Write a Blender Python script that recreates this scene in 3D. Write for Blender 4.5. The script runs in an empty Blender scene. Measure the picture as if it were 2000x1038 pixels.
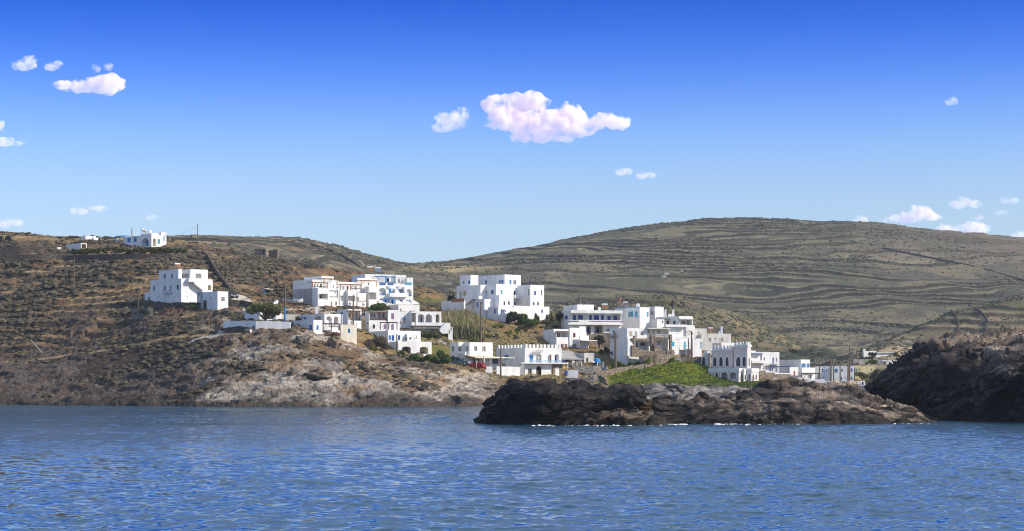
import bpy, math, random
import numpy as np
from mathutils import Vector

random.seed(7)
RNG = np.random.default_rng(11)
SC = bpy.context.scene
COL = SC.collection
F = 4000.0      # focal length in photo pixels (2000 wide)
YH = 751.0      # photo row of the true horizon
CH = 4.0        # eye height above the water

# ------------------------------------------------------------------ noise
def _h(ix, iy, iz, seed):
    n = (ix * 374761393 + iy * 668265263 + iz * 2147483647 + seed * 144665) & 0xFFFFFFFF
    n = ((n ^ (n >> 13)) * 1274126177) & 0xFFFFFFFF
    n = ((n ^ (n >> 15)) * 2246822519) & 0xFFFFFFFF
    return ((n ^ (n >> 16)) & 0xFFFF) / 32767.5 - 1.0

def noise(x, y, z=0.0, seed=0):
    x, y, z = np.broadcast_arrays(np.asarray(x, float), np.asarray(y, float), np.asarray(z, float))
    fx, fy, fz = np.floor(x), np.floor(y), np.floor(z)
    ix, iy, iz = fx.astype(np.int64), fy.astype(np.int64), fz.astype(np.int64)
    u, v, w = x - fx, y - fy, z - fz
    u, v, w = u*u*u*(u*(u*6-15)+10), v*v*v*(v*(v*6-15)+10), w*w*w*(w*(w*6-15)+10)
    flat = not np.any(z)
    def lay(k):
        a = _h(ix, iy, iz+k, seed); b = _h(ix+1, iy, iz+k, seed)
        c = _h(ix, iy+1, iz+k, seed); d = _h(ix+1, iy+1, iz+k, seed)
        return (a*(1-u)+b*u)*(1-v) + (c*(1-u)+d*u)*v
    if flat:
        return lay(0)
    return lay(0)*(1-w) + lay(1)*w

def fbm(x, y, z=0.0, octv=4, seed=0, gain=0.5):
    t = 0.0; a = 1.0; f = 1.0
    for i in range(octv):
        t = t + a*noise(np.asarray(x)*f + 13.7*i, np.asarray(y)*f - 7.1*i, np.asarray(z)*f, seed+i)
        a *= gain; f *= 2.03
    return t

def ridged(x, y, z=0.0, octv=4, seed=0, gain=0.5):
    t = 0.0; a = 1.0; f = 1.0
    for i in range(octv):
        t = t + a*(1-2*np.abs(noise(np.asarray(x)*f+5.3*i, np.asarray(y)*f+9.1*i, np.asarray(z)*f, seed+i)))
        a *= gain; f *= 2.07
    return t

def facets(a, b, seed=0):
    """blocky fracture: every cell is its own tilted plane; returns (height, cell tone, distance to the next cell)"""
    a, b = np.broadcast_arrays(np.asarray(a, float), np.asarray(b, float))
    ia, ib = np.floor(a).astype(np.int64), np.floor(b).astype(np.int64)
    d1 = np.full(a.shape, 9e9); d2 = np.full(a.shape, 9e9); hgt = np.zeros(a.shape); tone = np.zeros(a.shape)
    for i in (-1, 0, 1):
        for j in (-1, 0, 1):
            ca, cb = ia+i, ib+j
            pa = ca+.5+.42*_h(ca, cb, 0*ca, seed); pb = cb+.5+.42*_h(ca, cb, 0*ca+7, seed+1)
            da, db = a-pa, b-pb; d = da*da+db*db
            v = .5*_h(ca, cb, 0*ca+3, seed+2)+da*.95*_h(ca, cb, 0*ca+5, seed+3)+db*.9*_h(ca, cb, 0*ca+9, seed+4)
            near = d < d1
            d2 = np.where(near, d1, np.minimum(d2, d)); hgt = np.where(near, v, hgt); tone = np.where(near, _h(ca, cb, 0*ca+11, seed+5), tone); d1 = np.where(near, d, d1)
    e = np.sqrt(d2)-np.sqrt(d1)
    return hgt*(.42+.58*sstep(0, .28, e)), tone, e

def sstep(a, b, x):
    t = np.clip((x-a)/(b-a), 0, 1)
    return t*t*(3-2*t)

# ------------------------------------------------------------------ camera maths
def wpt(px, py, Y):
    return np.array([(px-1000.0)*Y/F, Y, CH + (YH-py)*Y/F])

def pxof(X, Y):
    return 1000.0 + F*X/Y

# ------------------------------------------------------------------ materials
MATS = {}
def nmat(name):
    m = bpy.data.materials.new(name); m.use_nodes = True
    nt = m.node_tree
    return m, nt, nt.nodes, nt.links, nt.nodes['Principled BSDF']

def plain(name, col, rough=0.8, var=0.12, scale=3.0, metal=0.0, spec=0.3):
    """a procedural paint: base colour broken by two scales of object-space noise"""
    if name in MATS: return MATS[name]
    m, nt, N, L, b = nmat(name)
    tc = N.new('ShaderNodeTexCoord')
    nz = N.new('ShaderNodeTexNoise'); nz.inputs['Scale'].default_value = scale; nz.inputs['Detail'].default_value = 5
    L.new(tc.outputs['Object'], nz.inputs['Vector'])
    mr = N.new('ShaderNodeMapRange'); mr.inputs[1].default_value = .25; mr.inputs[2].default_value = .75
    mr.inputs[3].default_value = 1-var; mr.inputs[4].default_value = 1+var*.6
    L.new(nz.outputs['Fac'], mr.inputs[0])
    mx = N.new('ShaderNodeMix'); mx.data_type = 'RGBA'; mx.blend_type = 'MULTIPLY'; mx.inputs[0].default_value = 1
    mx.inputs[6].default_value = (*col, 1)
    L.new(mr.outputs[0], mx.inputs[7]); L.new(mx.outputs[2], b.inputs['Base Color'])
    b.inputs['Roughness'].default_value = rough; b.inputs['Metallic'].default_value = metal
    b.inputs['Specular IOR Level'].default_value = spec
    MATS[name] = m
    return m

def attr_mat(name, rough=0.95, fine=2.0, amt=0.35, bump=0.0, bscale=3.0, spec=0.1, stretch=(1, 1, 1)):
    """ground and rock: colour laid per vertex, broken up by fine object-space noise and a bump"""
    m, nt, N, L, b = nmat(name)
    at = N.new('ShaderNodeAttribute'); at.attribute_name = 'Col'
    tc = N.new('ShaderNodeTexCoord'); mp = N.new('ShaderNodeMapping'); mp.inputs['Scale'].default_value = stretch
    L.new(tc.outputs['Object'], mp.inputs['Vector'])
    nz = N.new('ShaderNodeTexNoise'); nz.inputs['Scale'].default_value = fine; nz.inputs['Detail'].default_value = 6
    nz.inputs['Roughness'].default_value = .65
    L.new(mp.outputs[0], nz.inputs['Vector'])
    mr = N.new('ShaderNodeMapRange'); mr.inputs[1].default_value = .3; mr.inputs[2].default_value = .7
    mr.inputs[3].default_value = 1-amt; mr.inputs[4].default_value = 1+amt
    L.new(nz.outputs['Fac'], mr.inputs[0])
    mx = N.new('ShaderNodeMix'); mx.data_type = 'RGBA'; mx.blend_type = 'MULTIPLY'; mx.inputs[0].default_value = 1
    L.new(at.outputs['Color'], mx.inputs[6]); L.new(mr.outputs[0], mx.inputs[7])
    L.new(mx.outputs[2], b.inputs['Base Color'])
    b.inputs['Roughness'].default_value = rough; b.inputs['Specular IOR Level'].default_value = spec
    if bump:
        n2 = N.new('ShaderNodeTexNoise'); n2.inputs['Scale'].default_value = bscale; n2.inputs['Detail'].default_value = 8
        n2.inputs['Roughness'].default_value = .6
        L.new(mp.outputs[0], n2.inputs['Vector'])
        bp = N.new('ShaderNodeBump'); bp.inputs['Strength'].default_value = 1; bp.inputs['Distance'].default_value = bump
        L.new(n2.outputs['Fac'], bp.inputs['Height']); L.new(bp.outputs[0], b.inputs['Normal'])
    MATS[name] = m
    return m

# ------------------------------------------------------------------ mesh helpers
def np_mesh(name, V, Fc, mat=None, col=None, smooth=False, k=4):
    """fast mesh from arrays; Fc (n,k)"""
    V = np.asarray(V, np.float32); Fc = np.asarray(Fc, np.int32)
    me = bpy.data.meshes.new(name)
    me.vertices.add(len(V)); me.vertices.foreach_set('co', V.ravel())
    n, k = Fc.shape
    me.loops.add(n*k); me.loops.foreach_set('vertex_index', Fc.ravel())
    me.polygons.add(n); me.polygons.foreach_set('loop_start', np.arange(0, n*k, k, dtype=np.int32))
    me.polygons.foreach_set('loop_total', np.full(n, k, np.int32))
    if smooth: me.polygons.foreach_set('use_smooth', np.ones(n, bool))
    me.update(calc_edges=True)
    if col is not None:
        a = me.color_attributes.new('Col', 'FLOAT_COLOR', 'POINT')
        c = np.ones((len(V), 4), np.float32); c[:, :3] = col
        a.data.foreach_set('color', c.ravel())
    if mat is not None: me.materials.append(mat)
    return me

def tag(o, label=None, cat=None, group=None, kind=None):
    if label: o['label'] = label
    if cat: o['category'] = cat
    if group: o['group'] = group
    if kind or cat: o['kind'] = kind or 'thing'
    return o

def link(name, me, parent=None, loc=None):
    o = bpy.data.objects.new(name, me); COL.objects.link(o)
    if parent is not None: o.parent = parent
    if loc is not None: o.location = loc
    return o

def empty(name, loc=(0, 0, 0)):
    o = bpy.data.objects.new(name, None); COL.objects.link(o); o.location = loc
    o.empty_display_size = .5
    return o

class MB:
    """collects polygons with materials; build() links them as one mesh object"""
    def __init__(s): s.v = []; s.f = []; s.m = []; s.mats = []
    def mi(s, mat):
        if mat not in s.mats: s.mats.append(mat)
        return s.mats.index(mat)
    def poly(s, pts, mat):
        i = len(s.v); s.v += [tuple(p) for p in pts]; s.f.append(tuple(range(i, i+len(pts)))); s.m.append(s.mi(mat))
    def box8(s, P, mat):
        """P: 8 corners, first four one end (ring), last four the other"""
        i = len(s.v); s.v += [tuple(p) for p in P]; k = s.mi(mat)
        for q in ((0, 3, 2, 1), (4, 5, 6, 7), (0, 1, 5, 4), (1, 2, 6, 5), (2, 3, 7, 6), (3, 0, 4, 7)):
            s.f.append(tuple(i+j for j in q)); s.m.append(k)
    def box(s, c, d, mat, rz=0.0):
        ca, sa = math.cos(rz), math.sin(rz); P = []
        for z in (-1, 1):
            for (a, b) in ((-1, -1), (1, -1), (1, 1), (-1, 1)):
                x, y = a*d[0]/2, b*d[1]/2
                P.append((c[0]+x*ca-y*sa, c[1]+x*sa+y*ca, c[2]+z*d[2]/2))
        s.box8(P, mat)
    def tube(s, pts, radii, mat, n=6, cap=True):
        pts = [Vector(p) for p in pts]; k = s.mi(mat); rings = []
        if not isinstance(radii, (list, tuple)): radii = [radii]*len(pts)
        for j, p in enumerate(pts):
            t = (pts[min(j+1, len(pts)-1)] - pts[max(j-1, 0)]).normalized()
            a = t.cross(Vector((0, 0, 1)) if abs(t.z) < .9 else Vector((1, 0, 0))).normalized(); b = t.cross(a)
            i = len(s.v)
            for q in range(n):
                an = 2*math.pi*q/n
                s.v.append(tuple(p + a*(radii[j]*math.cos(an)) + b*(radii[j]*math.sin(an))))
            rings.append(i)
        for A, B in zip(rings, rings[1:]):
            for q in range(n):
                s.f.append((A+q, A+(q+1) % n, B+(q+1) % n, B+q)); s.m.append(k)
        if cap:
            s.f.append(tuple(rings[0]+q for q in range(n))); s.m.append(k)
            s.f.append(tuple(rings[-1]+q for q in range(n))); s.m.append(k)
    def lathe(s, c, prof, mat, n=14):
        k = s.mi(mat); rings = []
        for r, z in prof:
            rings.append(len(s.v))
            for q in range(n):
                an = 2*math.pi*q/n; s.v.append((c[0]+r*math.cos(an), c[1]+r*math.sin(an), c[2]+z))
        for A, B in zip(rings, rings[1:]):
            for q in range(n):
                s.f.append((A+q, A+(q+1) % n, B+(q+1) % n, B+q)); s.m.append(k)
        s.f.append(tuple(rings[0]+q for q in range(n))); s.m.append(k)
        s.f.append(tuple(rings[-1]+q for q in range(n))); s.m.append(k)
    def build(s, name, parent=None, origin=(0, 0, 0), loc=None):
        me = bpy.data.meshes.new(name)
        o0 = origin
        me.from_pydata([(v[0]-o0[0], v[1]-o0[1], v[2]-o0[2]) for v in s.v], [], s.f)
        for m in s.mats: me.materials.append(m)
        me.polygons.foreach_set('material_index', np.array(s.m, np.int32))
        me.update()
        return link(name, me, parent, loc)

# ------------------------------------------------------------------ lofted ground sheets
def pchip(xs, ys, x):
    xs = np.asarray(xs, float); ys = np.asarray(ys, float)
    h = np.diff(xs); d = np.diff(ys)/h
    m = np.zeros(len(xs))
    for i in range(1, len(xs)-1):
        if d[i-1]*d[i] > 0:
            w1, w2 = 2*h[i]+h[i-1], h[i]+2*h[i-1]
            m[i] = (w1+w2)/(w1/d[i-1]+w2/d[i])
    m[0], m[-1] = d[0], d[-1]
    i = np.clip(np.searchsorted(xs, x)-1, 0, len(xs)-2)
    t = (np.clip(x, xs[0], xs[-1])-xs[i])/h[i]
    return ((1+2*t)*(1-t)**2)*ys[i] + t*(1-t)**2*h[i]*m[i] + t*t*(3-2*t)*ys[i+1] + t*t*(t-1)*h[i]*m[i+1]

SHEETS = {}
class Sheet:
    def __init__(s, name, rows, px0, px1, nx, segs):
        """rows: curves from near to far, each a list of (photo column, photo row or 'z'-height, distance)"""
        s.name = name
        s.px = np.linspace(px0, px1, nx)
        Ys, Zs = [], []
        for r in rows:
            kind = r[0] if isinstance(r[0], str) else 'p'
            pts = [q for q in r if not isinstance(q, str)]
            xs = [q[0] for q in pts]
            Y = pchip(xs, [q[2] for q in pts], s.px)
            a = pchip(xs, [q[1] for q in pts], s.px)
            Z = a if kind == 'z' else CH + (YH-a)*Y/F
            Ys.append(Y); Zs.append(Z)
        Ys, Zs = np.array(Ys), np.array(Zs)
        # monotone tangents across rows (per column)
        R = len(rows); h = np.diff(Ys, axis=0); d = np.diff(Zs, axis=0)/h
        m = np.zeros_like(Zs); m[0], m[-1] = d[0], d[-1]
        for i in range(1, R-1):
            ok = d[i-1]*d[i] > 0
            w1, w2 = 2*h[i]+h[i-1], h[i]+2*h[i-1]
            with np.errstate(divide='ignore', invalid='ignore'):
                v = (w1+w2)/(w1/d[i-1]+w2/d[i])
            m[i] = np.where(ok, v, 0)
        oy, oz = [], []
        for i in range(R-1):
            n = segs[i]; last = i == R-2
            for t in np.linspace(0, 1, n+1)[:n+1 if last else n]:
                oy.append(Ys[i]+t*h[i])
                oz.append(((1+2*t)*(1-t)**2)*Zs[i]+t*(1-t)**2*h[i]*m[i]+t*t*(3-2*t)*Zs[i+1]+t*t*(t-1)*h[i]*m[i+1])
        s.Y = np.array(oy); s.Z = np.array(oz)
        s.X = (s.px[None, :]-1000)*s.Y/F
        SHEETS[name] = s
    def normals(s):
        P = np.stack([s.X, s.Y, s.Z], -1)
        du = np.gradient(P, axis=1); dv = np.gradient(P, axis=0)
        n = np.cross(du, dv); n /= np.linalg.norm(n, axis=-1, keepdims=True)
        return n
    def hit(s, px, py, ymin=0):
        """first point of the sheet that a photo pixel sees"""
        c = (px-s.px[0])/(s.px[-1]-s.px[0])*(len(s.px)-1)
        c = min(max(c, 0), len(s.px)-1.001); i = int(c); t = c-i
        Y = s.Y[:, i]*(1-t)+s.Y[:, i+1]*t; Z = s.Z[:, i]*(1-t)+s.Z[:, i+1]*t
        q = YH-(Z-CH)*F/Y
        for k in range(1, len(Y)):
            if Y[k] > ymin and q[k] <= py and q[k-1] != q[k]:
                u = (q[k-1]-py)/(q[k-1]-q[k]); u = min(max(u, 0), 1)
                return Y[k-1]+u*(Y[k]-Y[k-1])
        return float(Y[np.argmin(q)])
    def z_at(s, X, Y):
        X = np.atleast_1d(np.asarray(X, float)); Y = np.atleast_1d(np.asarray(Y, float))
        c = (pxof(X, Y)-s.px[0])/(s.px[-1]-s.px[0])*(len(s.px)-1)
        c = np.clip(c, 0, len(s.px)-1.001); i = c.astype(int); t = c-i
        out = np.empty_like(X)
        lo = np.zeros(len(X), int); hi = np.full(len(X), s.Y.shape[0]-1)
        for _ in range(13):
            mid = (lo+hi)//2
            ym = s.Y[mid, i]*(1-t)+s.Y[mid, i+1]*t
            g = ym <= Y
            lo = np.where(g, mid, lo); hi = np.where(g, hi, mid)
        hi = np.minimum(lo+1, s.Y.shape[0]-1)
        ya = s.Y[lo, i]*(1-t)+s.Y[lo, i+1]*t; yb = s.Y[hi, i]*(1-t)+s.Y[hi, i+1]*t
        za = s.Z[lo, i]*(1-t)+s.Z[lo, i+1]*t; zb = s.Z[hi, i]*(1-t)+s.Z[hi, i+1]*t
        u = np.clip((Y-ya)/np.maximum(yb-ya, 1e-6), 0, 1)
        return za+(zb-za)*u
    def build(s, name, col, mat, smooth=False):
        ny, nx = s.Y.shape
        V = np.stack([s.X, s.Y, s.Z], -1).reshape(-1, 3)
        a = (np.arange(ny-1)[:, None]*nx+np.arange(nx-1)[None, :]).ravel()
        Fc = np.stack([a, a+1, a+nx+1, a+nx], 1)
        me = np_mesh(name, V, Fc, mat, col.reshape(-1, 3), smooth)
        return link(name, me)
# ================================================================== MAIN HILLSIDE
shore_y = [(-260, 0, 402), (0, 0, 396), (150, 0, 388), (300, 0, 376), (450, 0, 364), (700, 0, 362), (850, 0, 366), (925, 0, 372), (945, 0, 384),
           (1000, 0, 388), (1200, 0, 385), (1500, 0, 385), (1700, 0, 400), (2300, 0, 420)]
H_ROWS = [
    ['z'] + [(a, -2.5, c-5) for a, b, c in shore_y],
    ['z'] + [(a, 0.2, c) for a, b, c in shore_y],
    # foot of the rock: a short steep ledge
    [(-260, 776, 406), (0, 776, 401), (150, 777, 394), (300, 778, 382), (450, 779, 369), (560, 777, 367), (700, 778, 367), (850, 781, 370), (925, 786, 375), (950, 777, 392),
     (1000, 775, 396), (1200, 776, 394), (1300, 774, 394), (1500, 778, 396), (1700, 778, 410), (2300, 780, 430)],
    # knoll and cove slope, half way
    [(-260, 742, 430), (0, 735, 424), (150, 722, 416), (300, 715, 402), (450, 712, 386), (560, 708, 383), (700, 715, 386), (850, 738, 394), (925, 760, 404), (1000, 757, 412),
     (1200, 764, 412), (1300, 762, 412), (1400, 766, 412), (1500, 768, 414), (1700, 770, 430), (2300, 775, 460)],
    # the goat path and the top of the knoll
    [(-260, 722, 450), (0, 706, 444), (154, 690, 436), (246, 675, 428), (327, 659, 418), (404, 653, 410), (480, 648, 404), (560, 641, 404), (620, 652, 406), (680, 665, 410),
     (750, 688, 414), (830, 703, 418), (900, 714, 422), (960, 728, 424), (1020, 738, 426), (1120, 742, 428), (1200, 756, 424), (1300, 757, 426), (1400, 757, 426),
     (1480, 758, 428), (1560, 761, 442), (1700, 765, 480), (2300, 770, 520)],
    # terrace of the lower houses
    [(-260, 650, 480), (0, 625, 474), (150, 612, 468), (283, 602, 462), (350, 598, 458), (440, 596, 456), (490, 612, 442), (560, 626, 432), (620, 636, 428), (680, 648, 430),
     (740, 660, 434), (800, 672, 436), (860, 684, 438), (900, 690, 440), (960, 700, 440), (1020, 712, 440), (1100, 716, 442), (1160, 722, 441), (1250, 726, 438), (1340, 708, 446),
     (1384, 718, 449), (1410, 734, 445), (1440, 745, 440), (1490, 748, 440), (1540, 752, 455), (1620, 755, 485), (1700, 756, 510), (2300, 758, 545)],
    # middle terrace
    [(-260, 560, 520), (0, 552, 515), (150, 548, 508), (300, 545, 500), (420, 552, 496), (470, 574, 484), (520, 592, 476), (570, 598, 470), (640, 612, 462), (700, 616, 462),
     (780, 622, 466), (840, 628, 466), (900, 628, 470), (960, 634, 470), (1020, 642, 470), (1090, 655, 468), (1150, 664, 468), (1220, 682, 466), (1300, 688, 468), (1360, 692, 472),
     (1420, 706, 476), (1500, 728, 492), (1600, 744, 525), (1700, 747, 550), (2300, 750, 585)],
    # brow of the hill
    [(-260, 470, 600), (0, 472, 600), (80, 478, 594), (130, 490, 580), (240, 487, 574), (330, 486, 574), (390, 488, 575), (450, 495, 580), (520, 504, 582), (600, 516, 584),
     (660, 527, 586), (720, 539, 586), (790, 554, 582), (850, 570, 572), (900, 590, 556), (960, 604, 545), (1062, 612, 530), (1130, 622, 520), (1220, 640, 512), (1320, 660, 512),
     (1420, 684, 520), (1500, 708, 535), (1600, 730, 560), (1700, 738, 580), (2300, 742, 620)],
    # back of the brow
    [(-260, 462, 720), (0, 461, 720), (100, 466, 715), (250, 472, 700), (330, 474, 690), (400, 484, 660), (480, 503, 650), (600, 530, 650), (720, 556, 650), (850, 590, 640),
     (960, 625, 625), (1062, 640, 610), (1220, 670, 600), (1420, 700, 600), (1600, 738, 620), (1700, 742, 640), (2300, 748, 680)],
    ['z', (-260, 30, 820), (300, 28, 820), (600, 15, 800), (900, 2, 790), (1200, -1, 780), (2300, -1, 800)],
]
HS = Sheet('hillside', H_ROWS, -260, 2300, 1700, [6, 14, 56, 66, 90, 100, 150, 40, 10])
BASE_HS = (HS.Y.copy(), HS.Z.copy())
class _B: pass
GB = Sheet.__new__(Sheet); GB.px = HS.px; GB.Y = HS.Y.copy(); GB.Z = HS.Z.copy(); GB.X = HS.X.copy()   # smooth ground, used to seat things

def gy(px, py, ymin=0): return GB.hit(px, py, ymin)
def gz(X, Y): return float(GB.z_at(X, Y)[0])

def rough_rock(X, Y, H, tilt, sizes=((6.5, 1.0), (2.3, .42), (.85, .16)), aniso=2.2, seed=0):
    """jointed, bedded rock: blocks on three scales with the bedding at a slant; returns (height, tone, crack)"""
    c, s_ = math.cos(tilt), math.sin(tilt)
    wx = fbm(X*.09, Y*.09, H*.2, 3, seed); wz = fbm(X*.09+40, Y*.09, H*.2, 3, seed+3)
    h = 0; tone = 0; crack = 1
    for k, (L_, amp) in enumerate(sizes):
        x = X+wx*L_*.5+.15*L_*noise(X*1.7/L_, H*2.4/L_, 0, seed+40+k); z = H+wz*L_*.3
        a = x*c+z*s_; b = -x*s_+z*c
        f, t, e = facets(a/L_, b*aniso/L_, seed+10*k)
        h = h+f*amp; tone = tone+t*(.5, .35, .25)[k]; crack = np.minimum(crack, sstep(.0, .12, e)+(.55, .35, .0)[2-k])
    return h, tone, np.clip(crack, 0, 1)

def path_d(X, Y, pts):
    """distance to a polyline of photo points laid on the ground"""
    best = np.full(X.shape, 1e9)
    P = [np.array(wpt(a, b, gy(a, b))) for a, b in pts]
    for p, q in zip(P, P[1:]):
        d = q[:2]-p[:2]; L2 = (d**2).sum()+1e-9
        t = np.clip(((X-p[0])*d[0]+(Y-p[1])*d[1])/L2, 0, 1)
        best = np.minimum(best, np.hypot(X-p[0]-t*d[0], Y-p[1]-t*d[1]))
    return best

X, Y, Z = HS.X, HS.Y, HS.Z
PX = np.broadcast_to(HS.px[None, :], X.shape)
PY = YH-(Z-CH)*F/Y
goat = path_d(X, Y, [(0, 706), (154, 690), (246, 675), (327, 659), (404, 653), (470, 649)])
drive = path_d(X, Y, [(470, 577), (468, 585), (480, 594), (492, 602), (500, 612)])
road2 = path_d(X, Y, [(1185, 684), (1205, 692), (1230, 700), (1255, 707)])
road3 = path_d(X, Y, [(385, 662), (420, 655), (440, 646)])
ridgeline = path_d(X, Y, [(0, 581), (140, 580), (280, 581)])

# rock mask: the sea face of the knoll and the cove, thinning out upward
shoreZ = Z
up = fbm(X*.035, Y*.035, 0, 4, 3)
knoll = sstep(395, 470, PX)*(1-sstep(915, 960, PX))
rockline = 6.2 + 4.4*knoll*np.exp(-((PX-560)/150.)**2) + 4.4*up + 2.5*fbm(X*.12, Y*.12, Z*.3, 3, 5)
rock = 1-sstep(-1.6, 1.6, Z-rockline)
right = sstep(925, 990, PX)
rock = np.where(PX > 925, np.maximum(rock*(1-right), right*(1-sstep(3.0, 5.2, Z+.9*up))), rock)
# outcrops higher up
outc = sstep(.55, .75, fbm(X*.05, Y*.05, 0, 4, 44)+.25*fbm(X*.3, Y*.3, 0, 3, 45))*(Y < 470)*(PX < 900)
outc = np.maximum(outc, np.exp(-((PX-590)/26)**2-((PY-662)/7)**2)*1.3 + np.exp(-((PX-458)/22)**2-((PY-666)/8)**2)*1.2+np.exp(-((PX-500)/45)**2-((PY-646)/5)**2)*.8)
rock = np.clip(np.maximum(rock, outc*.9), 0, 1)

# relief
N_ = HS.normals()
Hh = Z*1.7+.25*Y
rr, rtone, rcrack = rough_rock(X, Y, Hh, .42, seed=60)
kx = np.where(PX < 925, 1.0, .6)
dis = rock*(rr*1.05+.22*fbm(X*.5, Y*.5, Z, 4, 66))*kx + (1-rock)*(.32*fbm(X*.16, Y*.16, 0, 4, 70) + .16*fbm(X*.9, Y*.9, 0, 3, 71))
# cave-like hollow and slabs in the middle of the knoll
# goat terraces on the slopes
terr_amt = sstep(1.5, 4, Z)*(1-rock)*(PX < 980)*np.where(PX < 420, sstep(425, 450, Y), sstep(470, 500, Y))
tq = Z/2.1 + .8*fbm(X*.02, Y*.02, 0, 3, 81)
fr = tq-np.floor(tq)
step = np.where(fr < .8, fr/.8*.25, .25+(fr-.8)/.2*.75)-fr
terrS = np.where(terr_amt > 0, step*1.9*terr_amt, 0); HFR = fr; HTA = terr_amt
flat = np.minimum(np.minimum(goat, drive), np.minimum(road2, road3))
keep = sstep(.8, 2.2, flat)
dis = dis*keep
fade = sstep(-2.0, -.5, Z)
HS.X = X+N_[..., 0]*dis*fade; HS.Y = Y+N_[..., 1]*dis*fade; HS.Z = Z+N_[..., 2]*dis*fade+terrS*keep
HS.Z -= np.where(goat < 2.6, .25*(1-goat/2.6), 0)

def C(r, g, b): return np.array([r, g, b])
def mixc(a, b, t): return a*(1-t[..., None])+b*t[..., None]
n1 = fbm(X*.07, Y*.07, 0, 4, 90); n2 = fbm(X*.5, Y*.5, 0, 4, 91); n3 = fbm(X*.02, Y*.02, 0, 3, 92)
soil = C(.15, .094, .053); straw = C(.32, .215, .095); dark = C(.075, .055, .040); green = C(.105, .115, .032); lush = C(.075, .115, .018)
col = np.broadcast_to(soil, X.shape+(3,)).copy()
col = mixc(col, straw*np.ones_like(col), sstep(-.1, .55, n1*.6+n2*.6)*.85)
col = mixc(col, dark*np.ones_like(col), sstep(.1, .7, n3+.5*n2)*.55)
# dry yellow fields on the top at the far left
top = sstep(600, 640, Y)*(PX < 420)
col = mixc(col, C(.36, .25, .105)*np.ones_like(col), top*(.45+.5*sstep(-.3, .4, fbm(X*.03, Y*.1, 0, 3, 95))))
# the cove slope left of the knoll: its shade is painted in as a darker brown
cove = (1-sstep(380, 470, PX+30*n1))*(1-sstep(405, 470, Y-20+0*X))*(PY > 640)
cove = (1-sstep(400, 480, PX+25*n2))*sstep(0.0, 6.0, PY-np.interp(PX, [0, 154, 246, 327, 404, 480], [706, 690, 675, 659, 653, 648]))
col = mixc(col, C(.05, .035, .028)*np.ones_like(col), cove*.9)
# greener ground among the houses
vil = sstep(690, 780, PX+20*n2)*(1-sstep(520, 560, Y))*sstep(408, 428, Y)*(PX < 1200)
col = mixc(col, C(.22, .155, .06)*np.ones_like(col), vil*.5)
col = mixc(col, green*np.ones_like(col), vil*sstep(.05, .6, n1+.6*n2)*.8)
strawbank = np.exp(-((PY-722)/9)**2)*sstep(890, 920, PX)*(1-sstep(1100, 1150, PX))*(Y < 440)
col = mixc(col, C(.40, .285, .11)*np.ones_like(col), np.clip(strawbank*1.1, 0, .85))
fieldm = np.exp(-((PX-890)/60)**2-((PY-655)/10)**2)
col = mixc(col, C(.20, .19, .05)*np.ones_like(col), np.clip(fieldm, 0, 1)*.7)
# ice-plant slope below the castle
gp = sstep(1183, 1200, PX)*(1-sstep(1470, 1490, PX))*sstep(418, 424, Y+2*n2)*(1-sstep(448, 452, Y))
gl = np.exp(-((PX-1300)/130)**2)
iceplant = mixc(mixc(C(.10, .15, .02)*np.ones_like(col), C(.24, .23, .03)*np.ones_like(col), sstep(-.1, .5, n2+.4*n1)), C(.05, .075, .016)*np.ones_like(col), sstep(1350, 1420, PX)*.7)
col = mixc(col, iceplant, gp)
# rock colours
s2 = fbm(X*.09, Y*.09, Z*.2, 3, 103); sl = rtone+.5*fbm(X*.7, Y*.7, Z*1.5, 4, 101)
pale = C(.38, .33, .265); grey = C(.19, .165, .14); rust = C(.21, .135, .08)
rc = mixc(grey*np.ones_like(col), pale*np.ones_like(col), sstep(-.45, .5, sl+.6*s2))
rc = mixc(rc, rust*np.ones_like(col), sstep(.2, .7, fbm(X*.14, Y*.14, Z*.4, 3, 105)+.35*rtone)*.8)
rc = rc*(.3+.7*rcrack)[..., None]
rc = mixc(rc, C(.066, .048, .040)*np.ones_like(col), (1-sstep(360, 470, PX+50*s2))*.86)  # shade of the cove slope painted into the rock colour too
rc = mixc(rc, C(.19, .175, .165)*np.ones_like(col), right*.7)
wet = 1-sstep(.7, 2.0, Z+.6*s2)
rc = mixc(rc, C(.045, .036, .028)*np.ones_like(col), wet*.9)
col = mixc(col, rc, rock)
# paths and drives
pth = C(.33, .23, .12); con = C(.46, .40, .32)
col = mixc(col, pth*np.ones_like(col), (1-sstep(.45, 1.0, goat+.3*n2))*.9)
col = mixc(col, con*np.ones_like(col), 1-sstep(2.2, 2.7, drive))
col = mixc(col, con*.8*np.ones_like(col), 1-sstep(1.7, 2.1, np.minimum(road2, road3)))
col = mixc(col, C(.32, .225, .115)*np.ones_like(col), (1-sstep(.8, 2.2, ridgeline+.5*n2))*.8)
# risers of the goat terraces: dry stone
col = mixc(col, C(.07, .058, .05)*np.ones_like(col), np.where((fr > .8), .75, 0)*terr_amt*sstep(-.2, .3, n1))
HCOL = np.clip(col, .008, 1)
HROCK = rock
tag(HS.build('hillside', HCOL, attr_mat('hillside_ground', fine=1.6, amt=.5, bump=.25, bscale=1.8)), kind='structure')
HKEEP = keep

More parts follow.
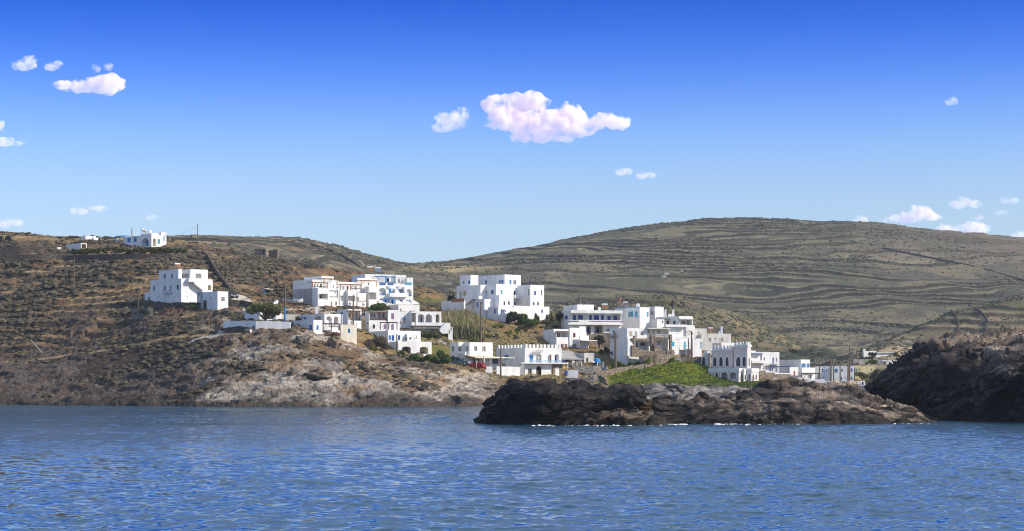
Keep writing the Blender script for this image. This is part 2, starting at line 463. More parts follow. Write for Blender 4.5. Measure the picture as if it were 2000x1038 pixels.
# ================================================================== FAR HILLS
def far_sheet(name, rows, px0, px1, nx, segs, c_soil, c_dry, c_green, terr, seed, rise=5.0, hcut=None):
    S = Sheet(name, rows, px0, px1, nx, segs)
    Sb = Sheet.__new__(Sheet); Sb.px = S.px; Sb.Y = S.Y.copy(); Sb.Z = S.Z.copy(); Sb.X = S.X.copy()
    X, Y, Z = S.X, S.Y, S.Z
    k = 1/60.
    wv = fbm(X*k*.5, Y*k*.5, 0, 3, seed)
    big = fbm(X*.006, Y*.006, 0, 4, seed+8)
    tq = (Z + 6*wv + 1.6*fbm(X*.02, Y*.02, 0, 3, seed+12))/rise
    fr = tq-np.floor(tq); idx = np.floor(tq)
    brk = sstep(-.5, -.0, noise(X*.011+idx*3.7, Y*.004+idx*1.3, 0, seed+2))
    st = np.where(fr < .8, fr/.8*.22, .22+(fr-.8)/.2*.78)-fr
    S.Z = Z + st*rise*.85*terr*brk + .7*fbm(X*.05, Y*.03, 0, 4, seed+4)
    ris = (fr > .70)*brk
    n1 = fbm(X*.012, Y*.012, 0, 4, seed+5); n2 = fbm(X*.08, Y*.05, 0, 4, seed+6)
    col = np.broadcast_to(c_soil, X.shape+(3,)).copy()
    col = mixc(col, c_green*np.ones_like(col), sstep(-.4, .5, n1+.6*n2)*.8)
    col = mixc(col, c_dry*np.ones_like(col), sstep(.0, .6, n2+.5*big-.3*n1)*.75)
    # sunlight painted onto the lips, and dark stone risers of the terraces
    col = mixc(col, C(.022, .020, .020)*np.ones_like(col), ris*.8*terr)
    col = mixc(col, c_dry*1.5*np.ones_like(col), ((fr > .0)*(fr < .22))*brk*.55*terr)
    S.fr = fr; S.ris = (fr > .62)*brk
    return S, Sb, col

FAR_ROWS = [
    [(250, 640, 740), (560, 610, 740), (700, 600, 760), (860, 610, 780), (1000, 650, 800), (1300, 690, 820), (1600, 715, 830), (1900, 720, 840), (2400, 720, 850)],
    [(250, 500, 860), (400, 498, 860), (560, 508, 865), (700, 545, 890), (800, 562, 930), (900, 575, 960), (1000, 595, 960), (1200, 622, 960), (1400, 640, 960), (1600, 652, 960), (1800, 645, 970), (2100, 625, 980), (2400, 620, 980)],
    [(250, 470, 1000), (340, 468, 1000), (430, 468, 1000), (520, 474, 1010), (600, 482, 1020), (680, 503, 1040), (740, 520, 1070), (800, 533, 1100), (860, 538, 1130), (920, 545, 1150), (1000, 548, 1150), (1100, 550, 1150),
     (1200, 552, 1150), (1300, 555, 1150), (1400, 556, 1150), (1500, 556, 1150), (1650, 553, 1150), (1800, 552, 1150), (2000, 552, 1150), (2400, 555, 1160)],
    [(250, 464, 1120), (340, 463, 1120), (430, 464, 1120), (520, 466, 1120), (580, 468, 1120), (620, 474, 1130), (680, 489, 1160), (740, 504, 1200), (800, 516, 1260), (860, 516, 1300), (900, 511, 1320), (960, 501, 1340), (1000, 495, 1350), (1060, 486, 1350),
     (1120, 480, 1340), (1200, 474, 1330), (1300, 470, 1320), (1400, 470, 1310), (1500, 472, 1310), (1660, 478, 1310), (1800, 485, 1310), (2000, 495, 1310), (2400, 505, 1310)],
    [(250, 470, 1300), (430, 468, 1300), (580, 474, 1320), (680, 494, 1360), (740, 510, 1400), (800, 522, 1440), (860, 517, 1460), (900, 510, 1500), (960, 500, 1500), (1000, 493, 1510), (1060, 482, 1520), (1120, 470, 1530), (1200, 455, 1540), (1300, 441, 1550), (1400, 432, 1560),
     (1470, 430, 1560), (1540, 433, 1560), (1600, 436, 1560), (1660, 437, 1550), (1750, 442, 1540), (1800, 450, 1530), (1900, 459, 1520), (1960, 464, 1520), (2000, 468, 1520), (2400, 488, 1500)],
    ['z', (250, 30, 1700), (860, 50, 1750), (1470, 90, 1850), (2400, 70, 1800)],
]
FH, FHB, fcol = far_sheet('far_hill', FAR_ROWS, 250, 2400, 1150, [40, 150, 150, 200, 20], C(.098, .085, .062), C(.18, .150, .088), C(.072, .076, .042), 1.0, 200, rise=2.9)
fX, fY, fZ = FHB.X, FHB.Y, FHB.Z
fPX = np.broadcast_to(FHB.px[None, :], fX.shape); fPY = YH-(fZ-CH)*F/fY
yel = np.exp(-((fPX-885)/70)**2-((fPY-523)/5.5)**2)*1.2
fcol = mixc(fcol, C(.42, .31, .15)*np.ones_like(fcol), np.clip(yel, 0, .9))
tanr = sstep(1640, 1700, fPX)*(1-sstep(495, 520, fPY+6*fbm(fX*.02, fY*.02, 0, 3, 207)))
fcol = mixc(fcol, C(.165, .13, .095)*np.ones_like(fcol), tanr*.5)
tanl = (fPX < 640)*(1-sstep(484, 496, fPY))
fcol = mixc(fcol, C(.30, .21, .12)*np.ones_like(fcol), tanl*.6*sstep(-.2, .4, fbm(fX*.01, fY*.03, 0, 3, 208)))
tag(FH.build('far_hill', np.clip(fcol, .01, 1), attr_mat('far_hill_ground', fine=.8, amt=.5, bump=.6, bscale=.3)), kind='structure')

# a nearer spur behind the village, and the fields at its right
SP_ROWS = [
    [(1040, 700, 640), (1200, 700, 650), (1400, 720, 660), (1600, 735, 670), (1760, 745, 680)],
    [(1040, 640, 690), (1120, 622, 700), (1200, 618, 700), (1300, 630, 700), (1400, 655, 700), (1500, 685, 705), (1600, 712, 710), (1760, 735, 715)],
    [(1040, 622, 780), (1120, 606, 780), (1180, 592, 775), (1240, 580, 765), (1300, 578, 755), (1340, 585, 755), (1400, 603, 760), (1480, 632, 765), (1560, 668, 770), (1620, 695, 775), (1680, 712, 780), (1760, 728, 780)],
    ['z', (1040, 10, 850), (1300, 20, 850), (1500, 12, 850), (1760, 0, 850)],
]
SPR, SPB, scol = far_sheet('spur_hill', SP_ROWS, 1040, 1760, 520, [30, 60, 110, 14], C(.15, .12, .075), C(.235, .185, .10), C(.105, .10, .045), .55, 230, rise=3.2)
sPY = YH-(SPB.Z-CH)*F/SPB.Y
woods = np.clip(np.exp(-((sPY-702)/10)**2)*1.2, 0, 1)*sstep(1480, 1540, np.broadcast_to(SPB.px[None, :], sPY.shape))
scol = mixc(scol, C(.035, .045, .022)*np.ones_like(scol), woods*.8)
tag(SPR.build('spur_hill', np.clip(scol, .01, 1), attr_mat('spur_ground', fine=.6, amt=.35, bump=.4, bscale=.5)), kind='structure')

FD_ROWS = [
    [(1560, 742, 590), (1660, 742, 590), (1760, 745, 590), (2400, 745, 590)],
    [(1560, 725, 640), (1620, 716, 640), (1680, 705, 640), (1740, 700, 640), (1800, 702, 640), (1900, 705, 640), (2400, 705, 640)],
    [(1560, 715, 690), (1620, 703, 690), (1680, 684, 690), (1740, 672, 690), (1800, 680, 690), (1850, 684, 690), (1960, 660, 690), (2400, 640, 690)],
    [(1560, 712, 780), (1620, 700, 780), (1700, 676, 780), (1760, 652, 790), (1820, 625, 800), (1880, 602, 810), (1940, 590, 815), (2000, 578, 820), (2100, 560, 830), (2400, 530, 830)],
    ['z', (1560, 0, 860), (1800, 15, 870), (2400, 30, 880)],
]
FDR, FDB, dcol = far_sheet('field_hill', FD_ROWS, 1560, 2400, 480, [20, 50, 100, 14], C(.16, .12, .08), C(.27, .205, .12), C(.12, .11, .05), .6, 260, rise=3.0)
dPX = np.broadcast_to(FDB.px[None, :], FDB.X.shape); dPY = YH-(FDB.Z-CH)*F/FDB.Y
kn = np.exp(-((dPX-1745)/70)**2-((dPY-690)/14)**2)
dcol = mixc(dcol, C(.36, .27, .16)*np.ones_like(dcol), np.clip(kn*1.2, 0, .85))
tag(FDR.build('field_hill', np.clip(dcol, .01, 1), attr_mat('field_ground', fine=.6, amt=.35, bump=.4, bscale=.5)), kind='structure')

# ================================================================== NEAR ROCKS (each one outcrop)
def rock_mass(name, label, rows, px0, px1, nx, segs, tilt, amp, seed, colf, scale=1.0, aniso=3.4):
    S = Sheet(name, rows, px0, px1, nx, segs)
    X, Y, Z = S.X.copy(), S.Y.copy(), S.Z.copy()
    N_ = S.normals()
    Hq = Z+.22*Y
    sz = tuple((L_*scale, A_*amp) for L_, A_ in ((8.5, 2.3), (3.0, .85), (.95, .22), ))
    d, tone, crack = rough_rock(X, Y, Hq, tilt, sz, aniso, seed)
    d = d+amp*.9*fbm(X*.28/scale, Y*.25, Z*.4, 3, seed+50)
    # thin bedding ledges
    w = fbm(X*.25, Y*.25, Z*.4, 3, seed+70); bq = (-X*math.sin(tilt)+Hq*math.cos(tilt))*1.9/scale+w*1.5; sw = bq-np.floor(bq)
    d = d+amp*.8*(np.where(sw < .85, sw/.85, (1-sw)/.15)-.5)*(.25+.75*sstep(-.35, .25, fbm(X*.15, Y*.15, Z*.3, 2, seed+75)))
    b2 = bq*.31+.4*w; s2_ = b2-np.floor(b2); d = d+amp*.7*(np.where(s2_ < .8, s2_/.8, (1-s2_)/.2)-.5)
    fade = sstep(-.8, .4, Z)
    edge = np.ones_like(X)
    S.X = X+N_[..., 0]*d*fade; S.Y = Y+N_[..., 1]*d*fade; S.Z = Z+N_[..., 2]*d*fade
    if name == 'sea_cliff': d = d*(1-.62*sstep(7.0, 9.5, Z))
    lay = noise(bq*2.7+3*noise(X*.3, Y*.3, 0, seed+81), 0*X, 0, seed+80)
    col = colf(X, Y, Z, d, np.broadcast_to(S.px[None, :], X.shape))*(1+.42*lay)[..., None]*((.22+.78*crack)*(1+.6*tone))[..., None]
    o = S.build(name, np.clip(col, .004, 1), MATS.get('sea_rock') or attr_mat('sea_rock', rough=.8, fine=3, amt=.6, bump=.22, bscale=3.5, spec=.2, stretch=(.45, 1, 1.8)))
    return tag(o, label, 'rock')

def dark_c(X, Y, Z, d, PX):
    n = fbm(X*.5, Y*.5, Z*1.1, 4, 301); m = fbm(X*.16+Z*.1, Y*.16, Z*.3, 3, 302)
    c = np.broadcast_to(C(.013, .010, .010), X.shape+(3,)).copy()
    c = mixc(c, C(.042, .032, .026)*np.ones_like(c), sstep(.1, .8, n))
    c = mixc(c, C(.15, .065, .028)*np.ones_like(c), sstep(.45, .75, m+.35*n)*.75)
    low = sstep(1090, 1230, PX)*(1-sstep(.8, 1.6, Z+.5*n))
    c = mixc(c, C(.13, .105, .075)*np.ones_like(c), low*.7)
    return mixc(c, C(.018, .015, .012)*np.ones_like(c), (1-sstep(.15, .45, Z))*.9)

def brown_c(X, Y, Z, d, PX):
    n = fbm(X*.4, Y*.4, Z*1.0, 4, 311); m = fbm(X*.12, Y*.12, Z*.25, 3, 312)
    c = np.broadcast_to(C(.19, .145, .108), X.shape+(3,)).copy()
    c = mixc(c, C(.33, .25, .18)*np.ones_like(c), sstep(-.1, .6, n+.4*m))
    c = mixc(c, C(.045, .035, .030)*np.ones_like(c), sstep(.0, .6, -m+.4*n))
    dk = (1-sstep(1250, 1420, PX+40*m))*.75
    c = mixc(c, C(.04, .031, .027)*np.ones_like(c), dk*sstep(-.4, .2, .3-m))
    c = mixc(c, C(.13, .06, .04)*np.ones_like(c), np.exp(-((PX-1350)/50)**2)*sstep(2.2, 3, Z)*.5)
    return mixc(c, C(.03, .024, .019)*np.ones_like(c), (1-sstep(.2, .7, Z+.2*n))*.85)

def cliff_c(X, Y, Z, d, PX):
    n = fbm(X*.35, Y*.35, Z*.9, 4, 321); m = fbm(X*.1, Y*.1, Z*.22, 3, 322)
    c = np.broadcast_to(C(.038, .027, .023), X.shape+(3,)).copy()
    c = mixc(c, C(.025, .019, .018)*np.ones_like(c), sstep(-.1, .5, m))
    c = mixc(c, C(.075, .055, .044)*np.ones_like(c), sstep(.2, .8, n))
    upz = sstep(7.2, 9.0, Z+.8*m)
    c = mixc(c, C(.25, .185, .125)*np.ones_like(c), upz*.85)
    c = mixc(c, C(.24, .19, .15)*np.ones_like(c), np.exp(-((PX-1960)/40)**2)*sstep(4.5, 5.5, Z)*(1-sstep(7, 8, Z))*.8)
    return mixc(c, C(.016, .013, .012)*np.ones_like(c), (1-sstep(.3, 3.2, Z+.6*n))*.8)

# the dark islet
rock_mass('rocky_islet', 'long near-black rock slab with rust streaks rising straight from the sea', [
    ['z', (934, -1.5, 213), (1000, -1.5, 203), (1100, -1.5, 200), (1220, -1.5, 199), (1300, -1.5, 200)],
    ['z', (934, .1, 214), (960, .1, 206), (1000, .1, 203.6), (1100, .1, 201), (1220, .1, 200), (1300, .1, 202)],
    [(934, 828, 214.5), (945, 812, 210), (960, 808, 206), (1000, 802, 203.3), (1060, 798, 201.4), (1130, 799, 202.0), (1190, 803, 201.5), (1235, 806, 201), (1260, 822, 203), (1300, 829, 205)],
    [(934, 827, 215), (942, 806, 212), (955, 794, 207), (1000, 778, 204), (1060, 770, 202), (1130, 772, 203), (1190, 774, 203.5), (1238, 779, 202), (1258, 812, 205), (1300, 828, 207)],
    [(934, 827, 216), (942, 802, 213.5), (955, 791, 211), (975, 783, 209.5), (997, 774, 208.6), (1015, 762, 208), (1040, 758, 207.5), (1070, 752, 207.4), (1084, 757, 207.4), (1110, 760, 207.6), (1145, 755, 208), (1175, 758, 208), (1215, 758, 207), (1240, 764, 206), (1252, 778, 206), (1262, 806, 207), (1300, 827, 209)],
    [(934, 827, 219), (960, 800, 218), (1000, 788, 219), (1070, 770, 221), (1150, 772, 222), (1215, 776, 221), (1250, 796, 219), (1300, 827, 219)],
    ['z', (934, -1.5, 222), (1000, -1.5, 232), (1150, -1.5, 238), (1300, -1.5, 232)],
], 934, 1300, 620, [6, 60, 70, 70, 30, 16], .38, .46, 330, dark_c, .8)

rock_mass('rock_ledge', 'low brown layered rock ledge sloping down to the water between islet and cliff', [
    ['z', (1215, -1.2, 208), (1300, -1.2, 206), (1500, -1.2, 204), (1700, -1.2, 206), (1860, -1.2, 212)],
    ['z', (1215, .05, 209), (1300, .05, 207), (1500, .05, 205), (1700, .05, 207), (1860, -.1, 213)],
    [(1215, 822, 210), (1260, 814, 209), (1330, 810, 208.5), (1400, 812, 207), (1500, 812, 206), (1600, 806, 207), (1700, 810, 208.5), (1780, 822, 211), (1860, 832, 214)],
    [(1215, 800, 213), (1260, 792, 212), (1330, 790, 212), (1400, 796, 211), (1480, 788, 213), (1560, 780, 217), (1640, 780, 220), (1700, 790, 220), (1770, 812, 218), (1860, 832, 216)],
    [(1215, 786, 220), (1262, 782, 219), (1300, 784, 219), (1340, 778, 219), (1362, 768, 220), (1390, 778, 222), (1440, 772, 226), (1480, 763, 230), (1520, 758, 236), (1560, 756, 240), (1600, 757, 244), (1640, 754, 248), (1670, 757, 250), (1700, 772, 246), (1740, 792, 238), (1790, 812, 228), (1860, 832, 222)],
    ['z', (1215, -1, 240), (1400, -1, 260), (1600, -1, 290), (1860, -1, 250)],
], 1215, 1860, 860, [6, 46, 64, 70, 16], -.2, .40, 340, brown_c, .8)

rock_mass('cove_rock', 'smooth pale grey rock face below the ice plant slope', [
    ['z', (1190, -1, 330), (1500, -1, 330)],
    ['z', (1190, .1, 331), (1500, .1, 331)],
    [(1190, 790, 333), (1250, 782, 333), (1300, 775, 333), (1360, 776, 333), (1420, 780, 333), (1500, 788, 333)],
    [(1190, 778, 338), (1250, 766, 338), (1300, 758, 338), (1360, 762, 338), (1420, 764, 338), (1460, 766, 338), (1500, 772, 338)],
    [(1190, 776, 346), (1230, 763, 346), (1290, 753, 346), (1330, 756, 346), (1380, 758, 346), (1430, 759, 346), (1470, 762, 346), (1500, 768, 346)],
    ['z', (1190, -1, 372), (1500, -1, 372)],
], 1190, 1500, 330, [6, 30, 40, 30, 10], .5, .3, 350, lambda X, Y, Z, d, PX: mixc(np.broadcast_to(C(.15, .13, .113), X.shape+(3,)).copy(), np.broadcast_to(C(.25, .22, .19), X.shape+(3,)).copy(), sstep(-.3, .5, fbm(X*.5, Y*.5, Z*1.5, 4, 351))), 2.2)

rock_mass('sea_cliff', 'tall dark brown undercut sea cliff with scrubby sloping top at the picture edge', [
    ['z', (1690, -1.5, 262), (1760, -1.5, 246), (1850, -1.5, 226), (2000, -1.5, 214), (2300, -1.5, 205)],
    ['z', (1690, .1, 262), (1760, .1, 247), (1850, .1, 227), (2000, .1, 215), (2300, .1, 206)],
    [(1690, 812, 262), (1720, 806, 257), (1760, 800, 250), (1850, 792, 232), (1930, 790, 222), (2000, 786, 217), (2300, 780, 208)],
    [(1690, 772, 257), (1720, 772, 252), (1760, 768, 244), (1850, 752, 229), (1930, 750, 220), (1960, 738, 215), (2000, 730, 214), (2300, 720, 206)],
    [(1690, 762, 256), (1712, 752, 252), (1735, 742, 248), (1760, 726, 243), (1800, 718, 238), (1850, 718, 232), (1920, 724, 224), (1950, 704, 219), (2000, 694, 217), (2300, 690, 210)],
    [(1690, 760, 258), (1702, 754, 257), (1720, 748, 255), (1740, 738, 252), (1762, 720, 249), (1800, 702, 246), (1850, 692, 243), (1920, 690, 240), (1960, 686, 238), (2000, 680, 236), (2300, 670, 232)],
    [(1690, 760, 262), (1702, 754, 262), (1720, 748, 262), (1740, 734, 262), (1762, 713, 263), (1800, 690, 266), (1850, 671, 268), (1900, 662, 270), (1950, 656, 272), (2000, 652, 274), (2300, 640, 276)],
    [(1690, 762, 280), (1740, 740, 290), (1800, 700, 300), (1900, 672, 305), (1975, 656, 305), (2000, 652, 305), (2300, 640, 305)],
    ['z', (1690, -1, 300), (1800, -1, 330), (2300, -1, 340)],
], 1690, 2300, 760, [6, 50, 60, 60, 50, 60, 20, 8], .16, .62, 360, cliff_c, 1.15)
# ================================================================== SEA
def sea():
    ny, nx = 1500, 1250
    Yr = 43*(430/43.)**(np.linspace(0, 1, ny))
    u = np.linspace(-.52, .52, nx)
    Y = np.repeat(Yr[:, None], nx, 1); X = u[None, :]*Y*.85
    Z = np.zeros_like(X); DX = np.zeros_like(X); DY = np.zeros_like(X)
    r = np.random.default_rng(5)
    main = math.radians(205)          # wind chop runs towards the camera, a little from the right
    for i in range(130):
        lam = .45*(4.5/.45)**(r.random()**1.2)
        k = 2*math.pi/lam
        th = main + r.normal()*.62
        amp = (.0078+.0135*r.random())*lam/6.283*(1.0 if lam < 2 else .5)
        ph = r.random()*6.283
        kx, ky = k*math.sin(th), k*math.cos(th)
        a = kx*X + ky*Y + ph
        # fade waves that the grid can no longer carry
        dy = np.gradient(Yr)[:, None]
        fd = np.clip(lam/(2.2*dy)-.5, 0, 1)
        s, c = np.sin(a), np.cos(a)
        Z += amp*fd*c
        DX -= amp*1.2*fd*s*kx/k; DY -= amp*1.2*fd*s*ky/k
    gust = np.clip(1+.4*fbm(X*.03, Y*.012, 0, 4, 401), .7, 1.4)
    V = np.stack([X+DX*gust, Y+DY*gust, Z*gust], -1).reshape(-1, 3)
    a = (np.arange(ny-1)[:, None]*nx+np.arange(nx-1)[None, :]).ravel()
    Fc = np.stack([a, a+1, a+nx+1, a+nx], 1)
    n0 = len(V)
    q = [-2500, 2500]
    V = np.concatenate([V, [[-2500, -60, -.7], [2500, -60, -.7], [2500, 2450, -.7], [-2500, 2450, -.7]]])
    Fc = np.concatenate([Fc, [[n0, n0+1, n0+2, n0+3]]])
    m, nt, N, L, b = nmat('sea_water')
    b.inputs['Base Color'].default_value = (.003, .045, .08, 1)
    b.inputs['Roughness'].default_value = .06; b.inputs['IOR'].default_value = 1.5
    b.inputs['Specular IOR Level'].default_value = .5
    tc = N.new('ShaderNodeTexCoord'); mp = N.new('ShaderNodeMapping'); mp.inputs['Scale'].default_value = (1, 1.0, 1)
    L.new(tc.outputs['Object'], mp.inputs['Vector'])
    n1 = N.new('ShaderNodeTexNoise'); n1.inputs['Scale'].default_value = 3.2; n1.inputs['Detail'].default_value = 4; n1.inputs['Roughness'].default_value = .6
    n2 = N.new('ShaderNodeTexNoise'); n2.inputs['Scale'].default_value = .35; n2.inputs['Detail'].default_value = 3
    for n in (n1, n2): L.new(mp.outputs[0], n.inputs['Vector'])
    ad = N.new('ShaderNodeMath'); ad.operation = 'MULTIPLY_ADD'; ad.inputs[1].default_value = 2.2
    L.new(n2.outputs['Fac'], ad.inputs[0]); L.new(n1.outputs['Fac'], ad.inputs[2])
    bp = N.new('ShaderNodeBump'); bp.inputs['Strength'].default_value = 1; bp.inputs['Distance'].default_value = .42
    n3 = N.new('ShaderNodeTexNoise'); n3.inputs['Scale'].default_value = .045; n3.inputs['Detail'].default_value = 4; mp3 = N.new('ShaderNodeMapping'); mp3.inputs['Scale'].default_value = (.45, 1, 1)
    L.new(tc.outputs['Object'], mp3.inputs['Vector']); L.new(mp3.outputs[0], n3.inputs['Vector'])
    mr = N.new('ShaderNodeMapRange'); mr.inputs[1].default_value = .35; mr.inputs[2].default_value = .65; mr.inputs[3].default_value = .45; mr.inputs[4].default_value = 1.3; L.new(n3.outputs['Fac'], mr.inputs[0]); 
    # chop too fine for the mesh far out is carried by the bump instead
    atl = N.new('ShaderNodeAttribute'); atl.attribute_name = 'Col'; sc_ = N.new('ShaderNodeSeparateColor'); L.new(atl.outputs['Color'], sc_.inputs[0])
    mm = N.new('ShaderNodeMath'); mm.operation = 'MULTIPLY'; L.new(mr.outputs[0], mm.inputs[0]); L.new(sc_.outputs[0], mm.inputs[1]); L.new(mm.outputs[0], bp.inputs['Strength'])
    L.new(ad.outputs[0], bp.inputs['Height']); L.new(bp.outputs[0], b.inputs['Normal'])
    lod = np.clip(0+1*sstep(90, 300, V[:, 1]), 0, 1)
    tag(link('sea', np_mesh('sea', V, Fc, m, np.stack([lod]*3, 1), smooth=True)), kind='structure')
sea()

# ================================================================== SKY, SUN, CAMERA
SUN_EL, SUN_AZ = math.radians(35), math.radians(107)      # azimuth clockwise from the view direction
SKY_STRETCH, SKY_POW, SKY_STRENGTH = 211.7, 3.884, .15
w = bpy.data.worlds.new('World'); SC.world = w; w.use_nodes = True
N, L = w.node_tree.nodes, w.node_tree.links
bg = N['Background']
sky = N.new('ShaderNodeTexSky'); sky.sky_type = 'NISHITA'; sky.sun_disc = False
sky.sun_elevation = SUN_EL; sky.sun_rotation = SUN_AZ
sky.air_density = 1.043; sky.dust_density = .618; sky.ozone_density = 6.9; sky.altitude = 0
tc = N.new('ShaderNodeTexCoord'); sx = N.new('ShaderNodeSeparateXYZ'); cx = N.new('ShaderNodeCombineXYZ')
mxz = N.new('ShaderNodeMath'); mxz.operation = 'MAXIMUM'; mxz.inputs[1].default_value = 0
pw = N.new('ShaderNodeMath'); pw.operation = 'POWER'; pw.inputs[1].default_value = SKY_POW
ml = N.new('ShaderNodeMath'); ml.operation = 'MULTIPLY_ADD'; ml.inputs[1].default_value = SKY_STRETCH; ml.inputs[2].default_value = .045
vn = N.new('ShaderNodeVectorMath'); vn.operation = 'NORMALIZE'
L.new(tc.outputs['Generated'], sx.inputs[0]); L.new(sx.outputs[2], mxz.inputs[0]); L.new(mxz.outputs[0], pw.inputs[0]); L.new(pw.outputs[0], ml.inputs[0])
L.new(sx.outputs[0], cx.inputs[0]); L.new(sx.outputs[1], cx.inputs[1]); L.new(ml.outputs[0], cx.inputs[2])
L.new(cx.outputs[0], vn.inputs[0]); L.new(vn.outputs[0], sky.inputs['Vector'])
hs = N.new('ShaderNodeHueSaturation'); hs.inputs['Saturation'].default_value = 1.236; hs.inputs['Hue'].default_value = .53
# deepest colour in the low band of sky, paler overhead
ms = N.new('ShaderNodeMapRange'); ms.interpolation_type = 'SMOOTHSTEP'; ms.inputs[1].default_value = .187; ms.inputs[2].default_value = .26; ms.inputs[3].default_value = 1.33; ms.inputs[4].default_value = .7
mv = N.new('ShaderNodeMapRange'); mv.interpolation_type = 'SMOOTHSTEP'; mv.inputs[1].default_value = .187; mv.inputs[2].default_value = .26; mv.inputs[3].default_value = 1.0; mv.inputs[4].default_value = 1.7
for q in (ms, mv): L.new(sx.outputs[2], q.inputs[0])
mh = N.new('ShaderNodeMapRange'); mh.inputs[1].default_value = .05; mh.inputs[2].default_value = .12; mh.inputs[3].default_value = .548; mh.inputs[4].default_value = .531
L.new(sx.outputs[2], mh.inputs[0]); mh2 = N.new('ShaderNodeMapRange'); mh2.inputs[1].default_value = .187; mh2.inputs[2].default_value = .26; mh2.inputs[3].default_value = 0; mh2.inputs[4].default_value = -.035; L.new(sx.outputs[2], mh2.inputs[0]); ah = N.new('ShaderNodeMath'); L.new(mh.outputs[0], ah.inputs[0]); L.new(mh2.outputs[0], ah.inputs[1]); L.new(ah.outputs[0], hs.inputs['Hue']); L.new(ms.outputs[0], hs.inputs['Saturation']); L.new(mv.outputs[0], hs.inputs['Value'])
L.new(sky.outputs['Color'], hs.inputs['Color']); L.new(hs.outputs['Color'], bg.inputs['Color'])
bg.inputs['Strength'].default_value = SKY_STRENGTH

sd = bpy.data.lights.new('sun', 'SUN'); sd.energy = 4.1; sd.angle = math.radians(.5); sd.color = (1, .91, .78)
so = bpy.data.objects.new('sun', sd); COL.objects.link(so); so.location = (200, -100, 200)
sv = Vector((math.sin(SUN_AZ)*math.cos(SUN_EL), math.cos(SUN_AZ)*math.cos(SUN_EL), math.sin(SUN_EL)))
so.rotation_euler = sv.to_track_quat('Z', 'Y').to_euler()

cd = bpy.data.cameras.new('camera'); cam = bpy.data.objects.new('camera', cd); COL.objects.link(cam)
cam.location = (0, 0, CH); cam.rotation_euler = (math.radians(90), 0, 0)
cd.sensor_width = 36; cd.lens = 36*F/2000; cd.shift_y = (YH-519)/2000; cd.clip_start = 1; cd.clip_end = 30000
SC.camera = cam
SC.view_settings.view_transform = 'Standard'; SC.view_settings.look = 'None'; SC.view_settings.exposure = .34; SC.view_settings.gamma = 1
SC.cycles.max_bounces = 5; SC.cycles.diffuse_bounces = 3; SC.cycles.glossy_bounces = 3; SC.cycles.transparent_max_bounces = 12
SC.cycles.use_denoising = True; SC.cycles.filter_width = 1.1; SC.cycles.sample_clamp_indirect = 4
SC.cycles.caustics_reflective = False; SC.cycles.caustics_refractive = False
# ================================================================== BUILDING KIT
def stone_mat(name, a, b_, scale=2.4, mortar=(.16, .135, .11), squash=1.5):
    m, nt, N, L, b = nmat(name)
    tc = N.new('ShaderNodeTexCoord'); mp = N.new('ShaderNodeMapping'); mp.inputs['Scale'].default_value = (1, 1, squash)
    L.new(tc.outputs['Object'], mp.inputs['Vector'])
    v = N.new('ShaderNodeTexVoronoi'); v.inputs['Scale'].default_value = scale; v.feature = 'F1'
    e = N.new('ShaderNodeTexVoronoi'); e.inputs['Scale'].default_value = scale; e.feature = 'DISTANCE_TO_EDGE'
    for q in (v, e): L.new(mp.outputs[0], q.inputs['Vector'])
    sx = N.new('ShaderNodeSeparateColor'); L.new(v.outputs['Color'], sx.inputs[0])
    mx = N.new('ShaderNodeMix'); mx.data_type = 'RGBA'; mx.inputs[6].default_value = (*a, 1); mx.inputs[7].default_value = (*b_, 1)
    L.new(sx.outputs[0], mx.inputs[0])
    mr = N.new('ShaderNodeMapRange'); mr.inputs[1].default_value = .0; mr.inputs[2].default_value = .09
    L.new(e.outputs['Distance'], mr.inputs[0])
    m2 = N.new('ShaderNodeMix'); m2.data_type = 'RGBA'; m2.inputs[6].default_value = (*mortar, 1)
    L.new(mr.outputs[0], m2.inputs[0]); L.new(mx.outputs[2], m2.inputs[7]); L.new(m2.outputs[2], b.inputs['Base Color'])
    bp = N.new('ShaderNodeBump'); bp.inputs['Distance'].default_value = .12; L.new(mr.outputs[0], bp.inputs['Height']); L.new(bp.outputs[0], b.inputs['Normal'])
    b.inputs['Roughness'].default_value = .9; b.inputs['Specular IOR Level'].default_value = .15
    MATS[name] = m
    return m

def plaster(name, col, stain=.2):
    m, nt, N, L, b = nmat(name)
    tc = N.new('ShaderNodeTexCoord'); mp = N.new('ShaderNodeMapping'); mp.inputs['Scale'].default_value = (1, 1, .35)
    L.new(tc.outputs['Object'], mp.inputs['Vector'])
    nz = N.new('ShaderNodeTexNoise'); nz.inputs['Scale'].default_value = .8; nz.inputs['Detail'].default_value = 7; nz.inputs['Roughness'].default_value = .65
    L.new(mp.outputs[0], nz.inputs['Vector'])
    mr = N.new('ShaderNodeMapRange'); mr.inputs[1].default_value = .36; mr.inputs[2].default_value = .60; mr.inputs[3].default_value = 1-stain; mr.inputs[4].default_value = 1.0
    L.new(nz.outputs['Fac'], mr.inputs[0])
    mx = N.new('ShaderNodeMix'); mx.data_type = 'RGBA'; mx.blend_type = 'MULTIPLY'; mx.inputs[0].default_value = 1; mx.inputs[6].default_value = (*col, 1)
    L.new(mr.outputs[0], mx.inputs[7]); L.new(mx.outputs[2], b.inputs['Base Color'])
    n2 = N.new('ShaderNodeTexNoise'); n2.inputs['Scale'].default_value = 2.2; n2.inputs['Detail'].default_value = 4; L.new(tc.outputs['Object'], n2.inputs['Vector'])
    bp = N.new('ShaderNodeBump'); bp.inputs['Distance'].default_value = .05; bp.inputs['Strength'].default_value = .6; L.new(n2.outputs['Fac'], bp.inputs['Height']); L.new(bp.outputs[0], b.inputs['Normal'])
    b.inputs['Roughness'].default_value = .9; b.inputs['Specular IOR Level'].default_value = .2
    MATS[name] = m
    return m

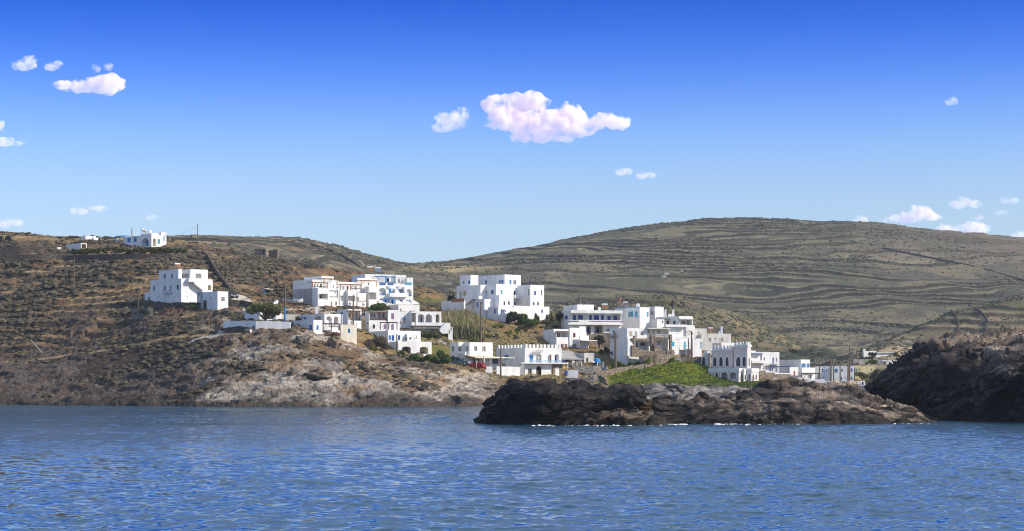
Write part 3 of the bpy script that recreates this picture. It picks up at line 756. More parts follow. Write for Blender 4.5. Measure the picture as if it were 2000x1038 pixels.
WHITE = plaster('white_plaster', (.83, .82, .79))
CREAM = plaster('cream_plaster', (.80, .73, .58))
GREYW = plaster('weathered_plaster', (.66, .64, .59), .3)
PINK = plaster('pink_plaster', (.70, .60, .56), .1)
YELL = plaster('yellow_plaster', (.66, .56, .30), .2)
CONC = plaster('bare_concrete', (.40, .38, .35), .35)
RUBBLE = stone_mat('rubble_stone', (.40, .33, .25), (.19, .14, .10))
DARKST = stone_mat('dark_stone', (.16, .13, .11), (.07, .055, .048), 2.0, (.03, .025, .02))
PALEST = stone_mat('pale_stone', (.50, .46, .40), (.30, .26, .22), 2.0)
GREYST = stone_mat('grey_stone', (.36, .33, .30), (.20, .18, .165), 2.6, (.13, .12, .11))
CLR = {}
for nm, c in dict(blue=(.018, .075, .30), azure=(.02, .19, .50), cyan=(.02, .36, .56), teal=(.09, .30, .36), pale=(.30, .48, .62), navy=(.02, .035, .12), slate=(.12, .15, .20),
                  grey=(.23, .225, .225), dark=(.028, .028, .032), maroon=(.15, .012, .03), purple=(.30, .18, .32), olive=(.27, .25, .13), tan=(.50, .36, .22), brown=(.10, .045, .028),
                  wood=(.36, .17, .06), rust=(.20, .10, .045), green=(.02, .07, .05), white=(.80, .79, .76), red=(.55, .03, .03), beige=(.50, .44, .34), orange=(.80, .25, .03), metal=(.33, .33, .33), steel=(.55, .57, .6),
                  terra=(.36, .13, .08), bark=(.11, .08, .055), pole=(.15, .105, .07), greyblue=(.22, .30, .42), trimblue=(.07, .12, .30), mint=(.30, .45, .38)).items():
    CLR[nm] = plain('paint_'+nm, c, rough=.55 if nm not in ('dark', 'navy') else .25, var=.16)
GLASS = CLR['dark']

class Block: pass

class House:
    def __init__(s, name, label, cat, zm, th, at=None, Y=None, group=None, mat=None):
        s.zx = lambda v: zm[0]+v/zm[2]
        s.zy = lambda v: zm[1]+v/zm[2]
        s.th = math.radians(th); s.mat = mat or WHITE
        s.Y = Y if Y is not None else gy(s.zx(at[0]), s.zy(at[1]))
        s.blocks = []; s.root = None; s.name, s.label, s.cat, s.group = name, label, cat, group
        s.r = (math.cos(s.th), math.sin(s.th)); s.l = (-math.sin(s.th), math.cos(s.th))
    def _root(s, X, Y, Z):
        if s.root is None:
            s.o = (X, Y, Z); s.root = tag(empty(s.name, s.o), s.label, s.cat, s.group)
    def _s(s, C0, d, zx):
        k = (s.zx(zx)-1000)/F
        return (k*C0[1]-C0[0])/(d[0]-k*d[1])
    def box(s, xl, xc, xr, yt, yb, dY=0.0, on=None, inset=0.0, mat=None, dep=6.0, found=4.5, roof=True, par=.0, name='wall', push=0.0):
        b = Block()
        if on:
            bl, f = on; d = s.r if f == 'F' else s.l
            t = s._s(bl.C, d, xc); Cx, Cy = bl.C[0]+d[0]*t, bl.C[1]+d[1]*t
        else:
            Cy = s.Y+dY; Cx = (s.zx(xc)-1000)*Cy/F
        Cx += (s.r[0]+s.l[0])*inset; Cy += (s.r[1]+s.l[1])*inset
        # push > 0 brings the whole block forward along the front normal
        Cx += s.r[1]*push; Cy -= s.r[0]*push
        b.C = (Cx, Cy)
        b.Lr = s._s(b.C, s.r, xr) if xr > xc else dep
        b.Ll = s._s(b.C, s.l, xl) if xl < xc else dep
        b.Lr = min(max(b.Lr-inset, .3), 60); b.Ll = min(max(b.Ll-inset, .3), 60)
        b.z1 = CH+(YH-s.zy(yt))*Cy/F; b.zg = CH+(YH-s.zy(yb))*Cy/F; b.z0 = b.zg-found
        b.op = {'F': [], 'L': []}; b.mat = mat or s.mat; b.roof = roof; b.par = par; b.name = name
        s._root(Cx, Cy, b.zg)
        s.blocks.append(b)
        return b
    def frame(s, b, f, off=0.0):
        d = s.r if f == 'F' else s.l
        n = (s.r[1], -s.r[0]) if f == 'F' else (-s.r[0], -s.r[1])
        return (b.C[0]-n[0]*off, b.C[1]-n[1]*off), d, n
    def rect(s, b, f, x0, x1, y0, y1, off=0.0):
        O, d, n = s.frame(b, f, off)
        a, c = s._s(O, d, x0), s._s(O, d, x1)
        if a > c: a, c = c, a
        Ym = O[1]+d[1]*(a+c)/2
        return a, c, CH+(YH-s.zy(y1))*Ym/F, CH+(YH-s.zy(y0))*Ym/F
    def P(s, b, f, u, z, dist=0.0):
        O, d, n = s.frame(b, f)
        return (O[0]+d[0]*u+n[0]*dist, O[1]+d[1]*u+n[1]*dist, z)
    def op(s, b, f, x0, x1, y0, y1, depth=1.8, arch=None, back=True, mat=None, off=0):
        r = s.rect(b, f, x0, x1, y0, y1, off)
        b.op[f].append((*r, depth, arch, back, mat)); return r
    def panel(s, mb, b, f, u0, u1, z0, z1, d0, d1, mat):
        q = []
        for dd in (d0, d1):
            q += [s.P(b, f, u0, z0, dd), s.P(b, f, u1, z0, dd), s.P(b, f, u1, z1, dd), s.P(b, f, u0, z1, dd)]
        mb.box8(q, mat)
    def fin(s, mb, name, parent=None):
        return mb.build(name, parent or s.root, s.o)
    def win(s, b, f, kind, x0, x1, y0, y1, col='blue', off=0.0, arch=None, fr=None):
        """kind: s closed shutters, o open shutters round a dark pane, g framed glass, d door"""
        u0, u1, z0, z1 = s.rect(b, f, x0, x1, y0, y1, off)
        if u1-u0 < .25: m_ = (u0+u1)/2; u0, u1 = m_-.15, m_+.15
        c = CLR[col]; w = u1-u0
        if kind == 'o':
            q = w*.29; a0, a1 = u0+q, u1-q
        else: a0, a1 = u0, u1
        if off == 0:
            b.op[f].append((a0, a1, z0, z1, .16, arch, True, None)); pd = -.155
        else: pd = -off+.004
        mb = MB(); nm = 'door' if kind == 'd' else 'window'
        if arch:
            pts = s.arch_pts(a0, a1, z0, z1, arch)
            mb.poly([s.P(b, f, u, z, pd+.03) for u, z in pts], c if kind != 'o' else GLASS)
            o = s.fin(mb, nm)
            m2 = MB(); m_ = (a0+a1)/2; t = min(.06, w*.06)
            s.panel(m2, b, f, m_-t/2, m_+t/2, z0+.02, z1-.05, pd+.031, pd+.06, CLR[fr or 'white'] if kind == 'g' else c)
            s.panel(m2, b, f, a0+.02, a1-.02, z0+(z1-z0)*.55, z0+(z1-z0)*.55+t, pd+.031, pd+.055, CLR[fr or 'white'] if kind == 'g' else c)
            s.fin(m2, 'frame', o)
            return o
        g = .02
        if kind in 's':
            m_ = (a0+a1)/2
            for p0, p1 in ((a0+g, m_-.015), (m_+.015, a1-g)):
                s.panel(mb, b, f, p0, p1, z0+g, z1-g, pd, pd+.06, c)
                k = 5
                for i in range(k):
                    zz = z0+g+(z1-z0-2*g)*(i+.5)/k
                    s.panel(mb, b, f, p0+.05, p1-.05, zz-.03, zz+.03, pd+.06, pd+.075, c)
            o = s.fin(mb, nm)
        elif kind == 'd':
            s.panel(mb, b, f, a0+g, a1-g, z0, z1-g, pd, pd+.06, c)
            o = s.fin(mb, nm)
            m2 = MB(); h = z1-z0
            for q0, q1 in ((.08, .45), (.55, .92)):
                s.panel(m2, b, f, a0+w*.18, a1-w*.18, z0+h*q0, z0+h*q1, pd+.06, pd+.08, c)
            s.fin(m2, 'panel', o)
        else:
            s.panel(mb, b, f, a0+g, a1-g, z0+g, z1-g, pd, pd+.02, GLASS)
            o = s.fin(mb, nm)
            fc = CLR[fr] if fr else (c if kind == 'g' and col not in ('dark',) else CLR['white'])
            m2 = MB(); t = min(.09, (a1-a0)*.12)
            e0, e1, zz0, zz1 = a0+g, a1-g, z0+g, z1-g
            s.panel(m2, b, f, e0, e0+t, zz0, zz1, pd+.021, pd+.08, fc); s.panel(m2, b, f, e1-t, e1, zz0, zz1, pd+.021, pd+.08, fc)
            s.panel(m2, b, f, e0+t, e1-t, zz0, zz0+t, pd+.021, pd+.08, fc); s.panel(m2, b, f, e0+t, e1-t, zz1-t, zz1, pd+.021, pd+.08, fc)
            m_ = (e0+e1)/2
            s.panel(m2, b, f, m_-t*.35, m_+t*.35, zz0+t, zz1-t, pd+.021, pd+.07, fc)
            s.fin(m2, 'frame', o)
        if kind == 'o':
            for p0, p1 in ((u0, a0-.01), (a1+.01, u1)):
                m3 = MB(); base = .01 if off == 0 else pd
                s.panel(m3, b, f, p0, p1, z0, z1, base, base+.06, c)
                s.fin(m3, 'shutter', o)
        return o
    def wins(s, b, f, spec, off=0.0):
        for q in spec:
            s.win(b, f, q[0], *q[1:5], *(q[5:6] or ('blue',)), off=off, arch=(q[6] if len(q) > 6 else None))
    @staticmethod
    def arch_pts(u0, u1, z0, z1, kind, n=9):
        m_, hw = (u0+u1)/2, (u1-u0)/2
        if kind == 'p':                       # pointed
            rise = min(hw*1.9, (z1-z0)*.6); sp = z1-rise; pts = [(u0, z0), (u1, z0), (u1, sp)]
            for i in range(1, n):
                t = i/n; a = t*math.pi/2
                pts.append((u1-hw*(1-math.cos(a))**.9 if 0 else m_+hw*math.cos(a)**1.15, sp+rise*math.sin(a)**1.25*1.0))
            pts.append((m_, z1))
            for i in range(n-1, 0, -1):
                a = i/n*math.pi/2
                pts.append((m_-hw*math.cos(a)**1.15, sp+rise*math.sin(a)**1.25))
            pts.append((u0, sp)); return pts
        rise = min(hw, (z1-z0)*.75) * (1 if kind == 'r' else .45); sp = z1-rise
        pts = [(u0, z0), (u1, z0)]
        for i in range(0, 2*n+1):
            a = math.pi*i/(2*n); pts.append((m_+hw*math.cos(a), sp+rise*math.sin(a)))
        return pts
    def slab(s, b, f, x0, x1, y0, y1, d0, d1, mat, name, parent=None):
        u0, u1, z0, z1 = s.rect(b, f, x0, x1, y0, y1, -(d1 if d1 > 0 else 0)*.5)
        mb = MB(); s.panel(mb, b, f, u0, u1, z0, z1, d0, d1, mat); return s.fin(mb, name, parent)
    def rail(s, b, f, x0, x1, y0, y1, dist, mat, name='railing', step=.28, th=.035):
        u0, u1, z0, z1 = s.rect(b, f, x0, x1, y0, y1, -dist)
        mb = MB()
        s.panel(mb, b, f, u0, u1, z1-.06, z1, dist-.03, dist+.03, mat); s.panel(mb, b, f, u0, u1, z0, z0+.05, dist-.03, dist+.03, mat)
        n = max(2, int((u1-u0)/step))
        for i in range(n+1):
            u = u0+(u1-u0-th)*i/n
            s.panel(mb, b, f, u, u+th, z0+.05, z1-.06, dist-.018, dist+.018, mat)
        return s.fin(mb, name)
    def pergola(s, b, f, x0, x1, y0, y1, reach, mat, zfeet=None, beams=True, posts=2, solid=None, base=0.0):
        """y0 top row, y1 foot row of the posts; reach: how far it stands out from the face (base: where it starts)"""
        u0, u1, z0, z1 = s.rect(b, f, x0, x1, y0, y1, -reach)
        root = None; mb = MB()
        s.panel(mb, b, f, u0, u1, z1-.16, z1, reach-.14, reach, mat)
        if beams:
            n = max(3, int((u1-u0)/.7))
            for i in range(n+1):
                u = u0+(u1-u0-.08)*i/n
                s.panel(mb, b, f, u, u+.08, z1+.003, z1+.11, base, reach+.25, mat)
        if solid is not None:
            s.panel(mb, b, f, u0-.1, u1+.1, z1+.112, z1+.2, base, reach+.3, solid)
        root = s.fin(mb, 'pergola')
        for i in range(posts):
            u = u0+(u1-u0-.16)*i/max(1, posts-1); m2 = MB()
            s.panel(m2, b, f, u, u+.16, z0, z1-.163, reach-.15, reach-.01, mat); s.fin(m2, 'post', root)
        return root
    def prism(s, b, f, pts, d0, d1, mat, name, parent=None):
        """a photo outline on the plane of a face, given thickness from d0 to d1"""
        O, d, n = s.frame(b, f, -(d0+d1)/2); q = []
        for x, y in pts:
            u = s._s(O, d, x); q.append((u, CH+(YH-s.zy(y))*(O[1]+d[1]*u)/F))
        mb = MB()
        A = [s.P(b, f, u, z, d0) for u, z in q]; B_ = [s.P(b, f, u, z, d1) for u, z in q]
        mb.poly(A, mat); mb.poly(B_, mat)
        for i in range(len(q)):
            j = (i+1) % len(q); mb.poly([A[i], A[j], B_[j], B_[i]], mat)
        return s.fin(mb, name, parent)
    def merlons(s, b, f, h=.55, w=.5, gap=.5, th=.3, mat=None, name='merlon', skip=0.0):
        L_ = b.Lr if f == 'F' else b.Ll; n = max(2, int(L_/(w+gap))); st = L_/n
        for i in range(n):
            m2 = MB(); u = st*i+(st-w)/2
            s.panel(m2, b, f, u, u+w, b.z1+.004, b.z1+h, -th, -.01, mat or s.mat); s.fin(m2, name)
    def _face(s, mb, b, f):
        L_ = b.Lr if f == 'F' else b.Ll; z0, z1 = b.z0, b.z1; M = b.mat
        ops = []
        for o in b.op[f]:
            u0, u1, a0, a1 = max(o[0], .02), min(o[1], L_-.02), max(o[2], z0+.02), min(o[3], z1-.02)
            if u1-u0 > .05 and a1-a0 > .05: ops.append((u0, u1, a0, a1)+tuple(o[4:]))
        us = sorted({0, L_} | {o[0] for o in ops} | {o[1] for o in ops}); zs = sorted({z0, z1} | {o[2] for o in ops} | {o[3] for o in ops})
        for i in range(len(us)-1):
            for j in range(len(zs)-1):
                cu, cz = (us[i]+us[i+1])/2, (zs[j]+zs[j+1])/2
                if any(o[0] < cu < o[1] and o[2] < cz < o[3] for o in ops): continue
                mb.poly([s.P(b, f, us[i], zs[j]), s.P(b, f, us[i+1], zs[j]), s.P(b, f, us[i+1], zs[j+1]), s.P(b, f, us[i], zs[j+1])], M)
        for u0, u1, a0, a1, dep, arch, back, bm in ops:
            R = bm or M
            if arch:
                pts = s.arch_pts(u0, u1, a0, a1, arch)
                m_ = (u0+u1)/2
                right = [p for p in pts[1:] if p[0] >= m_-1e-6]; left = [p for p in pts[2:] if p[0] <= m_+1e-6] + [(u0, a0)]
                mb.poly([s.P(b, f, u, z) for u, z in right+[(m_, a1), (u1, a1)] if True], M) if 0 else None
                # spandrels as small fans from the two top corners
                rr_ = [p for p in right if p[1] > a0+1e-6]; ll_ = [p for p in left if p[1] > a0+1e-6]
                for p, q in zip(rr_, rr_[1:]): mb.poly([s.P(b, f, u1, a1), s.P(b, f, *p), s.P(b, f, *q)], M)
                for p, q in zip(ll_, ll_[1:]): mb.poly([s.P(b, f, u0, a1), s.P(b, f, *p), s.P(b, f, *q)], M)
            else: pts = [(u0, a0), (u1, a0), (u1, a1), (u0, a1)]
            for p, q in zip(pts, pts[1:]+pts[:1]):
                mb.poly([s.P(b, f, *p), s.P(b, f, *q), s.P(b, f, *q, -dep), s.P(b, f, *p, -dep)], R)
            if back: mb.poly([s.P(b, f, u, z, -dep) for u, z in pts], R)
    def done(s):
        FOOT = []
        for b in s.blocks:
            mb = MB(); s._face(mb, b, 'F'); s._face(mb, b, 'L')
            C0, r, l = b.C, s.r, s.l
            q = lambda a, c, z: (C0[0]+r[0]*a+l[0]*c, C0[1]+r[1]*a+l[1]*c, z)
            A, B_ = b.Lr, b.Ll; z0, z1 = b.z0, b.z1
            mb.poly([q(A, 0, z0), q(A, B_, z0), q(A, B_, z1), q(A, 0, z1)], b.mat)
            mb.poly([q(0, B_, z0), q(A, B_, z0), q(A, B_, z1), q(0, B_, z1)], b.mat)
            t = min(.22, A*.2, B_*.2); zr = z1-.28
            o4 = [(0, 0), (A, 0), (A, B_), (0, B_)]; i4 = [(t, t), (A-t, t), (A-t, B_-t), (t, B_-t)]
            for k in range(4):
                k2 = (k+1) % 4
                mb.poly([q(*o4[k], z1), q(*o4[k2], z1), q(*i4[k2], z1), q(*i4[k], z1)], b.mat)
                mb.poly([q(*i4[k], z1), q(*i4[k2], z1), q(*i4[k2], zr), q(*i4[k], zr)], b.mat)
            s.fin(mb, b.name)
            m2 = MB(); m2.poly([q(*p, zr-.004) for p in i4], b.mat); s.fin(m2, 'roof')
            FOOTS.append((C0[0], C0[1], r, l, A, B_))
        return s
FOOTS = []

# ------------------------------------------------------------------ small things
def heater(px, py, Y, label, wpx=9, deg=20, rust=False):
    p = wpt(px, py, Y); s = wpx*Y/F
    t = tag(empty('solar_water_heater', tuple(p)), label, 'solar heater')
    t.rotation_euler = (0, 0, math.radians(deg))
    mb = MB(); a = s*.5; h = s*.75
    mb.box8([(-a, -.5*s, .15), (a, -.5*s, .15), (a, .25*s, h), (-a, .25*s, h), (-a, -.5*s, .23), (a, -.5*s, .23), (a, .25*s, h+.08), (-a, .25*s, h+.08)], CLR['rust'] if rust else CLR['slate'])
    mb.build('panel', t)
    m2 = MB(); m2.tube([(-a*1.0, .38*s, h+.1), (a*1.0, .38*s, h+.1)], .2*s, CLR['steel'], 10); m2.build('tank', t)
    for x in (-a*.8, a*.8):
        m3 = MB(); m3.tube([(x, .38*s, -.6), (x, .38*s, h)], .04, CLR['metal'], 5); m3.build('leg', t)
    return t

def chimney(px, py0, py1, Y, label, w=.5, mat=None, cap=True):
    p = wpt(px, py1, Y); h = (py1-py0)*Y/F
    t = tag(empty('chimney', tuple(p)), label, 'chimney'); mat = mat or WHITE
    mb = MB(); mb.box8([(-w/2, -w/2, -.4), (w/2, -w/2, -.4), (w/2, w/2, -.4), (-w/2, w/2, -.4), (-w*.42, -w*.42, h*.82), (w*.42, -w*.42, h*.82), (w*.42, w*.42, h*.82), (-w*.42, w*.42, h*.82)], mat)
    mb.build('stack', t)
    if cap:
        m2 = MB(); m2.lathe((0, 0, h*.82), [(w*.5, 0.003), (w*.5, h*.06), (w*.3, h*.08), (w*.22, h*.18)], mat, 8); m2.build('cap', t)
    return t

def pole(px, py0, py1, label, Y=None, r=.11, arms=0, mat='pole', ymin=0, lean=0.0, lamp=False, group='wooden utility poles'):
    Y = Y or gy(px, py1, ymin); p = wpt(px, py1, Y); h = (py1-py0)*Y/F
    t = tag(empty('utility_pole', tuple(p)), label, 'utility pole', group)
    mb = MB(); mb.tube([(0, 0, -.8), (lean*h*.5, 0, h*.5), (lean*h, 0, h)], [r*1.25, r*1.05, r*.8], CLR[mat], 7); mb.build('post', t)
    if arms:
        for k in range(arms):
            m2 = MB(); m2.box((lean*h, 0, h-.25-.7*k), (2.2 if arms == 1 else 1.5, .1, .12), CLR[mat], .15); o = m2.build('crossarm', t)
            m3 = MB()
            for x in (-.95, 0, .95) if arms == 1 else (-.6, .6):
                m3.lathe((lean*h+x, x*.15, h-.19-.7*k), [(.05, 0.003), (.07, .08), (.04, .2), (.03, .24)], CLR['white'], 6)
            m3.build('insulator', o)
    if lamp:
        m2 = MB(); pts = [(.05*0, 0, h*.9)]+[(-.55*(1-math.cos(a)), 0, h*.9+.7*math.sin(a)) for a in np.linspace(.2, 2.6, 9)]
        m2.tube(pts, .05, CLR['metal'], 5); o = m2.build('lamp_arm', t)
        m3 = MB(); e = pts[-1]; m3.lathe((e[0], e[1], e[2]-.3), [(.1, 0), (.24, .08), (.14, .25), (.04, .3)], CLR['metal'], 8); m3.build('lamp_head', o)
    return t

def stone_wall(pts, label, mat=None, th=.5, cap=None, name='stone_wall', cat='stone wall', rough=.10, sink=.6, deep=0.0):
    """pts: (px, top row, foot row[, distance]); one continuous wall with an uneven top"""
    mat = mat or RUBBLE; V = []
    for q in pts:
        Y = q[3] if len(q) > 3 else gy(q[0], q[2])
        a, b = wpt(q[0], q[1], Y), wpt(q[0], q[2], Y); V.append((a, b))
    T = tag(empty(name, tuple(V[0][1])), label, cat); o0 = np.array(V[0][1])
    R = []
    for (a, b), (c, d) in zip(V, V[1:]):
        L_ = np.linalg.norm((c-a)[:2]); n = max(1, int(L_/.7))
        for i in range(n): R.append((a+(c-a)*i/n, b+(d-b)*i/n))
    R.append(V[-1])
    P = np.array([r[1] for r in R]); tops = np.array([r[0][2] for r in R])+np.array([rough*random.uniform(-1, 1) for _ in R])
    d = np.gradient(P[:, :2], axis=0); d /= np.linalg.norm(d, axis=1)[:, None]+1e-9
    nrm = np.stack([-d[:, 1], d[:, 0]], 1)
    nrm[nrm[:, 1] < 0] *= -1
    mb = MB(); rings = []
    for p, t, n in zip(P, tops, nrm):
        rings.append([(p[0]-o0[0], p[1]-o0[1], p[2]-sink-o0[2]), (p[0]-o0[0], p[1]-o0[1], t-o0[2]), (p[0]+n[0]*th-o0[0], p[1]+n[1]*th-o0[1], t-o0[2]-.03), (p[0]+n[0]*th-o0[0], p[1]+n[1]*th-o0[1], p[2]-sink-o0[2])])
    for A, B_ in zip(rings, rings[1:]):
        for k in range(3): mb.poly([A[k], A[k+1], B_[k+1], B_[k]], mat)
    mb.poly(rings[0], mat); mb.poly(rings[-1], mat)
    if cap is None:
        T['category'] = cat
        o = mb.build('stonework' if mat not in (WHITE, CREAM, GREYW) else 'wall', T)
    else:
        mb.build('stonework', T); m2 = MB()
        for A, B_ in zip(rings, rings[1:]):
            up = lambda v, k: (v[0], v[1], v[2]+k)
            f = lambda v, n, k: (v[0]+n[0]*k, v[1]+n[1]*k, v[2])
            m2.box8([up(A[1], .004), up(A[2], .034), up(B_[2], .034), up(B_[1], .004), up(A[1], .22), up(A[2], .22), up(B_[2], .22), up(B_[1], .22)], cap)
        m2.build('coping', T)
    return T

# ------------------------------------------------------------------ plants
LEAF = {}
def leafmat(name, a, b_):
    if name in LEAF: return LEAF[name]
    m, nt, N, L, b = nmat(name)
    at = N.new('ShaderNodeAttribute'); at.attribute_name = 'Col'
    sx = N.new('ShaderNodeSeparateColor'); L.new(at.outputs['Color'], sx.inputs[0])
    mx = N.new('ShaderNodeMix'); mx.data_type = 'RGBA'; mx.inputs[6].default_value = (*a, 1); mx.inputs[7].default_value = (*b_, 1)
    L.new(sx.outputs[0], mx.inputs[0]); L.new(mx.outputs[2], b.inputs['Base Color'])
    b.inputs['Roughness'].default_value = .65; b.inputs['Specular IOR Level'].default_value = .2
    LEAF[name] = m
    return m

def leaves(centres, radii, n, size, seed, flat=1.0, up=.2):
    """leaf-sized quads scattered through a set of ellipsoid clumps, thicker towards the outside"""
    r = np.random.default_rng(seed); centres = np.asarray(centres, float); radii = np.asarray(radii, float)
    w = radii.prod(1)**.67; k = r.choice(len(centres), n, p=w/w.sum())
    d = r.normal(size=(n, 3)); d /= np.linalg.norm(d, axis=1)[:, None]
    rad = r.random(n)**.38
    P = centres[k]+d*radii[k]*rad[:, None]
    a = r.normal(size=(n, 3)); a[:, 2] *= flat; a /= np.linalg.norm(a, axis=1)[:, None]
    b = np.cross(a, r.normal(size=(n, 3))); b /= np.linalg.norm(b, axis=1)[:, None]
    s = size*(.6+.8*r.random(n))[:, None]
    a *= s; b *= s*.6
    V = np.stack([P-a, P-b*.9, P+a, P+b], 1).reshape(-1, 3)
    Fc = np.arange(4*n).reshape(n, 4)
    c = np.repeat(np.clip(r.normal(.5, .27, n), 0, 1), 4)
    return V, Fc, np.stack([c, c, c], 1)

def plant(name, label, cat, px, py, wpx, hpx, mat, kind='shrub', seed=0, dens=1.0, Y=None, group=None, size=.17, ymin=0, crown='foliage', lobes=None):
    Y = Y or gy(px, py, ymin); p = wpt(px, py, Y); w = wpx*Y/F; h = hpx*Y/F
    r = random.Random(seed)
    dz = p[2]-gz(p[0], p[1])
    if Y < 590 and .25 < dz < 3.3 and name != 'creeper': p[2] -= dz; h += dz*.8
    t = tag(empty(name, tuple(p)), label, cat, group)
    cs, rs = [], []; mb = MB(); bark = CLR['bark']
    if kind == 'tree':
        th = h*.30
        mb.tube([(0, 0, -.5), (.05*w, 0, th*.6), (.02*w, 0, th)], [.07*h, .05*h, .04*h], bark, 8)
        nb = 8
        for i in range(nb):
            a = 6.283*i/nb+r.random()*.5; e = r.uniform(.25, .46)*w; z = h*r.uniform(.48, .82)
            tip = (math.cos(a)*e, math.sin(a)*e*.8, z)
            mb.tube([(.02*w, 0, th*.8), (tip[0]*.5, tip[1]*.5, (th+z)/2+.03*h), tip], [.03*h, .02*h, .008*h], bark, 5)
            cs.append(tip); q = r.uniform(.15, .23); rs.append((w*q, w*q, h*q*.85))
        for i in range(7):
            a = r.random()*6.283; e = r.uniform(0, .26)*w
            cs.append((math.cos(a)*e, math.sin(a)*e, h*r.uniform(.6, .88))); q = r.uniform(.13, .2); rs.append((w*q, w*q, h*q*.8))
        part = 'trunk'; crown = 'crown'
    else:
        k = lobes or max(4, int(5+w*1.2))
        for i in range(k):
            x = r.uniform(-.42, .42)*w; y = r.uniform(-.3, .3)*min(w, h*1.4); z = h*r.uniform(.28, .72)*(1-.7*(abs(x)/(w*.5))**2)
            cs.append((x, y, z)); q = r.uniform(.16, .26); rs.append((max(.25, min(w, h*1.5)*q), max(.25, min(w, h*1.5)*q), h*q*1.1))
        for i in range(4):
            x = r.uniform(-.3, .3)*w
            mb.tube([(x*.4, 0, -.4), (x*.7, 0, h*.3), (x, 0, h*.6)], [.05, .04, .015], bark, 5)
        part = 'stem'
    mb.build(part, t)
    area = sum(q[0]*q[2] for q in rs)
    n = int(min(14000, max(300, dens*area/(size*size)*11)))
    V, Fc, c = leaves(cs, rs, n, size, seed+1000)
    link(crown, np_mesh(crown, V, Fc, mat, c), t)
    return t
# ================================================================== THE HOUSES (numbers are readings from enlarged crops of the photo)
ZA, ZB, ZC_, ZD = (265, 505, 8.65), (100, 430, 6.667), (550, 520, 8.653), (660, 520, 8.65)
ZE, ZF, ZG, ZH = (620, 580, 8.65), (700, 580, 7.984), (860, 520, 8.65), (870, 650, 8.0)
ZI, ZJ, ZK, ZL = (1055, 585, 8.647), (1190, 580, 7.4167), (1340, 620, 7.4125), (1450, 660, 9.437)
ZM, ZN, ZO = (1580, 650, 8.65), (430, 580, 6.897), (1060, 640, 7.415)

# --- the three-storey house on the slope
h = House('house', 'three-storey white house with an outside stair, alone on the brown slope', 'house', ZA, 40, Y=462)
a = h.box(245, 770, 1300, 338, 840)
e = h.box(150, 770, 1000, 535, 840, inset=.05)
u1 = h.box(392, 722, 780, 180, 340, on=(a, 'L'), found=0)
u2 = h.box(735, 922, 1218, 182, 340, on=(a, 'F'), found=0)
h.wins(e, 'L', [('s', 197, 248, 662, 735, 'grey')]); h.win(a, 'L', 'g', 347, 423, 635, 780, 'dark', arch='r')
h.op(a, 'L', 477, 597, 630, 770, 1.4, 'r'); h.win(a, 'L', 'd', 535, 580, 655, 770, 'slate', off=1.4)
h.wins(a, 'L', [('s', 293, 328, 470, 545, 'grey'), ('s', 470, 508, 465, 540, 'grey'), ('d', 575, 603, 460, 548, 'grey'), ('g', 690, 725, 445, 527, 'slate'), ('s', 690, 728, 643, 725, 'teal')])
h.wins(u1, 'L', [('s', 470, 510, 268, 340, 'grey'), ('d', 597, 630, 262, 338, 'purple')])
h.wins(u2, 'L', [('s', 775, 812, 258, 330, 'grey')]); h.win(u2, 'L', 'o', 825, 890, 255, 330, 'grey')
h.win(u2, 'F', 'o', 1015, 1110, 258, 335, 'grey'); h.win(a, 'F', 's', 832, 880, 642, 718, 'teal'); h.op(a, 'F', 1222, 1274, 445, 542, 1.2, 'r', mat=CREAM)
h.prism(a, 'F', [(875, 340), (965, 340), (1195, 540), (1110, 540), (968, 428), (968, 402), (875, 400)], .003, 1.2, WHITE, 'staircase')
h.rail(a, 'L', 470, 605, 545, 575, .5, CLR['grey'], 'balcony_railing'); h.slab(a, 'L', 465, 610, 572, 582, .003, .55, WHITE, 'balcony')
h.slab(a, 'L', 262, 392, 362, 392, -.18, -.02, GREYW, 'parapet')
h.done()
g = House('outbuilding', 'low white flat-roofed annexe below the outside stair of the three-storey house', 'house', ZA, 40, Y=448)
b = g.box(1037, 1383, 1563, 556, 785); g.wins(b, 'L', [('s', 1068, 1097, 632, 760, 'grey'), ('g', 1255, 1278, 658, 715, 'dark')]); g.win(b, 'F', 's', 1445, 1503, 657, 725, 'grey')
g.box(1037, 1128, 1180, 530, 785, on=(b, 'L'), push=.06); g.done()
heater(265+722/8.65, 505+180/8.65, 472, 'tilted brown solar water heater on the three-storey house roof', 12, 40, True)

# --- the bungalow on the brow
h = House('bungalow', 'white bungalow with blue shutters and arched porch on the hill brow behind a hedge', 'house', ZB, 42, Y=592)
a = h.box(945, 1305, 1500, 190, 352); r_ = h.box(1400, 1432, 1500, 160, 205, on=(a, 'F'), found=0)
m_ = h.box(1158, 1302, 1420, 172, 200, on=(a, 'L'), found=0, inset=.3)
h.wins(a, 'L', [('s', 990, 1035, 232, 290, 'azure'), ('s', 1070, 1112, 227, 288, 'azure')]); h.op(a, 'L', 1172, 1273, 237, 340, 1.6, 'r'); h.win(a, 'L', 's', 1240, 1268, 256, 340, 'azure', off=1.6)
h.op(a, 'F', 1327, 1362, 240, 342, 1.6, 'r', mat=CREAM); h.wins(a, 'F', [('s', 1385, 1418, 252, 310, 'teal'), ('s', 1452, 1478, 218, 278, 'pale')])
w_ = h.box(830, 938, 945, 297, 352, on=(a, 'L'), roof=True, mat=WHITE)
h.pergola(a, 'L', 835, 942, 210, 297, .02, CLR['azure'], posts=3, base=-2.2); h.done()
chimney(257.5, 445, 458, 594, 'thin dark flue pipe on the hill-brow bungalow roof', .3, CLR['metal'])
heater(281, 456, 597, 'tilted solar heater on the hill-brow bungalow roof', 8, 60, True)
t = tag(empty('water_tank', tuple(wpt(292.5, 456, 598))), 'squat white water tank on the hill-brow bungalow roof', 'water tank')
mb = MB(); mb.lathe((0, 0, -.3), [(.55, 0), (.6, .1), (.6, .95), (.5, 1.1), (.15, 1.18)], CLR['white'], 14); mb.build('drum', t)
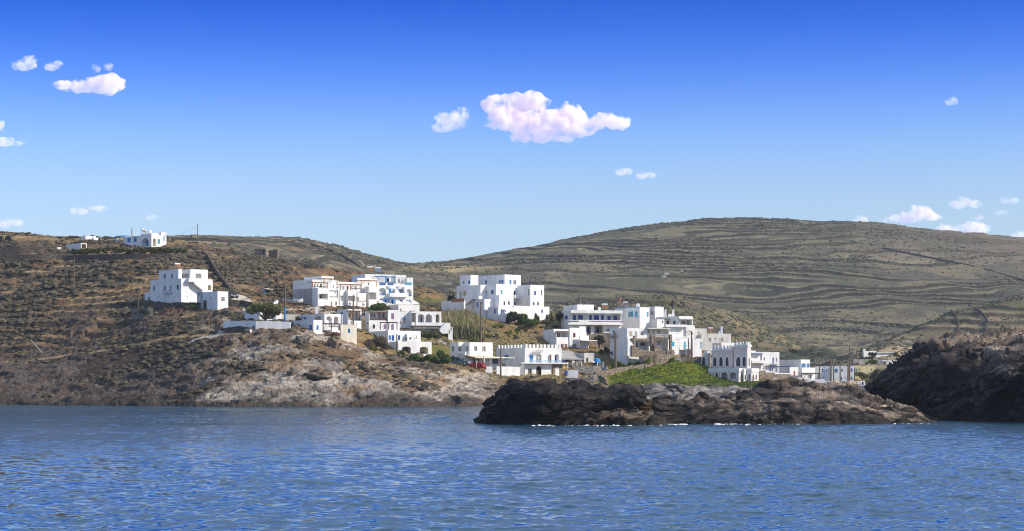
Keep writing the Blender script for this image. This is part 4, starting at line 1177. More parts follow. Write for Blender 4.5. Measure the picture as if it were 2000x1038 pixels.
mb = MB(); mb.lathe((0, 0, .885), [(.16, 0), (.16, .12)], CLR['metal'], 8); mb.build('lid', t)
h = House('shed', 'small white shed with an open dark doorway beside the brow hedge', 'shed', ZB, 40, Y=586)
a = h.box(200, 388, 465, 302, 392); h.op(a, 'F', 396, 456, 314, 365, 1.8, mat=CLR['tan']); h.done()
h = House('cistern', 'tiny white block house at the hedge end on the brow', 'shed', ZB, 40, Y=587); a = h.box(70, 80, 128, 355, 402); h.win(a, 'F', 'd', 90, 112, 368, 398, 'white'); h.done()
h = House('farmhouse', 'far white farmhouse on the skyline fields beyond the brow', 'house', ZB, 38, Y=632)
a = h.box(388, 447, 582, 209, 272); h.box(505, 540, 610, 228, 272, on=(a, 'F'), push=.8); h.win(a, 'F', 'g', 548, 560, 235, 250, 'dark'); h.win(a, 'F', 'd', 490, 500, 240, 268, 'grey'); h.done()
h = House('barn', 'low grey stone barn next to the skyline farmhouse', 'barn', ZB, 38, Y=634, mat=GREYST); a = h.box(580, 606, 650, 222, 268); h.op(a, 'F', 618, 635, 240, 268, .8, mat=CLR['dark']); h.done()
h = House('field_hut', 'lone square stone hut on the bare skyline', 'hut', ZB, 30, Y=1010, mat=RUBBLE); a = h.box(1787, 1832, 1875, 207, 240); h.op(a, 'F', 1845, 1858, 218, 236, .8, mat=CLR['dark']); h.done()
for i, (x0, xc, x1, y0, y1, lb) in enumerate([(498, 519, 524.5, 486, 496, 'long low stone field hut with pale end wall beyond the brow'), (524, 542, 545, 488.5, 497, 'shorter stone field hut behind the long one')]):
    h = House('field_hut', lb, 'hut', (0, 0, 1), 55, Y=640+i*6, mat=RUBBLE); a = h.box(x0, xc, x1, y0, y1); h.op(a, 'L', xc-6, xc-4, y0+3, y1, .7, mat=CLR['dark']); h.done()
for x0, xc, x1, lb in [(-6, 4, 8, 'ruined dark stone tower stub at the picture edge on the skyline'), (10, 20, 23.5, 'second ruined stone stub beside the edge one on the skyline')]:
    h = House('ruin', lb, 'ruin', (0, 0, 1), 55, Y=598, mat=DARKST); a = h.box(x0, xc, x1, 461, 474); h.op(a, 'L', xc-5, xc-3, 465, 472, .5, mat=CLR['dark']); h.done()

# --- hotel A: the stepped apartment house with timber pergolas
h = House('apartment_house', 'long stepped white apartment house with timber pergolas and a blank side wall', 'apartment house', ZC_, 38, Y=474)
V = h.box(190, 612, 786, 370, 690)                                  # first bay, in front
U = h.box(190, 520, 960, 228, 690, on=(V, 'L'), inset=0)          # its upper back wall
T_ = h.box(380, 700, 885, 170, 260, on=(U, 'F'), push=-.6, found=0)
V2 = h.box(780, 803, 966, 318, 690, on=(V, 'F'), push=-1.2)
h.op(V, 'F', 624, 780, 470, 566, 2.0); h.win(V, 'F', 'g', 640, 678, 490, 560, 'grey', off=2.0); h.rail(V, 'F', 624, 780, 548, 568, -.1, CLR['white'])
h.op(V2, 'F', 808, 955, 412, 535, 2.0); h.win(V2, 'F', 'g', 850, 880, 470, 530, 'olive', off=2.0); h.rail(V2, 'F', 808, 955, 505, 536, -.1, CLR['olive'])
h.wins(V2, 'F', [('s', 828, 856, 603, 675, 'grey'), ('s', 905, 936, 605, 668, 'olive')]); h.win(V, 'F', 's', 728, 762, 662, 712, 'olive')
h.wins(U, 'F', [('g', 545, 565, 303, 372, 'dark'), ('g', 595, 615, 303, 360, 'dark'), ('g', 645, 680, 303, 365, 'olive')]); h.win(V2, 'F', 'g', 815, 845, 250, 312, 'dark') if 0 else None
h.win(T_, 'F', 'g', 812, 846, 200, 250, 'dark')
h.pergola(U, 'F', 524, 782, 280, 372, 2.4, CLR['wood'], posts=2); h.pergola(T_, 'F', 715, 945, 218, 320, 2.6, CLR['wood'], posts=2)
h.rail(V, 'F', 618, 780, 362, 376, -.1, CLR['olive'])
# further bays, read in the next crop
h.zx = lambda v: ZD[0]+v/ZD[2]; h.zy = lambda v: ZD[1]+v/ZD[2]
X3 = h.box(10, 30, 132, 408, 780, on=(V2, 'F'), push=.0); X4 = h.box(112, 130, 310, 408, 790, on=(X3, 'F'), push=1.0); X5 = h.box(300, 312, 478, 455, 790, on=(X3, 'F'), push=.5)
X6 = h.box(455, 484, 662, 346, 760, on=(X3, 'F'), push=.9); B3 = h.box(10, 28, 480, 262, 500, on=(X3, 'F'), push=-1.4); B6 = h.box(380, 390, 672, 200, 420, on=(X3, 'F'), push=-1.6)
h.op(X3, 'F', 40, 108, 500, 592, 1.6); h.win(X3, 'F', 'd', 82, 106, 518, 590, 'brown', off=1.6)
h.op(X4, 'F', 140, 292, 505, 598, 1.9); h.win(X4, 'F', 'g', 148, 180, 520, 582, 'grey', off=1.9); h.rail(X4, 'F', 140, 292, 578, 600, -.08, CLR['tan'])
h.win(X5, 'F', 's', 322, 352, 525, 585, 'grey'); h.rail(X5, 'F', 315, 465, 585, 602, .05, CLR['tan']); h.rail(X5, 'F', 316, 392, 422, 456, -.2, CLR['olive'])
h.op(X6, 'F', 492, 650, 445, 566, 2.0); h.win(X6, 'F', 'g', 508, 538, 468, 536, 'olive', off=2.0); h.rail(X6, 'F', 492, 650, 538, 566, -.08, CLR['tan'])
h.wins(B3, 'F', [('g', 78, 100, 338, 402, 'dark'), ('g', 148, 176, 335, 402, 'olive'), ('s', 290, 312, 345, 402, 'wood')]); h.wins(B6, 'F', [('g', 425, 452, 270, 345, 'olive'), ('g', 503, 530, 275, 332, 'dark')])
h.pergola(B3, 'F', 42, 395, 312, 408, 2.2, CLR['wood'], posts=3); h.pergola(B6, 'F', 392, 655, 245, 345, 2.4, CLR['wood'], posts=2)
h.wins(X4, 'F', [('s', 338-180, 368-180, 695, 726, 'olive'), ]); h.wins(X5, 'F', [('s', 415, 445, 697, 740, 'olive')])
for b_, x0, y0 in ((X4, 205, 605), (X5, 430, 620)): h.slab(b_, 'F', x0, x0+34, y0, y0+28, .003, .35, CLR['white'], 'air_conditioner')
h.done()

# --- hotel B: the taller block with blue rails and arched balconies
h = House('apartment_house', 'tall white apartment block with blue railings, blue pergolas and big arched balconies', 'apartment house', ZD, 24, Y=488)
A = h.box(655, 672, 1272, 290, 800, dep=14); Tp = h.box(240, 545, 985, 135, 300, on=(A, 'F'), push=-3.6, found=0); Tq = h.box(980, 990, 1150, 150, 300, on=(A, 'F'), push=-3.6, found=0); Ts = h.box(1120, 1232, 1268, 195, 300, on=(A, 'F'), push=-2.8, found=0)
Lw = h.box(380, 388, 560, 205, 300, on=(A, 'F'), push=-3.0, found=0)
h.op(A, 'F', 693, 810, 370, 496, 2.2, 'r'); h.op(A, 'F', 1150, 1246, 390, 512, 2.2, 'r'); h.rail(A, 'F', 693, 810, 460, 496, -.12, CLR['trimblue'], step=.2, th=.09); h.rail(A, 'F', 1180, 1246, 472, 512, -.12, CLR['trimblue'], step=.2, th=.09)
h.win(A, 'F', 'g', 750, 772, 402, 455, 'grey', off=2.2)
h.slab(A, 'F', 862, 1176, 458, 522, .003, 1.4, WHITE, 'balcony')
h.wins(A, 'F', [('s', 858, 902, 380, 458, 'azure'), ('s', 926, 946, 382, 456, 'azure'), ('o', 1018, 1106, 390, 458, 'azure'), ('s', 703, 746, 560, 610, 'blue'), ('d', 770, 822, 562, 640, 'blue'), ('s', 842, 868, 566, 600, 'azure'), ('d', 905, 945, 570, 640, 'blue'), ('s', 990, 1030, 570, 600, 'navy'), ('s', 1050, 1086, 570, 618, 'blue'), ('s', 1132, 1180, 574, 606, 'azure'), ('s', 1196, 1228, 574, 618, 'azure')])
h.prism(A, 'F', [(955, 460), (955, 395), (985, 385), (1010, 420), (1030, 460)], .003, 1.35, WHITE, 'balcony_divider'); h.prism(A, 'F', [(1112, 460), (1108, 350), (1125, 350), (1135, 400), (1165, 460)], .003, 1.35, WHITE, 'balcony_divider')
h.wins(Tp, 'F', [('s', 582, 622, 200, 268, 'azure'), ('g', 640, 658, 205, 268, 'dark'), ('g', 826, 866, 205, 272, 'navy')]); h.wins(Tq, 'F', [('g', 1015, 1046, 214, 284, 'dark'), ('g', 1072, 1090, 214, 284, 'dark')]); h.wins(Ts, 'F', [('g', 1115+10, 1140+6, 220, 270, 'dark')])
h.pergola(A, 'F', 665, 810, 176, 290, -.2, CLR['azure'], posts=2, base=-3.4); h.pergola(A, 'F', 820, 962, 182, 290, -.2, CLR['azure'], posts=2, base=-3.4); h.pergola(A, 'F', 985, 1245, 196, 290, -.2, CLR['white'], posts=3, base=-3.0)
for x0, x1, c in ((703, 805, 'trimblue'), (838, 940, 'trimblue'), (1130, 1246, 'teal')): h.slab(A, 'F', x0, x1, 276, 322, -.05, .03, CLR[c], 'balcony_panel')
h.pergola(A, 'F', 780, 946, 545, 640, 2.2, CLR['azure'], posts=2)
for x in (670, 960, 1085, 1225): h.prism(A, 'F', [(x, 648), (x, 590), (x+28, 572), (x+80, 600), (x+120, 622), (x+142, 648)], 1.0, 2.4, WHITE, 'terrace_wall')
W_ = h.box(800, 820, 1378, 650, 800, on=(A, 'F'), push=8); h.win(W_, 'F', 's', 1050, 1070, 712, 762, 'beige')
for x, y in ((838, 338), (1005, 335)): h.slab(A, 'F', x, x+40, y, y+30, .003, .35, CLR['steel'], 'air_conditioner')
h.done()
heater(660+545/8.65, 520+105/8.65, 486, 'rusty framed solar heater on the blue-railed apartment block roof', 12, 10, True); heater(660+680/8.65, 520+118/8.65, 487, 'flat silver solar heater on the blue-railed block roof', 12, 10)

# --- chapel and its compound
h = House('chapel', 'whitewashed chapel with curved gable and bell tower behind the round tree', 'chapel', ZN, 34, Y=420)
n_ = h.box(330, 530, 830, 215, 345); tw = h.box(700, 742, 822, 190, 345, on=(n_, 'F'), push=.25)
h.prism(n_, 'L', [(318, 216), (318, 224 - 4), (345, 190), (395, 160), (440, 132), (475, 120), (500, 128), (530, 158), (530, 216)], -.6, .02, WHITE, 'gable')
h.op(n_, 'L', 368, 460, 288, 322, .8, 'r', mat=GREYW); h.win(n_, 'F', 's', 692, 712, 268, 298, 'grey')
h.prism(tw, 'F', [(742, 192), (742, 178), (770, 160), (778, 150), (795, 160), (822, 186), (822, 192)], -.9, .05, WHITE, 'tower_cap')
bf = h.box(712, 735, 776, 72, 165, on=(tw, 'F'), push=-.4, found=0); h.op(bf, 'F', 745, 764, 92, 160, .5, 'r', back=True, mat=GREYW); h.op(bf, 'L', 718, 730, 92, 160, .2, 'r', back=True)
h.prism(bf, 'F', [(735, 74), (737, 60), (745, 50), (756, 46), (766, 50), (774, 60), (776, 74)], -.9, .02, WHITE, 'belfry_top')
h.done()
stone_wall([(436, 632, 645, 411), (440, 627, 645, 408), (500, 627, 645, 405), (567, 629, 647, 405)], 'long whitewashed compound wall below the chapel tree', WHITE, .6, rough=.04, sink=1.8, name='boundary_wall', cat='wall')
stone_wall([(548, 614, 628, 424), (585, 615, 626, 424)], 'cream back wall between the chapel tower and the arched house', CREAM, .5, rough=.03, sink=1.5, name='boundary_wall', cat='wall')
stone_wall([(436, 642, 651, 408), (455, 637, 651, 406), (478, 638, 651, 404), (489, 640, 650, 404)], 'dark rough rock wall under the corner of the chapel compound', DARKST, .6, rough=.2, sink=1, cat='stone wall')
h = House('cottage', 'low old white cottage with blue shutters at the end of the chapel wall', 'house', ZN, 38, Y=407)
a = h.box(955, 1257, 1378, 311, 500); h.win(a, 'L', 'd', 957, 990, 338, 400, 'azure'); h.win(a, 'L', 'g', 1046, 1068, 360, 420, 'dark'); h.win(a, 'L', 's', 1200, 1237, 380, 448, 'azure'); h.win(a, 'F', 's', 1297, 1325, 385, 447, 'azure'); h.done()
h = House('house', 'flat white house with two open arches facing the sun behind the cottage', 'house', ZN, 40, Y=424)
a = h.box(1062, 1405, 1650, 228, 420); h.op(a, 'L', 1258, 1382, 262, 372, 2.0, 'r', mat=WHITE); h.win(a, 'L', 's', 1302, 1335, 262, 305, 'navy', off=2.0)
h.op(a, 'F', 1430, 1507, 262, 365, 2.2, 'r'); h.op(a, 'F', 1532, 1594, 266, 365, 2.2, 'r'); h.win(a, 'F', 's', 1478, 1492, 300, 352, 'green', off=2.2); h.win(a, 'F', 's', 1553, 1574, 315, 358, 'brown', off=2.2)
h.wins(a, 'L', [('d', 1093, 1112, 265, 304, 'blue'), ('s', 1127, 1165, 275, 304, 'azure')])
lo = h.box(1380, 1392, 1622, 372, 520, dY=-6.5, found=2); h.op(lo, 'F', 1470, 1612, 385, 450, 1.8, mat=GREYW); h.win(lo, 'F', 's', 1527, 1560, 412, 446, 'blue', off=1.8)
h.pergola(lo, 'F', 1385, 1615, 364, 452, 1.6, CLR['brown'], posts=3, base=-.3); h.done()
chimney(430+1301/6.897, 580+138/6.897, 580+205/6.897, 426, 'slim white chimney on the arched house by the cottage', .55)
h = House('house', 'cream cube house with one small blue window', 'house', ZN, 24, Y=408, mat=CREAM); a = h.box(1616, 1626, 1840, 375, 548); h.win(a, 'F', 's', 1720, 1750, 430, 488, 'azure'); h.done()
h = House('house', 'small white house with yellow-posted veranda behind the tall dark pole', 'house', ZE, 34, Y=437)
a = h.box(335, 512, 745, 208, 440); h.op(a, 'F', 518, 722, 250, 388, 1.6); h.wins(a, 'F', [('s', 514+4, 556, 275, 348, 'olive'), ('g', 580, 610, 278, 385, 'dark'), ('s', 645, 710, 278, 348, 'olive')], 1.6)
h.slab(a, 'F', 508, 728, 232, 248, -.1, .5, CLR['brown'], 'eave'); h.rail(a, 'F', 575, 722, 358, 392, .1, CLR['dark']); h.win(a, 'L', 's', 385, 430, 265, 292, 'dark')
for x in (560, 712): h.slab(a, 'F', x, x+14, 248, 390, -.2, .0, CLR['orange'] if 0 else CLR['wood'], 'post')
lo = h.box(560, 580, 742, 405, 540, dY=-2.2); h.win(lo, 'F', 's', 640, 665, 440, 500, 'white'); h.done()

# --- the purple-shuttered house
h = House('house', 'white house with purple shutters and brown timber veranda', 'house', ZE, 22, Y=436)
a = h.box(805, 872, 1190, 238, 570); b = h.box(1170, 1186, 1388, 222, 570, on=(a, 'F'), push=.35)
h.op(a, 'F', 882, 1180, 258, 400, 1.9); h.win(a, 'F', 'o', 898, 978, 288, 350, 'purple', off=1.9); h.win(a, 'F', 'd', 1030, 1062, 285, 385, 'brown', off=1.9); h.win(a, 'F', 's', 1098, 1126, 280, 360, 'purple', off=1.9)
h.slab(a, 'F', 868, 1186, 246, 262, .003, .3, CLR['brown'], 'eave'); h.rail(a, 'F', 890, 1022, 364, 400, -.1, CLR['brown'], th=.14, step=.2); h.rail(a, 'F', 1075, 1182, 364, 396, -.1, CLR['brown'], th=.14, step=.2)
for x in (880, 1042): h.slab(a, 'F', x, x+14, 262, 400, -.16, -.02, CLR['brown'], 'post')
h.wins(a, 'F', [('g', 937, 970, 468, 540, 'brown'), ('d', 1118, 1158, 465, 548, 'purple')]); h.wins(b, 'F', [('s', 1243, 1295, 282, 378, 'purple'), ('s', 1243, 1290, 468, 562, 'purple')]); h.win(a, 'L', 's', 836, 856, 435, 465, 'dark')
h.pergola(b, 'F', 1058, 1352, 432, 562, 2.0, CLR['brown'], posts=3); h.done()
# --- the arcade house
h = House('house', 'long white arcade house with three round arches and blue doors', 'house', ZF, 18, Y=452)
a = h.box(640, 820, 1293, 228, 460); c = h.box(640, 650, 822, 228, 460, on=(a, 'F'), push=-1.4)
h.op(a, 'F', 824, 900, 250, 402, 2.2); h.op(a, 'F', 928, 1030, 268, 402, 2.2, 'r'); h.op(a, 'F', 1048, 1152, 270, 402, 2.2, 'r'); h.op(a, 'F', 1206, 1266, 272, 402, 2.2, 'r', mat=CREAM)
h.wins(a, 'F', [('d', 878, 894, 320, 398, 'blue'), ('s', 967, 1003, 325, 394, 'azure'), ('s', 1122, 1145, 326, 396, 'azure')], 2.2); h.win(c, 'F', 's', 705, 735, 320, 380, 'azure')
h.slab(a, 'F', 820, 1330, 402, 452, .003, 1.3, WHITE, 'terrace_parapet'); h.slab(a, 'F', 842, 1286, 453, 502, .003, 1.1, GREYST, 'stone_base')
for x in (655, 700): h.slab(c, 'F', x, x+32, 372, 402, .003, .35, CLR['beige'], 'air_conditioner')
h.done()
h = House('stair_house', 'white outside stair block with a dark arch beside the arcade house', 'stairs', ZF, 16, Y=450)
a = h.box(1395, 1402, 1470, 470, 582); h.prism(a, 'F', [(1262, 522), (1262, 540), (1300, 575), (1400, 575), (1400, 495), (1425, 470), (1420, 408), (1345, 408), (1262, 505)][::-1], -1.2, -.02, WHITE, 'staircase'); h.win(a, 'F', 's', 1436, 1454, 478, 528, 'blue'); h.win(a, 'F', 'g', 1405, 1425, 520, 575, 'dark', arch='r'); h.done()

# --- the blue-door house on the knoll edge
h = House('house', 'white two-level house with blue doors and two low garage arches behind the hedge', 'house', ZF, 26, Y=428)
a = h.box(60, 462, 972, 528, 760, dY=0); h.wins(a, 'F', [('s', 472, 506, 603, 673, 'azure'), ('d', 520, 558, 600, 686, 'blue'), ('s', 617, 650, 600, 676, 'blue'), ('g', 737, 766, 632, 670, 'grey'), ('g', 790, 820, 632, 670, 'grey'), ('s', 870, 912, 603, 660, 'navy')]); h.wins(a, 'L', [('s', 78, 106, 615, 645, 'grey'), ('g', 193, 218, 600, 642, 'slate')])
p_ = h.box(735, 740, 905, 578, 760, on=(a, 'F'), push=.8); h.wins(p_, 'F', [('g', 748, 768, 634, 668, 'grey'), ('g', 792, 822, 634, 668, 'grey'), ('g', 875, 887, 645, 660, 'dark')])
lo = h.box(470, 622, 1142, 697, 900, dY=-7); h.op(lo, 'F', 680, 818, 775, 890, 2.4, 's', mat=GREYW); h.win(lo, 'F', 's', 752, 785, 808, 852, 'tan', off=2.4); h.op(lo, 'F', 955, 1086, 780, 890, 2.6, 's', mat=CREAM); h.win(lo, 'F', 'd', 1015, 1040, 800, 885, 'brown', off=2.6); h.done()

# --- the mansion in the middle
h = House('mansion', 'large stacked white villa with scattered blue windows standing above the reeds', 'house', ZG, 42, Y=486)
MB_ = h.box(600, 942, 1235, 305, 900); TA = h.box(330, 512, 640, 150, 330, dY=7, found=1); TB = h.box(560, 1088, 1360, 142, 330, dY=9, found=1)
ML = h.box(276, 680, 940, 318, 800, dY=1.5); MR = h.box(1300, 1522, 1752, 318, 800, dY=6); MM = h.box(900, 1180, 1480, 360, 760, dY=8); LB = h.box(890, 992, 1235, 490, 780, dY=-2.5); LA = h.box(595, 745, 960, 560, 900, dY=-3)
h.wins(TA, 'L', [('s', 380, 407, 250, 298, 'grey'), ('g', 468, 500, 243, 308, 'azure')]); h.wins(TB, 'L', [('s', 752, 787, 243, 300, 'blue'), ('o', 995, 1065, 235, 294, 'azure')]); h.wins(TB, 'F', [('s', 1168, 1202, 237, 306, 'azure'), ('o', 1236, 1282, 240, 310, 'slate')])
h.wins(ML, 'L', [('d', 330, 360, 425, 550, 'tan'), ('s', 388, 438, 423, 503, 'tan')]); h.wins(MB_, 'L', [('g', 752, 787, 412, 478, 'mint'), ('g', 858, 900, 407, 474, 'azure'), ('o', 848, 904, 597, 664, 'azure')]); h.wins(MB_, 'F', [('s', 1017, 1050, 408, 482, 'teal'), ])
h.wins(MM, 'F', [('s', 1243, 1273, 420, 487, 'navy'), ('s', 1303, 1336, 420, 487, 'blue'), ('s', 1375, 1402, 423, 477, 'grey'), ('g', 1245, 1275, 607, 668, 'azure'), ('g', 1303, 1337, 607, 668, 'pale'), ('g', 1372, 1402, 607, 658, 'azure')])
h.wins(MR, 'F', [('s', 1585, 1616, 423, 494, 'blue'), ('g', 1704, 1721, 400, 498, 'slate'), ('g', 1560, 1592, 605, 670, 'mint'), ('g', 1635, 1668, 605, 670, 'mint')]); h.op(MR, 'L', 1478, 1504, 390, 492, .6)
h.wins(LB, 'F', [('g', 1067, 1098, 597, 666, 'slate'), ('g', 1143, 1173, 597, 656, 'slate')]); h.wins(LA, 'L', [('d', 610, 642, 610, 693, 'azure'), ('g', 678, 708, 607, 656, 'dark')])
h.slab(MM, 'F', 1228, 1436, 492, 550, .003, 1.6, WHITE, 'balcony')
h.prism(ML, 'L', [(447, 660), (447, 606), (560, 503), (680, 503), (680, 558), (566, 558)], .5, 1.6, WHITE, 'staircase')
G1 = h.box(800, 980, 1235, 690, 960, dY=-6); h.wins(G1, 'L', [('d', 905, 934, 728, 804, 'blue')]); h.wins(G1, 'F', [('o', 1020, 1084, 733, 820, 'blue'), ('s', 1097, 1108, 745, 776, 'blue')])
G2 = h.box(1200, 1240, 1842, 668, 820, dY=0); h.win(G2, 'F', 's', 1707, 1734, 738, 790, 'blue')
T1 = h.box(20, 400, 420, 575, 720, dY=-1); h.slab(T1, 'L', 182, 404, 552, 604, .003, .08, CLR['terra'], 'terracotta_parapet')
h.box(560, 1140, 1160, 800, 1000, dY=-8, found=2)
h.done()

# --- lower houses by the sea wall
h = House('house', 'grey-white two-storey house with a lean-to porch beside the parked cars', 'house', ZH, 28, Y=427)
P_ = h.box(75, 203, 300, 148, 500, dY=1.5); Q = h.box(262, 378, 742, 150, 500); h.wins(P_, 'L', [('s', 95, 138, 213, 295, 'grey'), ('s', 215-25, 250-28, 213, 293, 'grey')]); h.win(P_, 'F', 's', 216, 250, 213, 293, 'grey'); h.win(Q, 'L', 's', 320, 358, 215, 293, 'grey'); h.win(Q, 'F', 'g', 450, 495, 215, 290, 'dark', fr='beige'); h.win(Q, 'F', 'o', 580, 634, 215, 294, 'beige')
R_ = h.box(100, 305, 312, 300, 500, dY=-2.5); h.wins(R_, 'L', [('s', 232, 262, 402, 440, 'maroon'), ('s', 264, 296, 402, 434, 'blue')])
S_ = h.box(300, 312, 880, 385, 520, dY=-2); h.wins(S_, 'F', [('d', 432, 466, 405, 480, 'maroon'), ('s', 497, 536, 405, 482, 'slate'), ('g', 735, 820, 408, 492, 'slate')])
h.prism(S_, 'F', [(308, 352), (1040, 392), (1040, 402), (470, 402), (308, 362)], .003, 2.6, CREAM, 'porch_roof')
for x in (660, 912, 1008): h.slab(S_, 'F', x, x+9, 400, 530, 2.3, 2.42, CLR['metal'], 'post')
for x in (195, 245): h.slab(R_, 'L', x, x+35, 325, 352, .003, .35, CLR['steel'], 'air_conditioner')
h.done()
stone_wall([(948, 716, 723, 422.6), (962, 716.5, 724, 423)], 'short white garden wall behind the red cover', WHITE, .25, rough=.02, name='garden_wall', cat='wall')
stone_wall([(970, 716, 728, 424), (1016, 717, 734, 427)], 'white garden wall with railing below the porch', WHITE, .25, rough=.02, sink=1, name='garden_wall', cat='wall')
h = House('house', 'white battlemented house with a blue balcony above the rubble sea wall', 'house', ZH, 30, Y=429.5)
a = h.box(795, 1240, 1815, 238, 700); h.merlons(a, 'F', .75, .5, .4); h.merlons(a, 'L', .7, .7, .6)
h.wins(a, 'F', [('s', 1313, 1367, 347, 468, 'azure')]); h.win(a, 'F', 'g', 1418, 1500, 333, 468, 'grey', arch='r'); h.op(a, 'F', 1705, 1776, 335, 470, 1.2, 'r'); h.win(a, 'F', 'd', 1706, 1734, 350, 470, 'blue', off=1.2); h.win(a, 'F', 'd', 1596, 1645, 345, 468, 'white')
h.slab(a, 'F', 1640, 1646, 345, 468, .003, .5, CLR['wood'], 'open_shutter')
h.slab(a, 'F', 1160, 1885, 470, 486, .003, 1.3, WHITE, 'balcony'); h.rail(a, 'F', 1265, 1380, 425, 468, 1.2, CLR['white'])
for x0, x1, c in ((1310, 1375, 'pale'), (1385, 1510, 'pale'), (1525, 1635, 'pale'), (1650, 1770, 'pale'), (1775, 1872, 'trimblue')): h.rail(a, 'F', x0, x1, 430, 469, 1.2, CLR[c], 'railing', .16, .06)
h.op(a, 'L', 925, 985, 350, 424, .15, mat=CLR['azure'])
h.pergola(a, 'F', 1390, 1530, 270, 272, .1, CLR['metal'], posts=0) if 0 else None
for k in range(6): h.prism(a, 'F', [(1398+k*26, 272), (1408+k*26, 272), (1318+k*26, 352), (1310+k*26, 352)], .5, .56, CLR['metal'], 'awning_bar')
h.win(a, 'F', 'g', 1290, 1352, 560, 682, 'dark', fr='beige'); h.op(a, 'F', 1418, 1497, 525, 690, 1.2, 'r', mat=CLR['maroon']); h.slab(a, 'F', 1432, 1490, 590, 690, -1.0, -.9, CLR['beige'], 'leaning_board')
h.slab(a, 'F', 1672, 1828, 500, 695, .004, .25, RUBBLE, 'stone_pier'); st = h.rect(a, 'F', 1706, 1768, 532, 690)
mb = MB(); mb.poly([h.P(a, 'F', u, z, .262) for u, z in House.arch_pts(*st, 'r')], WHITE); h.fin(mb, 'blind_arch')
h.done()
stone_wall([(1016, 711, 735, 428), (1024, 712, 735, 428)], 'grey end wall under the battlemented house balcony', GREYW, .3, rough=.01, name='garden_wall', cat='wall')
stone_wall([(1107, 723, 737, 429), (1129, 724, 737, 429)], 'small white garden wall beyond the stone pier', WHITE, .3, rough=.02, name='garden_wall', cat='wall')

# --- the maroon-shuttered house
h = House('house', 'white house with maroon shutters and a recessed upper veranda', 'house', ZI, 32, Y=456)
a = h.box(52, 275, 485, 505, 870); tw = h.box(478, 487, 662, 480, 870, on=(a, 'F'), push=.25); bk = h.box(655, 664, 768, 458, 700, dY=4); an = h.box(655, 668, 822, 610, 840, dY=1.5)
up = h.box(200, 228, 484, 500, 560, on=(a, 'F'), push=.05, found=0)
h.op(a, 'F', 279, 478, 548, 640, 1.8); h.win(a, 'F', 'o', 285, 325, 570, 638, 'maroon', off=1.8); h.win(a, 'F', 'o', 415, 458, 570, 638, 'maroon', off=1.8); h.slab(a, 'F', 270, 482, 538, 550, .06, .5, CLR['brown'], 'eave')
h.win(tw, 'F', 's', 556, 597, 570, 644, 'maroon'); h.win(tw, 'F', 'o', 546, 596, 755, 860, 'maroon'); h.win(a, 'F', 'o', 352, 394, 755, 836, 'maroon'); h.win(a, 'F', 'o', 416, 456, 755, 836, 'maroon'); h.win(a, 'L', 's', 205, 218, 597, 630, 'grey')
h.op(an, 'F', 680, 812, 708, 826, 1.6); h.win(an, 'F', 'd', 745, 797, 712, 824, 'maroon', off=1.6); h.slab(an, 'F', 668, 925, 690, 702, .003, 2.0, CLR['white'], 'porch_roof'); h.slab(an, 'F', 912, 920, 702, 830, 1.8, 1.9, CLR['metal'], 'post')
h.done()
h = House('villa', 'wide white villa with a row of blue shutters along its curved balcony', 'house', ZI, 16, Y=474)
a = h.box(357, 517, 1372, 182, 620, dep=12); h.win(a, 'L', 's', 415, 467, 275, 338, 'blue'); t2 = h.box(395, 630, 905, 88, 200, dY=6, found=0)
h.op(a, 'F', 522, 1360, 240, 355, 2.0)
h.wins(a, 'F', [('s', 553, 606, 268, 352, 'blue'), ('s', 640, 723, 265, 345, 'blue'), ('s', 825, 873, 265, 352, 'blue'), ('s', 908, 992, 268, 352, 'blue'), ('s', 1030, 1073, 268, 352, 'blue'), ('s', 1133, 1190, 278, 355, 'blue'), ('s', 1238, 1296, 280, 355, 'blue')], 2.0)
h.slab(a, 'F', 512, 1385, 186, 236, .003, .7, WHITE, 'fascia'); h.slab(a, 'F', 462, 1385, 404, 432, .003, 1.3, WHITE, 'balcony'); h.slab(a, 'F', 640, 802, 350, 403, 1.1, 1.3, WHITE, 'balcony_parapet')
h.rail(a, 'F', 468, 636, 352, 400, 1.2, CLR['white']); h.slab(a, 'F', 470, 634, 364, 388, 1.12, 1.15, CLR['navy'], 'railing_panel'); h.rail(a, 'F', 806, 1382, 352, 400, 1.2, CLR['white']); h.slab(a, 'F', 808, 1380, 366, 388, 1.12, 1.15, CLR['purple'], 'railing_panel')
h.op(a, 'F', 785, 1062, 440, 582, 2.4, mat=CREAM); h.win(a, 'F', 'd', 790, 836, 468, 570, 'blue', off=2.4); h.win(a, 'F', 's', 943, 992, 473, 570, 'blue', off=2.4); h.win(a, 'F', 'g', 1122, 1170, 490, 548, 'blue', fr='white')
h.slab(a, 'F', 862, 914, 440, 600, -.6, -.1, WHITE, 'column'); h.done()
heater(1055+1095/8.647, 585+175/8.647, 484, 'timber-framed solar heater on the villa roof', 12, 5, True)
chimney(1055+1000/8.647, 585+130/8.647, 585+178/8.647, 480, 'short white chimney on the villa roof', .7)

